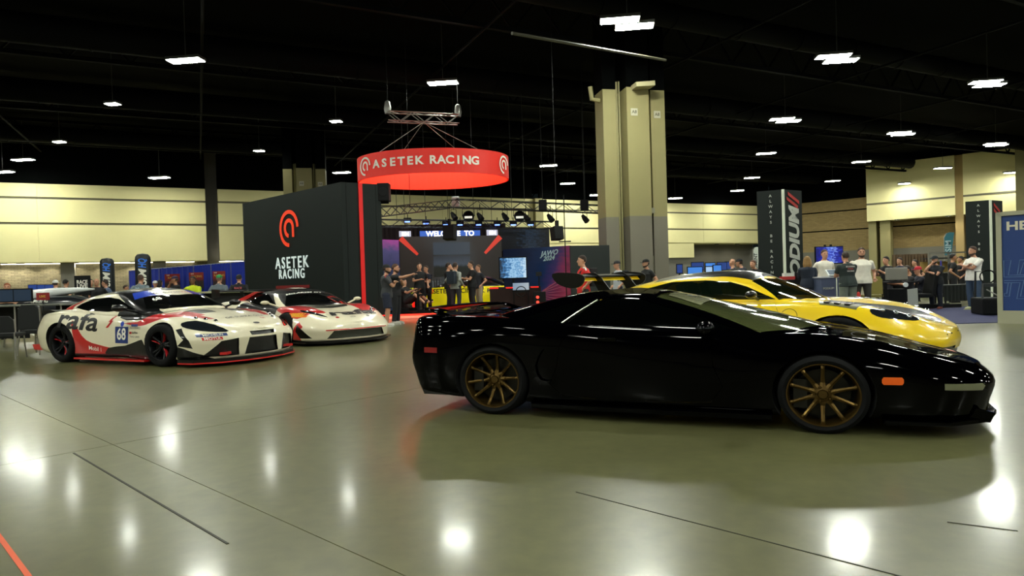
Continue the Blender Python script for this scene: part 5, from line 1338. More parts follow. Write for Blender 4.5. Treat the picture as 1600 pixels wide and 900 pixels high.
# panel seams and the red lit corner strip
rr_ = (R2-C_).normalized(); rn = V(rr_.y, -rr_.x, 0)
for px in (544, 590):
    q = plane_pt(px, 400, C_, rn) - C_ + rn*.004; MB().box((q.x, q.y, HB/2), (.012, .012, HB)).build('panel_seam', black_m, bw)
q = plane_pt(566, 400, C_, rn) - C_ + rn*.02; MB().box((q.x, q.y, HB/2), (.13, .04, HB), rz=math.atan2(rr_.y, rr_.x)).build('light_strip', mat('red strip', 'C01414', .5, emit='E01410', es=.28), bw, )['label'] = 'vertical red lit strip on the corner'

# hanging ring sign
rc = at(678, 284, 25.0); RX, RY, RH = 117*25.0/F, 2.15, .86
ring = empty('ring_sign', rc, 0, 'red ring shaped hanging sign with white lettering over the booth', 'hanging sign')
def ringpt(a, rx, ry, z): return V(rx*math.cos(a), ry*math.sin(a), z)
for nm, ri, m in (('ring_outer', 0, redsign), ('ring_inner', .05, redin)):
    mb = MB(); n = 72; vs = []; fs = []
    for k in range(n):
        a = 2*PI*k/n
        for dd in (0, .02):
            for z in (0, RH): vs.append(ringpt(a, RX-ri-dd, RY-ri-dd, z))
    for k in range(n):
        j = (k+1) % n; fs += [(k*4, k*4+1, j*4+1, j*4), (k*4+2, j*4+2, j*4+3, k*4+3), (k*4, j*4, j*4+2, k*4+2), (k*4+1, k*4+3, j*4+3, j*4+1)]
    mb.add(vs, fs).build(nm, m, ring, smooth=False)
def ring_text(txt, px0, size, m, step):
    """one letter at a time around the ring"""
    x = px0
    for ch in txt:
        if ch != ' ':
            cx = X_at(x, 25.0)-rc.x; a = -math.acos(max(-1, min(1, cx/RX)))
            o = ringpt(a, RX+.012, RY+.012, RH*.5); t = V(-RX*math.sin(a), RY*math.cos(a), 0).normalized()
            put_text('letter', ch, m, ring, o, t, (0, 0, 1), size, depth=.008, bold=.03, xs=1.1)
        x += step
wl2 = mat('print white', 'E8E6DA', 0.4)
ring_text('ASETEK', 608, .40, wl2, 13.0); ring_text('RACING', 693, .40, wl2, 11.8)
for pxl in (589, 792.6):
    cx = X_at(pxl, 25.0)-rc.x; a = -math.acos(max(-1, min(1, cx/RX))); o = ringpt(a, RX+.015, RY+.015, RH*.5); t = V(-RX*math.sin(a), RY*math.cos(a), 0).normalized()
    logo(ring, o, t, V(0, 0, 1), .34, wl2)
def box_truss(name, pts, w, label, m, group=None, step=.45, bar=.022):
    """square lattice truss along a polyline"""
    root = empty(name, pts[0], 0, label, 'truss', group); o = Vector(pts[0])
    for i in range(len(pts)-1):
        p, q = Vector(pts[i])-o, Vector(pts[i+1])-o; d = (q-p); L = d.length; d.normalize(); s = d.cross(V(0, 0, 1)).normalized()*w/2; u = V(0, 0, w/2)
        mb = MB()
        for a in (s+u, s-u, -s+u, -s-u): mb.tube([p+a, q+a], bar, 6)
        mb.build('chord', m, root); n = max(1, int(L/step)); lt = MB()
        for k in range(n):
            x0, x1 = p+d*(L*k/n), p+d*(L*(k+1)/n)
            for a, b in ((s+u, s-u), (-s+u, -s-u), (s+u, -s+u), (s-u, -s-u)):
                if k % 2: a, b = b, a
                lt.tube([x0+a, x1+b], bar*.55, 4)
        tag(lt.build('lattice', m, root), kind='stuff')
    return root
tz = 6.55
t0, t1 = at(606, 183, 24.6), at(716, 186, 25.4); t0.z = t1.z = (t0.z+t1.z)/2
tr = box_truss('hanging_truss', [t0, t1], .34, 'short bright aluminium truss hanging above the red ring sign', truss_m)
for t_ in (t0, t1):
    MB().tube([t_-t0+V(0, 0, .1), t_-t0+V(0, 0, 11.29-t_.z)], .02, 6).build('hanging_cable', black_m, tr)
    MB().lathe([(.10, .1), (.14, .3), (.10, .55), (.03, .6)], 12, c=tuple(t_-t0)).build('chain_hoist', truss_m, tr, smooth=True)
mid = (t0+t1)/2
for a in (-2.2, -.9, 1.0, 2.3):
    q = ringpt(a, RX, RY, RH)
    MB().tube([mid-rc+V(0, 0, -.15), q], .012, 5).build('suspension_wire', mat('steel wire', 'A0A09A', .4, metal=.8), ring)

# stage platform with red led edge
pd0, pd1 = ground(598, 499.3), ground(660, 497)
dv = (pd1-pd0).normalized(); nv = V(-dv.y, dv.x, 0)
plat = empty('stage_platform', pd0, math.atan2(dv.y, dv.x), 'low stage platform with a glowing red edge beside the black wall', 'platform')
MB().box((2.0, 4.0, PLZ/2), (3.7, 8.0, PLZ)).box((4.85, .87, PLZ/2), (2.0, 1.74, PLZ)).build('deck', mat('stage deck dark', '1A1210', .25), plat, loc=(0, .0, 0))
MB().box((3.0, -.03, PLZ*.32), (5.7, .03, PLZ*.55)).build('riser', mat('riser white', 'B8B4A4', .4), plat)
MB().box((1.4, -.06, PLZ*.86), (3.2, .04, .035)).build('light_strip', redled, plat)
MB().box((4.5, -.06, PLZ*.86), (2.5, .04, .035)).build('light_strip', redled, plat)
rl = bpy.data.lights.new('red_edge_light', 'AREA'); rl.shape = 'RECTANGLE'; rl.size = 5.6; rl.size_y = .05; rl.energy = 25; rl.color = (1, .08, .04)
ro = bpy.data.objects.new('edge_light', rl); COL.objects.link(ro); ro.parent = plat; ro.location = (2.9, -.10, PLZ*.8); ro.rotation_euler = (PI/2*.9, 0, 0)

# ---- screens and graphic walls of the stage (flat objects, built flat)
def panel(name, x0, x1, y0, y1, D0, D1, m, label, cat, thick=.08, to_floor=False, parts=None):
    """upright panel whose face spans picture columns x0..x1 at depths D0, D1 and rows y0..y1 (at the left edge)"""
    a, b = at(x0, y0, D0), at(x1, y0-.03*(x1-x0), D1); zt = a.z; zb = (PLZ+.004 if (name == 'led_wall' and x0 > 600) else 0.0) if to_floor else at(x0, y1, D0).z
    p, q = V(a.x, a.y, 0), V(b.x, b.y, 0); d = q-p; L = d.length; rz = math.atan2(d.y, d.x)
    root = empty(name, (p+q)/2+V(0, 0, zb), rz, label, cat)
    MB().box((0, thick/2, (zt-zb)/2), (L, thick, zt-zb)).build('panel', m, root)
    root['L'] = L; root['Hh'] = zt-zb
    return root, L, zt-zb
def gradient_mat(name, cols, vertical=False, strength=1.0, noise=0.0, size=(1, 1), diag=0.0):
    """printed or lit picture: colour ramp along the panel broken up by streaky noise"""
    m = bpy.data.materials.new(name); m.use_nodes = True; nt = m.node_tree; b = nt.nodes['Principled BSDF']; b.inputs['Roughness'].default_value = .35
    tc = nt.nodes.new('ShaderNodeTexCoord'); sp = nt.nodes.new('ShaderNodeSeparateXYZ'); nt.links.new(tc.outputs['Generated'], sp.inputs[0])
    ma = nt.nodes.new('ShaderNodeMath'); ma.operation = 'MULTIPLY_ADD'; ma.inputs[1].default_value = diag
    nt.links.new(sp.outputs[0 if vertical else 2], ma.inputs[0]); nt.links.new(sp.outputs[2 if vertical else 0], ma.inputs[2])
    src = ma.outputs[0]
    if noise:
        mp = nt.nodes.new('ShaderNodeMapping'); mp.inputs['Scale'].default_value = (size[0], 1, size[1]); nt.links.new(tc.outputs['Generated'], mp.inputs[0])
        nz = nt.nodes.new('ShaderNodeTexNoise'); nz.inputs['Scale'].default_value = 3; nz.inputs['Detail'].default_value = 6; nt.links.new(mp.outputs[0], nz.inputs['Vector'])
        m2 = nt.nodes.new('ShaderNodeMath'); m2.operation = 'MULTIPLY_ADD'; m2.inputs[1].default_value = noise; nt.links.new(nz.outputs['Fac'], m2.inputs[0]); nt.links.new(src, m2.inputs[2])
        m3 = nt.nodes.new('ShaderNodeMath'); m3.operation = 'SUBTRACT'; m3.inputs[1].default_value = noise*.5; nt.links.new(m2.outputs[0], m3.inputs[0]); src = m3.outputs[0]
    r = nt.nodes.new('ShaderNodeValToRGB'); els = r.color_ramp.elements
    while len(els) < len(cols): els.new(.5)
    for e, (p, c) in zip(els, cols): e.position = p; e.color = lin(c)
    nt.links.new(src, r.inputs['Fac'])
    if strength > 0:
        b.inputs['Base Color'].default_value = (0.01, .01, .01, 1); nt.links.new(r.outputs['Color'], b.inputs['Emission Color']); b.inputs['Emission Strength'].default_value = strength
    else: nt.links.new(r.outputs['Color'], b.inputs['Base Color'])
    return m
m_scr1 = gradient_mat('led picture dark garage', [(0, '1A1412'), (.25, '241F1E'), (.5, '30363A'), (.75, '241F1E'), (1, '1A1412')], noise=.25, size=(3, 1), strength=.9)
s1, L1, H1 = panel('led_wall', 624, 783, 370, 470, 28.5, 29.5, m_scr1, 'big dark LED wall showing a garage with two red diagonal beams', 'screen', to_floor=True)
zs = lambda py, D, px: at(px, py, D).z
beam = emis('picture red beam', 'D03A2A', 1.0)
def beam_bar(root, L, x0, z0, x1, z1, w, m, nm='red_beam'):
    mb = MB(); d = V(x1-x0, 0, z1-z0).normalized(); s = V(-d.z, 0, d.x)*w/2
    a, b = V(x0, -.006, z0), V(x1, -.006, z1); mb.add([a-s*1.5, b-s*.7, b+s*.7, a+s*1.5]+[v+V(0, -.02, 0) for v in (a-s*1.5, b-s*.7, b+s*.7, a+s*1.5)], [(0, 1, 2, 3), (7, 6, 5, 4), (0, 4, 5, 1), (1, 5, 6, 2), (2, 6, 7, 3), (3, 7, 4, 0)])
    return mb.build(nm, m, root)
beam_bar(s1, L1, -L1*.49, H1*.98, -L1*.33, H1*.74, .16, beam); beam_bar(s1, L1, L1*.49, H1*.98, L1*.33, H1*.74, .16, beam)
MB().box((0, -.01, H1*.56), (L1*.36, .02, H1*.30)).build('picture_window', gradient_mat('led picture horizon', [(0, '0A0E0C'), (.45, '0C1410'), (.6, '3A4450'), (1, '2A3038')], vertical=True, noise=.25, size=(6, 1), strength=.9), s1)
MB().box((0, -.01, H1*.82), (L1*.36, .02, H1*.18)).build('picture_ceiling', emis('picture grey', '3C4650', .8), s1)
put_text('lettering', 'ASETEK   RACING', emis('dim lettering', '4A5050', 1), s1, (0, -.02, H1*.30), (1, 0, 0), (0, 0, 1), .42, bold=.02)
m_scr2 = gradient_mat('led picture violet', [(0, '101A2C'), (.35, '24405E'), (.55, '1A2440'), (.85, '45406E'), (1, '9A3A8A')], vertical=True, noise=.3, size=(1, 4), strength=.9)
panel('led_wall', 592, 623, 374, 460, 27.6, 28.4, m_scr2, 'violet blue LED wall left of the dark garage picture', 'screen', to_floor=True)
# signs above the stage
bs = emis('blue banner', '3A62B8', 1.1); wsn = emis('white sign', 'C8C8D8', 1.0); wt = emis('white lettering', 'FFFFFF', 2.0)
r_, L, Hh = panel('overhead_screen', 656, 750, 361, 371, 31, 31.6, bs, 'long blue overhead screen reading WELCOME TO', 'screen')
put_text('lettering', 'WELCOME  TO', wt, r_, (0, -.02, Hh/2), (1, 0, 0), (0, 0, 1), .34, bold=.03)
for s in (-1, 1): MB().tube([(s*L*.4, .04, Hh), (s*L*.4, .04, 11.29-r_.location.z)], .012, 5).build('hanging_cable', black_m, r_)
r_, L, Hh = panel('overhead_screen', 624, 642, 361, 371, 30.6, 30.8, wsn, 'small white overhead screen at the left end of the stage', 'screen')
put_text('lettering', 'SIM', wt, r_, (0, -.02, Hh/2), (1, 0, 0), (0, 0, 1), .24, bold=.03)
MB().tube([(0, .04, Hh), (0, .04, 11.29-r_.location.z)], .012, 5).build('hanging_cable', black_m, r_)
r_, L, Hh = panel('overhead_screen', 761, 777, 359, 369, 31.6, 31.8, wsn, 'small white overhead screen at the right end of the stage', 'screen')
put_text('lettering', 'SIM', wt, r_, (0, -.02, Hh/2), (1, 0, 0), (0, 0, 1), .24, bold=.03)
MB().tube([(0, .04, Hh), (0, .04, 11.29-r_.location.z)], .012, 5).build('hanging_cable', black_m, r_)
# dark curtain behind with folds
cb, ce = at(592, 352, 33), at(790, 346, 34)
cu = MB(); n = 90; vs = []; fs = []; dd = V(ce.x-cb.x, ce.y-cb.y, 0); nn = V(-dd.y, dd.x, 0).normalized()
for k in range(n+1):
    p = V(cb.x, cb.y, 0)+dd*(k/n)+nn*(.07*math.sin(k*1.9)); vs += [p, p+V(0, 0, cb.z)]
for k in range(n): fs.append((2*k, 2*k+2, 2*k+3, 2*k+1))
cur = cu.add(vs, fs).build('stage_curtain', mat('curtain dark red', '1C0A0E', .9)); tag(cur, 'dark red pleated curtain hung behind the overhead screens', 'curtain')
m_noise = gradient_mat('led picture blue smoke', [(0, '05070A'), (.45, '0A1018'), (.62, '223448'), (.8, '0C1420'), (1, '05070A')], noise=1.6, size=(5, 5), strength=.8)
panel('led_wall', 778, 858, 358, 392, 31.5, 32.2, m_noise, 'black LED wall with blue smoke pattern at upper right of the stage', 'screen')
m_mural = gradient_mat('mural print', [(0, '0A1C3E'), (.38, '12305E'), (.52, '3A2C66'), (.68, '8A2A58'), (.85, 'B84468'), (1, '7A1E40')], noise=.35, size=(2, 5), strength=0, diag=-.35)
mu, Lm, Hm = panel('mural_wall', 786, 891, 390, 495, 25.2, 23.6, m_mural, 'blue to pink mural wall with light streaks and white lettering', 'exhibition wall', to_floor=True)
for k in range(7):
    beam_bar(mu, Lm, Lm*.02+k*.03, .55+k*.03, Lm*.48, .15+k*.20, .022, mat('streak pink', 'B05A74', .5), 'light_streak')
put_text('lettering', 'JAWO', mat('print pale', 'A8C4CC', .5), mu, (Lm*.20, -.015, Hm*.90), (1, 0, .08), (0, 0, 1), .26, bold=.02, shear=.3)
put_text('lettering', '2024', mat('print pale', 'A8C4CC', .5), mu, (Lm*.19, -.015, Hm*.82), (1, 0, .08), (0, 0, 1), .24, bold=.02, shear=.3)
dk, Ld, Hd = panel('display_wall', 891, 952, 384, 480, 23.3, 23.7, mat('booth panel black green', '131C1B', .5), 'plain black green display wall left of the near pillar', 'exhibition wall', to_floor=True)
# TV on the stage
tv = empty('television', at(802, 434, 23.4), math.radians(-2), 'television with a pale blue picture of a cockpit', 'television')
tw = 41/F*23.4; thh = 31/F*23.4
MB().box((0, .04, thh/2), (tw+.08, .06, thh+.08)).build('frame', black_m, tv, bevel=.01)
MB().box((0, 0, thh/2), (tw, .01, thh)).build('screen', gradient_mat('tv picture', [(0, '10253C'), (.3, '3A78B0'), (.5, '9CC4E0'), (.7, '4A86B8'), (1, 'B8D4E8')], noise=1.4, size=(3, 3), strength=1.1), tv)
MB().box((0, .06, -(at(802, 434, 23.4).z-PLZ)/2), (.08, .06, at(802, 434, 23.4).z-PLZ)).build('stand', black_m, tv)
# counter with red light line, monitor and steering wheel rig
ct = at(805, 448, 22.7); cw = 80/F*22.7
cn = empty('display_counter', (ct.x, ct.y, PLZ), 0, 'dark counter edged with a red light line below the television', 'counter')
hh = ct.z-PLZ
MB().box((0, .35, hh/2), (cw, .7, hh)).build('body', mat('counter dark red', '1A0608', .3), cn, bevel=.01)
for a, b in ((-.5, -.33), (-.18, .02), (.30, .46)): MB().box(((a+b)/2*cw, -.015, hh-.03), ((b-a)*cw, .03, .03)).build('light_strip', redled, cn)
sc = at(814, 453, 22.15); rig = empty('racing_rig', (sc.x, sc.y, PLZ), 0, 'racing rig with small screen and steering wheel in front of the counter', 'simulator')
h0 = sc.z-PLZ
MB().box((0, 0, h0+.12), (.55, .04, .24)).build('screen', gradient_mat('rig screen', [(0, '8AA0B8'), (1, 'B8C4CC')], strength=.8), rig)
MB().tube([(.0+.17*math.cos(2*PI*k/20), -.25, h0-.05+.17*math.sin(2*PI*k/20)) for k in range(20)], .018, 6, closed=True).build('steering_wheel', black_m, rig, smooth=True)
MB().box((0, -.22, h0-.05), (.26, .05, .06)).build('wheel_hub', black_m, rig)
mb = MB(); [mb.box((s*.25, .1, h0/2), (.05, .05, h0)) for s in (-1, 1)]; mb.box((0, .1, h0-.04), (.6, .06, .06)); mb.box((.0, -.4, .06), (.6, 1.3, .06)); mb.build('rig_frame', black_m, rig)
MB().box((.62, -.1, .35), (.42, .3, .5)).build('pc_case', black_m, rig, bevel=.01)
for z_ in (.25, .42): MB().lathe([(.001, -.01), (.05, -.01), (.05, .01)], 12, c=(.55, -.26, z_), axis='Y').build('fan_light', emis('fan red', 'FF3A2A', 3), rig)
MB().tube([(.62, -.05, .6), (.62, -.05, 1.15)], .02, 6).build('phone_post', black_m, rig); MB().box((.62, -.06, 1.2), (.20, .03, .14), rx=-.2).build('phone', black_m, rig)
# seat of the man in the left rig
sp_ = X_at(634, 22.2); sr = empty('racing_rig', (sp_, 22.25, PLZ), math.radians(-30), 'racing seat rig under the man with bare legs', 'simulator')
mb = MB(); mb.box((-.28, 0, .48), (.14, .5, .80), ry=-.3); mb.box((.05, 0, .12), (.5, .5, .14)); mb.build('seat', black_m, sr, bevel=.03)
mb = MB(); mb.box((.4, .3, .06), (1.7, .06, .08)); mb.box((.4, -.3, .06), (1.7, .06, .08)); mb.box((.75, .3, .35), (.06, .06, .6)); mb.box((.75, -.3, .35), (.06, .06, .6)); mb.box((.75, 0, .62), (.06, .62, .06)); mb.build('rig_frame', black_m, sr)
MB().tube([(.62, .15*math.cos(2*PI*k/16), .70+.15*math.sin(2*PI*k/16)) for k in range(16)], .016, 6, closed=True).build('steering_wheel', black_m, sr, smooth=True)
MB().ball((.1, .55, .55), (.10, .10, .16), 10, 8).build('fire_bottle', mat('orange plastic', 'D8501C', .5), sr, smooth=True)
MB().ball((-.1, .62, .25), (.12, .12, .12), 10, 8).build('lit_button', redled, sr, smooth=True)
MB().box((-.35, .85, .55), (.12, .3, .6)).build('yellow_pad', mat('yellow pad', 'B8C020', .5, emit='B8C020', es=.15), sr, bevel=.02)

# yellow stage car behind the people
yc = at(716, 446, 25.5); ycar2 = empty('stage_car', (X_at(712, 26.9), 26.9, PLZ), math.radians(2), 'yellow race car with dark lettering on its side, up on the stage', 'car')
SC[:] = [1.04, 1.04, .957]
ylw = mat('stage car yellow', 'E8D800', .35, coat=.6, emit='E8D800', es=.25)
YT = [(a-.0, b, c, d, e, f, g, h_, i*.98, j, k*.90) for a, b, c, d, e, f, g, h_, i, j, k in PT]
YT = [(t[0]*1.0, *t[1:8], t[8], t[9], t[10]) for t in YT]
bm = grid_shell(body_rows(YT, .0), 3, 2)
side = lambda c: abs(c.y) > .35
region(bm, circle(0, .36, .38, 20), 'side', 9, side); region(bm, circle(2.457, .345, .37, 20), 'side', 9, side)
region(bm, [(2.9,-1),(3.6,-1),(3.6,1),(2.9,1)], 'top', 2)
wl_ = wells(bm, 9); bvh_s = shell_bvh(bm)
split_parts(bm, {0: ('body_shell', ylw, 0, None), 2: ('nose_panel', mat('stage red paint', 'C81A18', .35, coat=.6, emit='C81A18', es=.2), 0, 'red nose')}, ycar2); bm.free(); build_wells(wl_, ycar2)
bm = grid_shell(house_rows(PH, .02), 3, 2); split_parts(bm, {0: ('cabin', cbk, 0, None)}, ycar2); bm.free()
for s_ in (-1, 1):
    wheel(ycar2, (0, s_*.80, .36), .36, .25, .28, mat('gold wheel', 'A8801C', .4, metal=.5), 10, s_, dish=.08); wheel(ycar2, (2.457, s_*.78, .345), .345, .25, .24, mat('gold wheel', 'A8801C', .4, metal=.5), 10, s_, dish=.04)
sbuild(MB().prism([(-.7,.18),(-.6,.6),(3.0,.5),(3.2,.16)], -.52, .52), 'underbody', m_well, ycar2)
decal(bvh_s, 'ASETEK RACING', blackprint, ycar2, (1.25, .66), .22, xs=1.3, bold=.02, grid=.15)
for px_, sgn in ((700, 1),):
    bx = X_at(703, 24.5); yb = empty('yellow_barrier', (bx, 24.3, PLZ), math.radians(2), 'yellow lettered side panel in front of the LED wall', 'panel')
    wv = 78/F*24.3; hv = at(703, 447, 24.3).z-PLZ
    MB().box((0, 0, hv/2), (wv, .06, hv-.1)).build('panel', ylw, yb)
    put_text('lettering', 'ASETEK RACING', blackprint, yb, (.12, -.035, hv*.78), (1, 0, 0), (0, 0, 1), .24, bold=.02)
    logo(yb, V(-wv*.38, -.035, hv*.76), V(1, 0, 0), V(0, 0, 1), .13, redlogo)
    for k in range(12): MB().box((-wv*.46+k*.10, 0, hv+.10), (.03, .04, .30)).build('railing_bar', truss_d, yb)

# ---- lighting trusses over the stage with stage lights and speakers
a0_, a1_, a2_ = at(590, 332, 24), at(712, 318, 28.5), at(960, 328, 30.5)
tz_ = a1_.z
tra = box_truss('lighting_truss', [V(a0_.x, a0_.y, a0_.z), V(a1_.x, a1_.y, a1_.z)], .34, 'black lattice truss rising from the booth wall to the middle joint', truss_d, step=.5)
trb = box_truss('lighting_truss', [V(a1_.x, a1_.y, a1_.z), V(a2_.x, a2_.y, a2_.z)], .36, 'long black lattice truss running right behind the near pillar', truss_d, step=.5)
b0_, b1_ = at(592, 349, 29), at(862, 352, 31)
trc = box_truss('lighting_truss', [b0_, b1_], .34, 'lower lattice truss carrying blue stage lights above the screens', mat('truss grey', '3A3C40', .4, metal=.5), step=.45)
for tr_, px_list, D_ in ((trb, (740, 820, 915), 29), (trc, (620, 700, 800), 30)):
    for px in px_list:
        p = at(px, 340, D_); q = tr_.location; MB().tube([V(p.x, p.y, q.z+.1)-q, V(p.x, p.y, 11.29)-q], .012, 5).build('hanging_cable', black_m, tr_)
for t_ in (tra,):
    q = t_.location; p = at(640, 300, 25.5); MB().tube([V(p.x, p.y, at(640, 326, 25.5).z)-q, V(p.x, p.y, 11.29)-q], .012, 5).build('hanging_cable', black_m, t_)
lens_b = emis('stage lens blue', '5A78FF', 6); lens_w = emis('stage lens white', 'E8F0FF', 5)
def stage_light(px, py, D, kind, label, yaw=0):
    c = at(px, py, D); root = empty('stage_light', c, yaw, label, 'stage light', 'stage lights on the trusses')
    if kind == 'par':
        MB().tube([(0, -.12, -.16), (0, .02, 0), (0, .14, .14)], [.13, .12, .07], 12).build('can', black_m, root, smooth=True)
        MB().tube([(-.15, 0, 0), (-.15, 0, .28), (.15, 0, .28), (.15, 0, 0)], .015, 5).build('yoke', black_m, root)
        MB().tube([(0, 0, .28), (0, 0, .55)], .02, 5).build('clamp', black_m, root)
    elif kind == 'led':
        MB().box((0, 0, .05), (.34, .3, .16)).build('can', black_m, root, bevel=.02); MB().box((0, -.10, -.05), (.22, .12, .04)).build('lens', lens_b, root)
        MB().tube([(0, 0, .1), (0, 0, .3)], .02, 5).build('clamp', black_m, root)
    elif kind == 'round':
        MB().lathe([(.001, .12), (.22, .12), (.26, 0), (.24, -.08)], 18, axis='Y').build('can', black_m, root, smooth=True)
        MB().box((0, -.09, -.05), (.34, .02, .10)).build('lens', mat('lens pale', 'D8DCD0', .3, emit='D8DCD0', es=.6), root)
        MB().tube([(-.27, 0, 0), (-.27, 0, .34), (.27, 0, .34), (.27, 0, 0)], .02, 5).build('yoke', black_m, root)
for i_, (px, py) in enumerate(((637, 345), (666, 348), (697, 350), (719, 350), (748, 350), (777, 350), (802, 350), (829, 350))): stage_light(px, py, 30, 'led', 'small blue stage light on the lower truss, %s from the left' % ('first', 'second', 'third', 'fourth', 'fifth', 'sixth', 'seventh', 'eighth')[i_])
for px, py, lb in ((709, 337, 'dark spot lamp left of the first round lamp'), (750, 338, 'dark spot lamp right of the first round lamp'), (789, 338, 'dark spot lamp left of the second round lamp'), (822, 339, 'dark spot lamp right of the second round lamp'),
        (860, 340, 'tilted spot lamp over the stage right of the pilaster'), (914, 341, 'tilted spot lamp left of the near pillar'), (941, 343, 'spot lamp half behind the near pillar')): stage_light(px, py, 29.5, 'par', lb, .8)
for px, lb in ((732, 'first round stage lamp under the upper truss'), (812, 'second round stage lamp under the upper truss')): stage_light(px, 338, 29.5, 'round', lb)
for px, py, lb in ((712, 316, 'chain motor at the truss joint'), (848, 321, 'black chain motor on the upper truss, left one'), (913, 321, 'black chain motor on the upper truss beside the pillar')):
    c = at(px, py, 29.4); h_ = empty('chain_motor', c, 0, lb, 'hoist'); MB().box((0, 0, 0), (.36, .3, .5)).build('motor_body', black_m if px > 800 else truss_m, h_, bevel=.04)
    MB().tube([(0, 0, .2), (0, 0, 11.29-c.z)], .015, 5).build('chain', black_m, h_)
def speaker(px, py, D, s, rz, tilt, label, rope=None):
    c = at(px, py, D); root = empty('hanging_speaker', c, rz, label, 'speaker')
    MB().prism([(-.30*s, -.32*s), (.18*s, -.40*s), (.30*s, .30*s), (-.22*s, .42*s)], -.30*s, .30*s, 'X').build('cabinet', mat('speaker black', '07080A', .6, spec=.2), root, bevel=.02)
    MB().box((0, -.02, .55*s), (.1, .1, .36*s)).build('bracket', black_m, root)
    MB().tube([(0, 0, .6*s), (0, 0, rope or 11.29-c.z)], .015, 5).build('hanging_cable', black_m, root)
    return root
speaker(870, 365, 22.5, .62, .5, 0, 'black loudspeaker hanging left of the near pillar'); speaker(703, 364, 24.5, .72, -.3, 0, 'black loudspeaker hanging before the blue overhead screen', rope=1.1)
c = at(600, 301, 21.9); sp = empty('hanging_speaker', c, 0, 'black loudspeaker at the top right corner of the black wall', 'speaker')
MB().box((0, 0, 0), (.40, .4, .60)).build('cabinet', mat('speaker black', '07080A', .6, spec=.2), sp, bevel=.03); MB().lathe([(.001, -.21), (.14, -.21), (.15, -.2)], 16, axis='Y').build('speaker_cone', black_m, sp)
MB().box((-.12, .1, -.32), (.5, .08, .08)).build('bracket', black_m, sp)
c = at(883, 384, 22.9); ps = empty('light_stand', (c.x, c.y, 0), 0, 'thin black upright pole with a short cross bar behind the mural', 'stand')
MB().tube([(0, 0, 0), (0, 0, at(883, 305, 22.9).z)], .02, 6).build('pole', black_m, ps); MB().box((0, 0, c.z+.15), (.42, .04, .04)).build('cross_bar', black_m, ps)
# ================================================================ RIGHT HAND BOOTHS
SC[:] = [1.04, 1.04, .957]
tower_m = mat('tower graphic black', '0C1615', .55, spec=.3); tower_w = mat('tower edge white', 'C8D0BC', .4, emit='C8D0BC', es=.15)
silver = mat('lettering silver', 'B8BCB4', .45); redt = mat('tower red print', 'B02A28', .5)
alu = mat('brushed aluminium', '8E8C84', .4, metal=.4); carpetb = mat('blue carpet', '25284E', .95, noise=(30, .15))
def tower(pxc, D, pxl, pxr, ytop, label, word=True):
    c = at(pxc, ytop, D); c0_ = V(c.x, c.y, 0); h = c.z
    a = V(X_at(pxl, D+.35), D+.35, 0); b = V(X_at(pxr, D+.45), D+.45, 0)
    root = empty('podium_tower', c0_, 0, label, 'exhibition tower')
    poly = [(0, 0), tuple((a-c0_)[:2]), tuple((a-c0_+b-c0_)[:2]), tuple((b-c0_)[:2])]
    MB().prism(poly, 0, h, 'Z').build('tower_body', tower_m, root)
    MB().box((0, -.01, h/2), (.07, .05, h)).build('edge_strip', tower_w, root)
    r1 = (c0_-a).normalized(); r2 = (b-c0_).normalized(); n1 = V(r1.y, -r1.x, 0)*.012; n2 = V(r2.y, -r2.x, 0)*.012
    m1 = (a-c0_)*.48+n1
    z = h-.17; st = 8.3/F*D
    for w_, g_ in (('ALWAYS', .25), ('BE', .15), ('RACING', 0)):
        for ch in w_:
            put_text('letter', ch, silver, root, m1+V(0, 0, z), r1, (0, 0, 1), .115, depth=.003, bold=.015); z -= st
        z -= g_
    m2 = (b-c0_)*.62+n2
    if word:
        put_text('lettering', 'PODIUM', silver, root, (b-c0_)*.56+n2+V(0, 0, h-1.78), (0, 0, 1), -r2, .62, depth=.004, bold=.045, shear=.2, fitw=2.55)
        q = (b-c0_)*.5+n2
        for k in range(2):
            mb = MB(); o = q+V(0, 0, h-.22-k*.15)+r2*(.03-k*.06)
            pts = [o-r2*.26+V(0, 0, .16), o+r2*.26+V(0, 0, -.10), o+r2*.26+V(0, 0, -.20), o-r2*.26+V(0, 0, .06)]
            nn = n2*.5; mb.add(pts+[p+nn for p in pts], [(0, 1, 2, 3), (7, 6, 5, 4), (0, 4, 5, 1), (1, 5, 6, 2), (2, 6, 7, 3), (3, 7, 4, 0)]); mb.build('red_bar', redt, root)
    else:
        q = (b-c0_)*.5+n2
        for k in range(2):
            mb = MB(); o = q+V(0, 0, h-.26-k*.20); pts = [o-r2*.22+V(0, 0, .16), o+r2*.22+V(0, 0, -.10), o+r2*.22+V(0, 0, -.20), o-r2*.22+V(0, 0, .06)]
            nn = n2*.5; mb.add(pts+[p+nn for p in pts], [(0, 1, 2, 3), (7, 6, 5, 4), (0, 4, 5, 1), (1, 5, 6, 2), (2, 6, 7, 3), (3, 7, 4, 0)]); mb.build('red_bar', redt, root)
    return root
tower(1223, 19.6, 1186, 1256, 296, 'near black podium tower with vertical white lettering and a red mark')
tower(1547, 23.6, 1511, 1569, 312.5, 'far black podium tower behind the man in white tee', word=False)

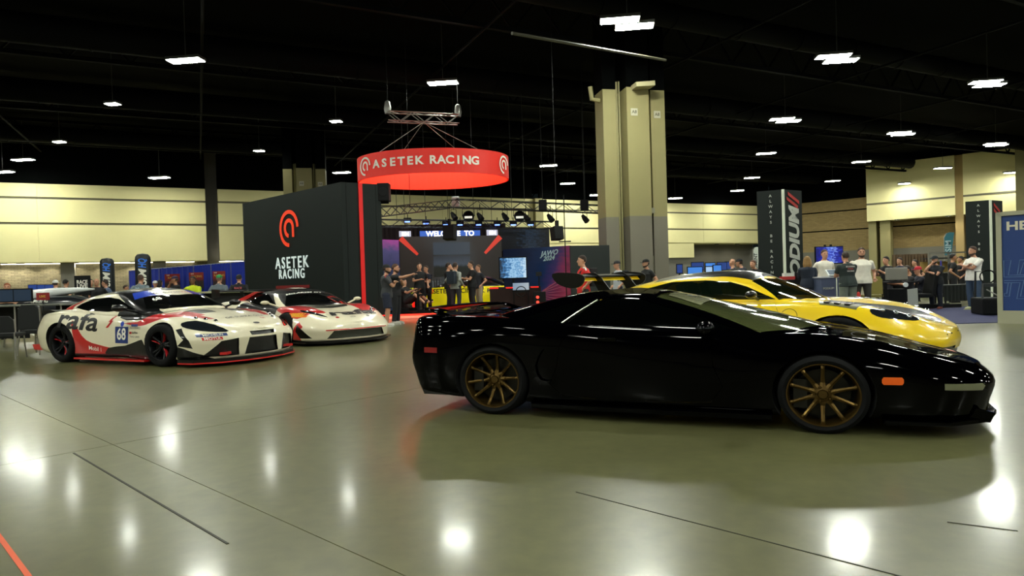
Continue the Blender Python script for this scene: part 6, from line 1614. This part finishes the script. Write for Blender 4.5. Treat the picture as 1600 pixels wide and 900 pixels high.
# blue panel at the right edge with cream frame
bl = at(1558, 333, 13.3); br = at(1650, 329.5, 12.6); pz = bl.z
d = V(br.x-bl.x, br.y-bl.y, 0); L = d.length; rz = math.atan2(d.y, d.x)
hp = empty('blue_sign_panel', V(bl.x, bl.y, 0), rz, 'blue sign panel with cream frame cut by the right edge of the photo', 'sign panel')
frm = mat('panel frame cream', 'A8A890', .5); bluep2 = mat('panel blue print', '153A7C', .5); outl = mat('outline pale blue', '5A7AAE', .5); ltr = mat('letter cream', 'E0DCC8', .5)
MB().box((L/2, 0, pz/2+.08), (L-.06, .05, pz-.20)).build('panel', bluep2, hp)
MB().box((.03, -.01, pz/2), (.09, .12, pz)).build('frame', frm, hp); MB().box((L/2, -.01, pz-.03), (L, .12, .08)).build('frame', frm, hp); MB().box((L/2, -.01, .13), (L, .14, .26)).build('frame', frm, hp)
o = at(1577, 354, 13.2)-hp.location
put_text('lettering', 'HE', ltr, hp, V((at(1577, 354, 13.15).x-bl.x)/math.cos(rz)+.13, -.035, at(1577, 354, 13.15).z), (1, 0, 0), (0, 0, 1), .24, bold=.03, xs=1.2)
put_text('lettering', 'RO', ltr, hp, V((at(1577, 354, 13.15).x-bl.x)/math.cos(rz)+.60, -.035, at(1577, 354, 13.15).z), (1, 0, 0), (0, 0, 1), .24, bold=.03, xs=1.2)
def hline(pts): 
    mb = MB(); mb.tube([V(x, -.03, z) for x, z in pts], .007, 4, closed=True); mb.build('outline', outl, hp)
z0_ = at(1570, 463, 13.2).z; z1_ = at(1570, 407, 13.2).z; zm = (z0_+z1_)/2; g = .045
hline([(.10, z1_), (.22, z1_), (.17, zm+g*1.4), (.42, zm+g*1.4), (.42, zm+g*.6), (.10, zm+g*.6)])
hline([(.32, z1_-.28), (.36, z1_-.28), (.42, z1_-.06), (.85, z1_-.06), (.85, z1_), (.36, z1_)])
hline([(.10, zm-g), (.42, zm-g), (.36, z0_), (.52, z0_), (.62, z1_-.2), (.68, z1_-.2), (.58, z0_-.05), (.30, z0_-.05), (.36, zm-g*2), (.10, zm-g*2)])
hline([(.10, z0_), (.18, z0_), (.22, z0_+.28), (.17, z0_+.28), (.14, z0_+.06), (.10, z0_+.06)])
# blue carpet
cpts = [ground(1290, 512), ground(1645, 502), ground(1680, 478), ground(1300, 481)]
mb = MB(); mb.add(list(cpts)+[p+V(0, 0, .012) for p in cpts], [(0, 1, 2, 3), (7, 6, 5, 4), (0, 4, 5, 1), (1, 5, 6, 2), (2, 6, 7, 3), (3, 7, 4, 0)])
tag(mb.build('blue_carpet', carpetb), 'dark blue carpet in front of the right hand booths', 'carpet')

# welcome counter with tablet, television on stand
cc = V(X_at(1296, 17.2), 17.2, 0); hc = at(1296, 434, 17.0).z
cn = empty('welcome_counter', cc, .10, 'grey blue counter with white edges beside the blonde woman', 'counter')
MB().box((0, 0, hc/2), (.74, .5, hc)).build('body', mat('counter grey blue', '46506A', .45), cn, bevel=.01)
MB().box((0, 0, hc+.015), (.78, .54, .03)).build('counter_top', mat('counter white top', 'B8BCC4', .4), cn); MB().box((.04, -.255, hc/2), (.025, .012, hc)).build('edge_strip', tower_w, cn)
put_text('lettering', 'PODIUM', silver, cn, (-.18, -.256, hc*.72), (1, 0, 0), (0, 0, 1), .08)
tb = empty('tablet', cc+V(.10, -.02, hc+.03), 0, 'white edged tablet tilted on the grey blue counter', 'tablet')
MB().box((0, 0, .10), (.34, .03, .24), rx=-.9).build('tablet_frame', mat('tablet white', 'D8DCDC', .4), tb, bevel=.004); MB().box((0, -.014, .111), (.28, .012, .19), rx=-.9).build('screen', mat('tablet screen', '6A7480', .2), tb); MB().box((0, .06, .05), (.10, .10, .10)).build('stand', black_m, tb)
tvD = 19.4; q0, q1 = at(1275, 387, tvD), at(1317, 409, tvD)
tv = empty('television', V((q0.x+q1.x)/2, tvD, 0), 0, 'television with a blue picture behind the man in white polo', 'television'); w_ = q1.x-q0.x; hz = at(1296, 386, tvD).z; lz = at(1296, 411, tvD).z
MB().box((0, .04, (hz+lz)/2), (w_+.05, .06, hz-lz+.05)).build('frame', black_m, tv, bevel=.01)
MB().box((0, 0, (hz+lz)/2), (w_, .012, hz-lz)).build('screen', gradient_mat('tv blue', [(0, '0A1266'), (.35, '1A24A0'), (.55, '4A66D8'), (.62, '9AB8F0'), (.7, '2430B0'), (1, '0A1266')], noise=1.5, size=(2, 3), strength=1.0), tv)
for s in (-1, 1): MB().box((s*.09, .09, hz*.52), (.05, .05, hz*1.04)).build('stand_post', black_m, tv)
MB().box((0, .09, .03), (.9, .6, .06)).build('stand_base', black_m, tv)
# tan chair, red cone shaped bag, dark table, monitor desk, leaning board
def chair(px, D, rz, label, fab, frame=black_m, H=.86, group=None, z0=0):
    root = empty('padded_chair', V(X_at(px, D), D, z0), rz, label, 'chair', group)
    MB().box((0, 0, .45), (.46, .45, .07)).build('seat', fab, root, bevel=.02); 
    MB().prism([(-.21, .50), (.21, .50), (.20, H-.08), (.13, H), (-.13, H), (-.20, H-.08)], .20, .25).build('backrest', fab, root, bevel=.012)
    for sx in (-.2, .2):
        MB().tube([(sx, -.2, .43), (sx*1.1, -.24, 0)], .013, 6).build('leg', frame, root); MB().tube([(sx, .22, H-.06), (sx, .22, .43), (sx*1.1, .27, 0)], .013, 6).build('leg', frame, root)
    return root
chair(1361, 17.8, PI*.95, 'olive yellow padded chair between the white polo man and the monitor', mat('chair olive fabric', '8E8440', .8), H=.98)
cb_ = V(X_at(1341, 16.6), 16.6, 0); bg = MB().lathe([(.001, .62), (.03, .6), (.14, .1), (.17, .0)], 16).build('red_cone', mat('red cone plastic', 'C8281C', .5), None, cb_, smooth=True); tag(bg, 'red cone shaped marker on the floor between the leaning man and white polo man', 'cone')
mD = 17.8; mc = V(X_at(1401, mD), mD, 0); md = empty('monitor_desk', mc, 0, 'black desk frame below the silver monitor back', 'desk')
hm_ = at(1401, 441, mD).z
MB().box((0, 0, hm_), (.95, .5, .04)).build('desk_top', black_m, md); 
for sx in (-.42, .42):
    for sy in (-.2, .2): MB().box((sx, sy, hm_/2), (.05, .05, hm_)).build('leg', black_m, md)
MB().box((0, .1, .35), (.5, .3, .55)).build('pc_case', black_m, md)
mo = empty('monitor', mc+V(0, 0, hm_+.02), .05, 'monitor seen from behind with silver grey back on the black desk', 'monitor')
MB().box((0, 0, .21), (.62, .05, .34)).build('monitor_back', alu, mo, bevel=.02); MB().box((0, .05, .06), (.06, .05, .14)).build('stand', black_m, mo); MB().box((0, .05, .01), (.25, .18, .02)).build('stand_foot', black_m, mo)
ld_ = empty('lamp_disc', V(X_at(1415, 17.2), 17.2, 0), 0, 'small white round disc on a thin post beside the monitor desk', 'disc')
zz = at(1415, 445, 17.2).z
MB().lathe([(.001, -.02), (.062, -.02), (.062, .02), (.001, .02)], 20, c=(0, 0, zz), axis='Y').build('disc', mat('disc white', 'D8DCDC', .4), ld_); MB().tube([(0, .02, 0), (0, .02, zz)], .012, 5).build('post', black_m, ld_)
MB_ = MB(); bD = 15.8; bw_ = V(X_at(1426, bD), bD, 0); zt_ = at(1426, 451, bD).z
lb = MB().box((0, 0, zt_/2), (.24, .02, zt_), rx=.12, ry=-.10).build('leaning_board', mat('board pale grey', 'A8ACA4', .5), None, bw_); tag(lb, 'pale grey board standing tilted on the floor behind the yellow bonnet', 'board')
tD = 20.5; tt = V(X_at(1496, tD), tD, 0); tbm = empty('dark_table', tt, 0, 'black clothed table behind the man in black tee at the right', 'table')
hz_ = at(1496, 445, tD).z
MB().box((0, 0, hz_), (1.3, .6, .03)).build('table_top', mat('dark table top', '2A2E2C', .4), tbm)
n = 30; vs = []; fs = []
for k in range(n+1):
    x = -.62+1.24*k/n; y = -.28+.02*math.sin(k*2.2); vs += [V(x, y, .12), V(x, y, hz_-.01)]
for k in range(n): fs.append((2*k, 2*k+2, 2*k+3, 2*k+1))
MB().add(vs, fs).build('table_cloth', mat('cloth black green', '141A19', .9), tbm)
for sx in (-.55, .55):
    for sy in (-.24, .24): MB().box((sx, sy, hz_/2), (.04, .04, hz_)).build('leg', black_m, tbm)
# sim cart at the foot of the blue panel
kD = 15.6; kc = V(X_at(1546, kD), kD, 0); kt = empty('black_racing_rig', kc, -.3, 'black racing rig with pedals standing left of the blue panel', 'simulator')
MB().box((0, 0, .22), (.55, .8, .40)).build('base_box', black_m, kt, bevel=.04); mb = MB(); mb.tube([(-.25, -.3, .42), (-.2, -.2, .75), (.2, -.2, .75), (.25, -.3, .42)], .025, 6); mb.tube([(-.2, .3, .42), (-.2, .25, 1.05), (.2, .25, 1.05), (.2, .3, .42)], .025, 6); mb.build('rig_frame', truss_d, kt)
MB().tube([(-.14, -.22, .62), (.02, -.28, .50), (.1, -.3, .44)], .016, 6).build('pedal_arm', alu, kt); MB().box((0, -.22, .72), (.4, .05, .08)).build('pedal_plate', mat('plate dark', '2A2E30', .4), kt)
MB().tube([(.16*math.cos(2*PI*k/16), .1, .92+.16*math.sin(2*PI*k/16)) for k in range(16)], .016, 6, closed=True).build('steering_wheel', black_m, kt, smooth=True)
# second rig under the seated drivers
kc = V(X_at(1428, 18.9), 18.9, 0); kt = empty('racing_rig', kc, PI, 'racing rig with seats under the two seated drivers at the right', 'simulator')
mb = MB(); mb.box((0, 0, .08), (2.0, .08, .1)); mb.box((0, .5, .08), (2.0, .08, .1)); mb.box((.55, .25, .40), (.08, .6, .6)); mb.build('rig_frame', black_m, kt)
for x_, y_ in ((-.25, .05), (.12, .5)):
    mb = MB(); mb.box((x_-.0, y_, .40), (.46, .44, .10)); mb.box((x_-.28, y_, .72), (.12, .44, .66), ry=-.2); mb.build('seat', black_m, kt, bevel=.03)
# purple and white pull up banner
bD = 19.6; p_ = V(X_at(1471, bD), bD, 0); pb = empty('pull_up_banner', p_, .9, 'narrow purple and white pull-up banner right of the man in dark polo', 'banner')
hb = at(1471, 407, bD).z; MB().box((0, 0, hb*.5), (.34, .02, hb)).build('banner_sheet', gradient_mat('banner purple', [(0, '3A3AA8'), (.15, '8A8A90'), (.75, '7A6A74'), (.85, '3A34A0'), (1, '2A2490')], vertical=True, strength=0), pb); MB().box((0, 0, .03), (.4, .2, .06)).build('banner_base', alu, pb)
# tan pleated drape, aluminium frame booth and flags
dD = 27; a, b = at(1394, 398, dD), at(1451, 395, dD); n = 44; vs = []; fs = []; dd = V(b.x-a.x, b.y-a.y, 0)
for k in range(n+1): p = V(a.x, a.y, 0)+dd*(k/n)+V(0, .06*math.sin(k*1.7), 0); vs += [p, p+V(0, 0, a.z)]
for k in range(n): fs.append((2*k, 2*k+2, 2*k+3, 2*k+1))
tag(MB().add(vs, fs).build('pleated_drape', mat('drape brown', '5C4A36', .9)), 'brown pleated drape wall behind the monitor desk', 'drape')
fD = 25; a, b = at(1451, 395, fD), at(1513, 393, fD); fr = empty('booth_frame', V(a.x, a.y, 0), math.atan2(b.y-a.y, b.x-a.x), 'aluminium framed booth with tan upper panels at the right', 'booth'); Lf = (b-a).length; hf = a.z
for x_ in (0, Lf*.5, Lf): MB().box((x_, 0, hf/2), (.05, .05, hf)).build('post', alu, fr)
MB().box((Lf/2, 0, hf-.02), (Lf, .05, .05)).build('rail', alu, fr); MB().box((Lf/2, .6, hf-.55), (Lf-.1, .04, .42)).build('upper_panel', mat('tan fabric panel', 'A88C4C', .7), fr); MB().box((Lf/2, .62, (hf-.8)/2), (Lf-.1, .04, hf-.8)).build('lower_panel', mat('booth inside dark', '15181C', .7), fr); MB().box((Lf/2, .3, hf-.22), (Lf-.1, .55, .04)).build('fascia', mat('booth inside dark', '15181C', .7), fr)
def feather(px, D, y0, y1, wpx, label, m, word=None, wm=None):
    c = V(X_at(px, D), D, 0); h = at(px, y0, D).z; zb = at(px, y1, D).z; w_ = wpx/F*D; root = empty('feather_flag', c, 0, label, 'flag')
    pts = [(0, zb), (0, h-.5*w_), (w_*.18, h-.12*w_), (w_*.55, h), (w_*.95, h-.05*w_), (w_*.85, h-.35*(h-zb)), (w_*.62, zb)]
    MB().prism(pts, -.008, .008).build('flag_sheet', m, root); MB().tube([(0, 0, 0), (0, 0, h-.5*w_), (w_*.25, 0, h-.08*w_)], .015, 6).build('pole', alu, root)
    MB().box((0, 0, .02), (.5, .5, .04)).build('base', black_m, root)
    if word: put_text('lettering', word, wm, root, (w_*.38, -.012, (h+zb)/2-.1), (0, 0, 1), (-1, 0, 0), .22*w_/.3, bold=.02)
    return root
feather(1476.5, 27, 363, 399, 17, 'teal feather flag standing above the tan booth', mat('flag teal', '2A6A78', .6), 'SIM', mat('print pale', 'A8C4CC', .5))
feather(1178, 24, 386, 428, 10, 'white feather flag beside the left edge of the near podium tower', mat('flag white', 'D0D8D0', .6), 'MOMENT', mat('print dark', '2A2E30', .5))
# red and white box display at the counter
bx = empty('boxed_display', V(X_at(1237, 18.4), 18.4, 0), 0, 'small red and white boxes on a black plinth at the tower foot', 'display')
zb_ = at(1237, 437, 18.4).z
MB().box((0, 0, zb_/2), (.7, .4, zb_)).build('plinth', black_m, bx); MB().box((-.12, 0, zb_+.05), (.36, .2, .09)).build('red_box', redt, bx); MB().box((-.10, 0, zb_+.14), (.26, .18, .10)).build('white_box', mat('box white', 'C8CCC4', .5), bx); MB().box((.25, -.05, zb_+.05), (.28, .2, .3)).build('black_box', black_m, bx)
# far desks with rows of blue monitors right of the pillar
blue_s = emis('monitor picture blue', '3A78C8', 1.2); blue_d = emis('monitor picture deep', '1A3A80', 1.0)
for i, (px, D, y, wp, c_) in enumerate(((1090, 27, 416, 18, blue_d), (1086, 24, 424, 22, blue_s), (1110, 26, 417, 15, blue_s), (1128, 27, 416, 14, blue_d), (1121, 24, 421, 12, blue_s), (1108, 22, 424, 10, emis('monitor picture pale', '9AB8D8', 1.2)), (1139, 28, 415, 10, blue_d), (1062, 24, 420, 8, blue_d))):
    c = at(px, y, D); w_ = wp/F*D; root = empty('monitor', (c.x, c.y, 0), .1*(i % 3-1), '%s monitor at the far desks, %s from the near pillar' % (('deep blue', 'wide bright blue', 'blue', 'dim blue', 'small blue', 'small pale', 'smallest dim blue', 'narrow dark blue')[i], ('fourth', 'second', 'fifth', 'seventh', 'sixth', 'third', 'eighth', 'first')[i]), 'monitor', 'monitors at the far desks')
    MB().box((0, .03, c.z), (w_+.05, .04, .36)).build('frame', black_m, root); MB().box((0, 0, c.z), (w_, .01, .30)).build('screen', c_, root); MB().box((0, .05, c.z/2), (.06, .04, c.z)).build('stand', black_m, root); MB().box((0, .05, .02), (.4, .4, .04)).build('stand_base', black_m, root)
for i, (x0, x1, D) in enumerate(((1058, 1140, 23), (1140, 1184, 19.2))):
    a, b = X_at(x0, D), X_at(x1, D); zt_ = at(x0, 432 if i == 0 else 428, D).z
    d_ = empty('long_desk', ((a+b)/2, D, 0), 0, ('long black desk of the far blue screens' if i == 0 else 'black desk before the bald man left of the tower'), 'desk')
    MB().box((0, 0, zt_), (b-a, .6, .04)).build('desk_top', black_m, d_); MB().box((0, .25, zt_/2), (b-a-.1, .03, zt_)).build('modesty_panel', black_m, d_)
    for sx in (-1, 1): MB().box((sx*(b-a)*.48, 0, zt_/2), (.05, .55, zt_)).build('leg', black_m, d_)
# ================================================================ LEFT HAND AREA
tube_m = mat('inflatable black', '0D1418', .45)
for i, (px, D, y0, rpx) in enumerate(((169, 23.2, 403, 10), (225, 20.8, 396, 11))):
    c = V(X_at(px, D), D, 0); h = at(px, y0, D).z; r_ = rpx/F*D; root = empty('inflatable_column', c, 0, ('left, lower inflatable black column with blue and white lettering' if i == 0 else 'right, taller inflatable black column with blue and white lettering'), 'inflatable')
    MB().lathe([(.001, 0), (r_*.9, 0), (r_, .08), (r_, h-.20), (r_*.93, h-.10), (r_*.7, h-.03), (.001, h)], 28).build('tube', tube_m, root, smooth=True)
    for t_, m_, z_, f_ in (('SIM', mat('print white', 'E8E6DA', .4), 1.62, .52), ('HQ', mat('print bright blue', '2A6ACC', .4, emit='2A6ACC', es=.2), 2.06, .30)):
        me = text_mesh(t_, .30, bold=.03, shear=.2, fitw=f_)
        b_ = bmesh.new(); b_.from_mesh(me)
        for ax in (0, 1):
            for q in range(-20, 21):
                bmesh.ops.bisect_plane(b_, geom=b_.verts[:]+b_.edges[:]+b_.faces[:], plane_co=(q*.03, q*.03, 0), plane_no=(1-ax, ax, 0))
        b_.to_mesh(me); b_.free()
        for v in me.vertices:      # wrapped round the tube, reading upwards
            u, w = v.co.x, v.co.y; a = -PI/2+.5-w/r_ if False else (-PI/2+.45+(-w)/r_)
            v.co = V((r_+.006)*math.cos(a), (r_+.006)*math.sin(a), z_+u)
        me.materials.append(m_); link_mesh('lettering', me, root)
# blue drape wall with posters
drape = mat('drape blue', '1E35A8', .85); dtop = mat('drape rail', '6A70A0', .5)
pts = [(203, 425, 39), (250, 419.5, 36), (304, 416, 33.6), (331, 413.5, 32.4), (362, 411.5, 31.2), (384, 410, 30.2)]
dr = empty('blue_drape_wall', V(X_at(203, 39), 39, 0), 0, 'blue pipe and drape wall behind the left hand visitors', 'drape'); o = dr.location
hdr = 2.42
for i in range(len(pts)-1):
    a, b = V(X_at(pts[i][0], pts[i][2]), pts[i][2], 0)-o, V(X_at(pts[i+1][0], pts[i+1][2]), pts[i+1][2], 0)-o; n = 26; vs = []; fs = []; dd = b-a; nn = V(-dd.y, dd.x, 0).normalized()
    for k in range(n+1): p = a+dd*(k/n)+nn*(.05*math.sin(k*1.6)); vs += [p, p+V(0, 0, hdr)]
    for k in range(n): fs.append((2*k, 2*k+2, 2*k+3, 2*k+1))
    MB().add(vs, fs).build('drape_panel', drape, dr); MB().tube([a+V(0, 0, hdr), b+V(0, 0, hdr)], .025, 6).build('rail', dtop, dr); MB().tube([a, a+V(0, 0, hdr+.02)], .03, 6).build('upright', dtop, dr)
for i, (x0, x1, y0, D, lb) in enumerate(((257, 281, 428.5, 33.5, 'red poster left of the yellow jacket, partly behind the black cap'), (295, 318, 426, 31.8, 'red poster behind the yellow jacket'), (332, 352, 424, 30.4, 'red poster behind the green cap'))):
    a = at(x0, y0, D); w_ = (x1-x0)/F*D; root = empty('red_poster', V(a.x+w_/2, D, 0), -.05, lb, 'poster', 'red posters on the blue drape'); h = a.z
    MB().box((0, 0, h-.40), (w_, .04, .80)).build('poster_sheet', gradient_mat('poster print', [(0, '15181C'), (.45, '2A1418'), (.6, '7A1814'), (1, '8A1A16')], vertical=True, noise=.35, size=(3, 2), strength=0) if i == 0 else bpy.data.materials['poster print'], root)
    put_text('lettering', 'RACING', mat('print gold', 'C8A040', .5), root, (w_*.05, -.03, h-.20), (1, 0, 0), (0, 0, 1), .14, bold=.01); put_text('lettering', 'LIVE', mat('print white', 'E8E6DA', .4), root, (-w_*.25, -.03, h-.07), (1, 0, 0), (0, 0, 1), .08)
    for s in (-1, 1): MB().box((s*w_*.4, .04, h/2-.1), (.03, .03, h-.2)).build('leg', black_m, root)
# tall counter with pale edge in front of the visitors by the wall
D_ = 18.2; a, b = X_at(316, D_), X_at(398, D_); zt_ = at(316, 457, D_).z
d_ = empty('long_counter', ((a+b)/2, D_, 0), -.02, 'long dark counter with a pale edge left of the black booth wall', 'counter')
MB().box((0, 0, zt_), (b-a, .5, .05)).build('counter_top', mat('counter edge pale', '9A9A78', .5), d_); MB().box((0, .1, zt_/2), (b-a-.05, .04, zt_-.05)).build('front_panel', mat('counter dark', '15181A', .5), d_)
for sx in (-1, 1): MB().box((sx*(b-a)*.48, 0, zt_/2-.02), (.05, .45, zt_-.05)).build('leg', black_m, d_)
# black sign board with white letters
D_ = 20.5; c = at(129, 440, D_); sg = empty('black_sign_board', (c.x, D_, 0), 0, 'black sign board with white capitals among the left hand crowd', 'sign'); hs = at(129, 431, D_).z
MB().box((0, 0, hs-.30), (.50, .04, .62)).build('board', black_m, sg, bevel=.01)
for t_, z_ in (('RACE', hs-.20), ('LIVE', hs-.33)): put_text('lettering', t_, mat('print white', 'E8E6DA', .4), sg, (0, -.025, z_), (1, 0, 0), (0, 0, 1), .16, bold=.03, fitw=.34)
MB().box((0, .02, (hs-.6)/2), (.06, .04, hs-.6)).build('post', black_m, sg); MB().box((0, .02, .02), (.5, .4, .04)).build('base', black_m, sg)
# white show car body with black flank
SC[:] = [1.04, 1.04, .957]
oc = empty('open_wheel_car', (X_at(50, 19.5)-.55, 19.3, 0), math.radians(2), 'white and black single-seater race car behind the tables at the far left', 'car')
def loft(secs, n=16):
    """sections (x, ry, z0, z1)"""
    mb = MB(); vs = []; fs = []
    for x, ry, z0, z1 in secs:
        for k in range(n):
            a = 2*PI*k/n; c_, s_ = math.cos(a), math.sin(a); vs.append((x, ry*math.copysign(abs(c_)**.7, c_), (z0+z1)/2+(z1-z0)/2*math.copysign(abs(s_)**.7, s_)))
    for i in range(len(secs)-1):
        for k in range(n): fs.append((i*n+k, i*n+(k+1) % n, (i+1)*n+(k+1) % n, (i+1)*n+k))
    fs += [tuple(range(n))[::-1], tuple(range(len(vs)-n, len(vs)))]
    return mb.add(vs, fs)
wht = mat('show car white', 'D8DCDC', .3, coat=.8); nvy = mat('show car black', '14161C', .3, coat=.8)
loft([(-.75, .08, .95, 1.03), (-.3, .14, .92, 1.10), (.2, .20, .90, 1.22), (.7, .24, .95, 1.32), (1.4, .22, 1.10, 1.36), (2.2, .10, 1.22, 1.34), (2.5, .03, 1.26, 1.31)]).build('engine_cover', wht, oc, smooth=True)
loft([(.0, .30, .55, .92), (.3, .62, .45, .98), (1.2, .66, .42, 1.14), (2.0, .50, .42, 1.12), (2.6, .25, .45, .95)]).build('side_pod', nvy, oc, smooth=True)
put_text('lettering', 'RACING', white, oc, (1.35, -.69, .98), (1, 0, 0), (0, 0, 1), .13, bold=.02); put_text('lettering', 'ARROW', blackprint, oc, (-.05, -.185, 1.02), (1, 0, .18), (0, 0, 1), .17, bold=.03)
for x_ in (-1.2, 2.3):
    for s in (-1, 1): MB().lathe([(.16, -.14), (.28, -.15), (.33, -.11), (.33, .11), (.28, .15), (.16, .14), (.001, .10)], 24, c=(x_, s*.82, .33), axis='Y').build('wheel', m_tyre, oc, smooth=True); MB().tube([(x_, s*.7, .4), (x_+.2, s*.12, .6)], .02, 6).build('suspension_arm', black_m, oc)
loft([(-1.9, .10, .25, .42), (-1.2, .18, .35, .62), (-.4, .26, .45, .86), (.3, .30, .45, .90)]).build('nose_cone', nvy, oc, smooth=True)
MB().box((-1.95, 0, .2), (.35, 1.7, .03)).build('front_wing', wht, oc); MB().box((2.75, 0, .95), (.3, 1.0, .03)).build('rear_wing', nvy, oc); MB().box((2.7, 0, .75), (.05, .1, .4)).build('wing_strut', nvy, oc)
rb = empty('red_notice_board', (X_at(67, 17.6), 17.6, 0), 0, 'small dark red notice board in front of the white single-seater', 'notice board'); h_ = at(67, 457.5, 17.6).z
MB().box((0, 0, h_-.10), (.34, .03, .20)).build('board', mat('board red', '8A1618', .5), rb); put_text('lettering', 'LIVE', mat('print gold', 'C8A040', .5), rb, (0, -.02, h_-.10), (1, 0, 0), (0, 0, 1), .09, bold=.02); MB().tube([(0, .01, 0), (0, .01, h_-.19)], .015, 6).build('post', black_m, rb); MB().box((0, 0, .015), (.3, .3, .03)).build('base', black_m, rb)
# folding tables and chairs at the far left
def ftable(x0, x1, D, yt, label, back=0):
    a, b = X_at(x0, D), X_at(x1, D); z = at((x0+x1)/2, yt, D).z; root = empty('folding_table', ((a+b)/2, D, 0), -.05, label, 'table')
    MB().box((0, 0, z), (b-a, .75, .035)).build('table_top', mat('table top grey', '6E7068', .5), root, bevel=.005)
    MB().box((0, .1, z/2+.1), (b-a-.2, .03, z-.25)).build('cloth_panel', black_m, root)
    for sx in (-1, 1):
        for sy in (-1, 1): MB().tube([(sx*(b-a)*.44, sy*.3, 0), (sx*(b-a)*.44, sy*.3, z)], .016, 6).build('leg', alu, root)
    return z
zt1 = ftable(-50, 47, 14.2, 478, 'long folding table with pale edge at the far left'); ftable(75, 112, 15.2, 475.5, 'folding table end seen above the tail of the number 68 car')
chf = mat('chair black fabric', '0C0F10', .8)
CG = 'black chairs at the far left tables'
ch1 = chair(57, 12.9, PI, 'black round-backed chair just left of the number 68 car tail', chf, alu, H=.98, group=CG)
ch2 = chair(8, 12.0, PI*1.1, 'black chair cut by the left edge of the photo', chf, alu, H=.80, group=CG)
ch3 = chair(30, 15.0, .1, 'black chair on the far side of the folding table', chf, alu, H=.80, group=CG)
for px, w_, lb in ((8, .5, 'dark laptop screen at the far left of the folding table'), (36, .4, 'small blue monitor on the folding table left of the single-seater')):
    c = V(X_at(px, 14.3), 14.3, zt1+.018); mm = empty('monitor', c, .1, lb, 'monitor'); MB().box((0, 0, .20), (w_, .03, .30)).build('frame', black_m, mm); MB().box((0, -.018, .20), (w_-.05, .008, .25)).build('screen', emis('monitor picture teal', '16344E', .5), mm); MB().box((0, .02, .02), (.2, .16, .03)).build('stand', black_m, mm)
for i, px in enumerate((52, 66, 78)):
    c = V(X_at(px, 24.5), 24.5, 0); hz_ = at(px, 444, 24.5).z; mm = empty('monitor', c, .05, ('left', 'middle', 'right')[i]+' one of three dark monitors beyond the white single-seater', 'monitor', 'dark monitors beyond the single-seater')
    MB().box((0, 0, hz_-.14), (.34, .04, .26)).build('frame', black_m, mm); MB().box((0, -.024, hz_-.14), (.30, .008, .22)).build('screen', blue_d, mm); MB().box((0, .03, (hz_-.2)/2), (.06, .05, hz_-.2)).build('stand', black_m, mm); MB().box((0, .03, .02), (.3, .3, .04)).build('stand_base', black_m, mm)
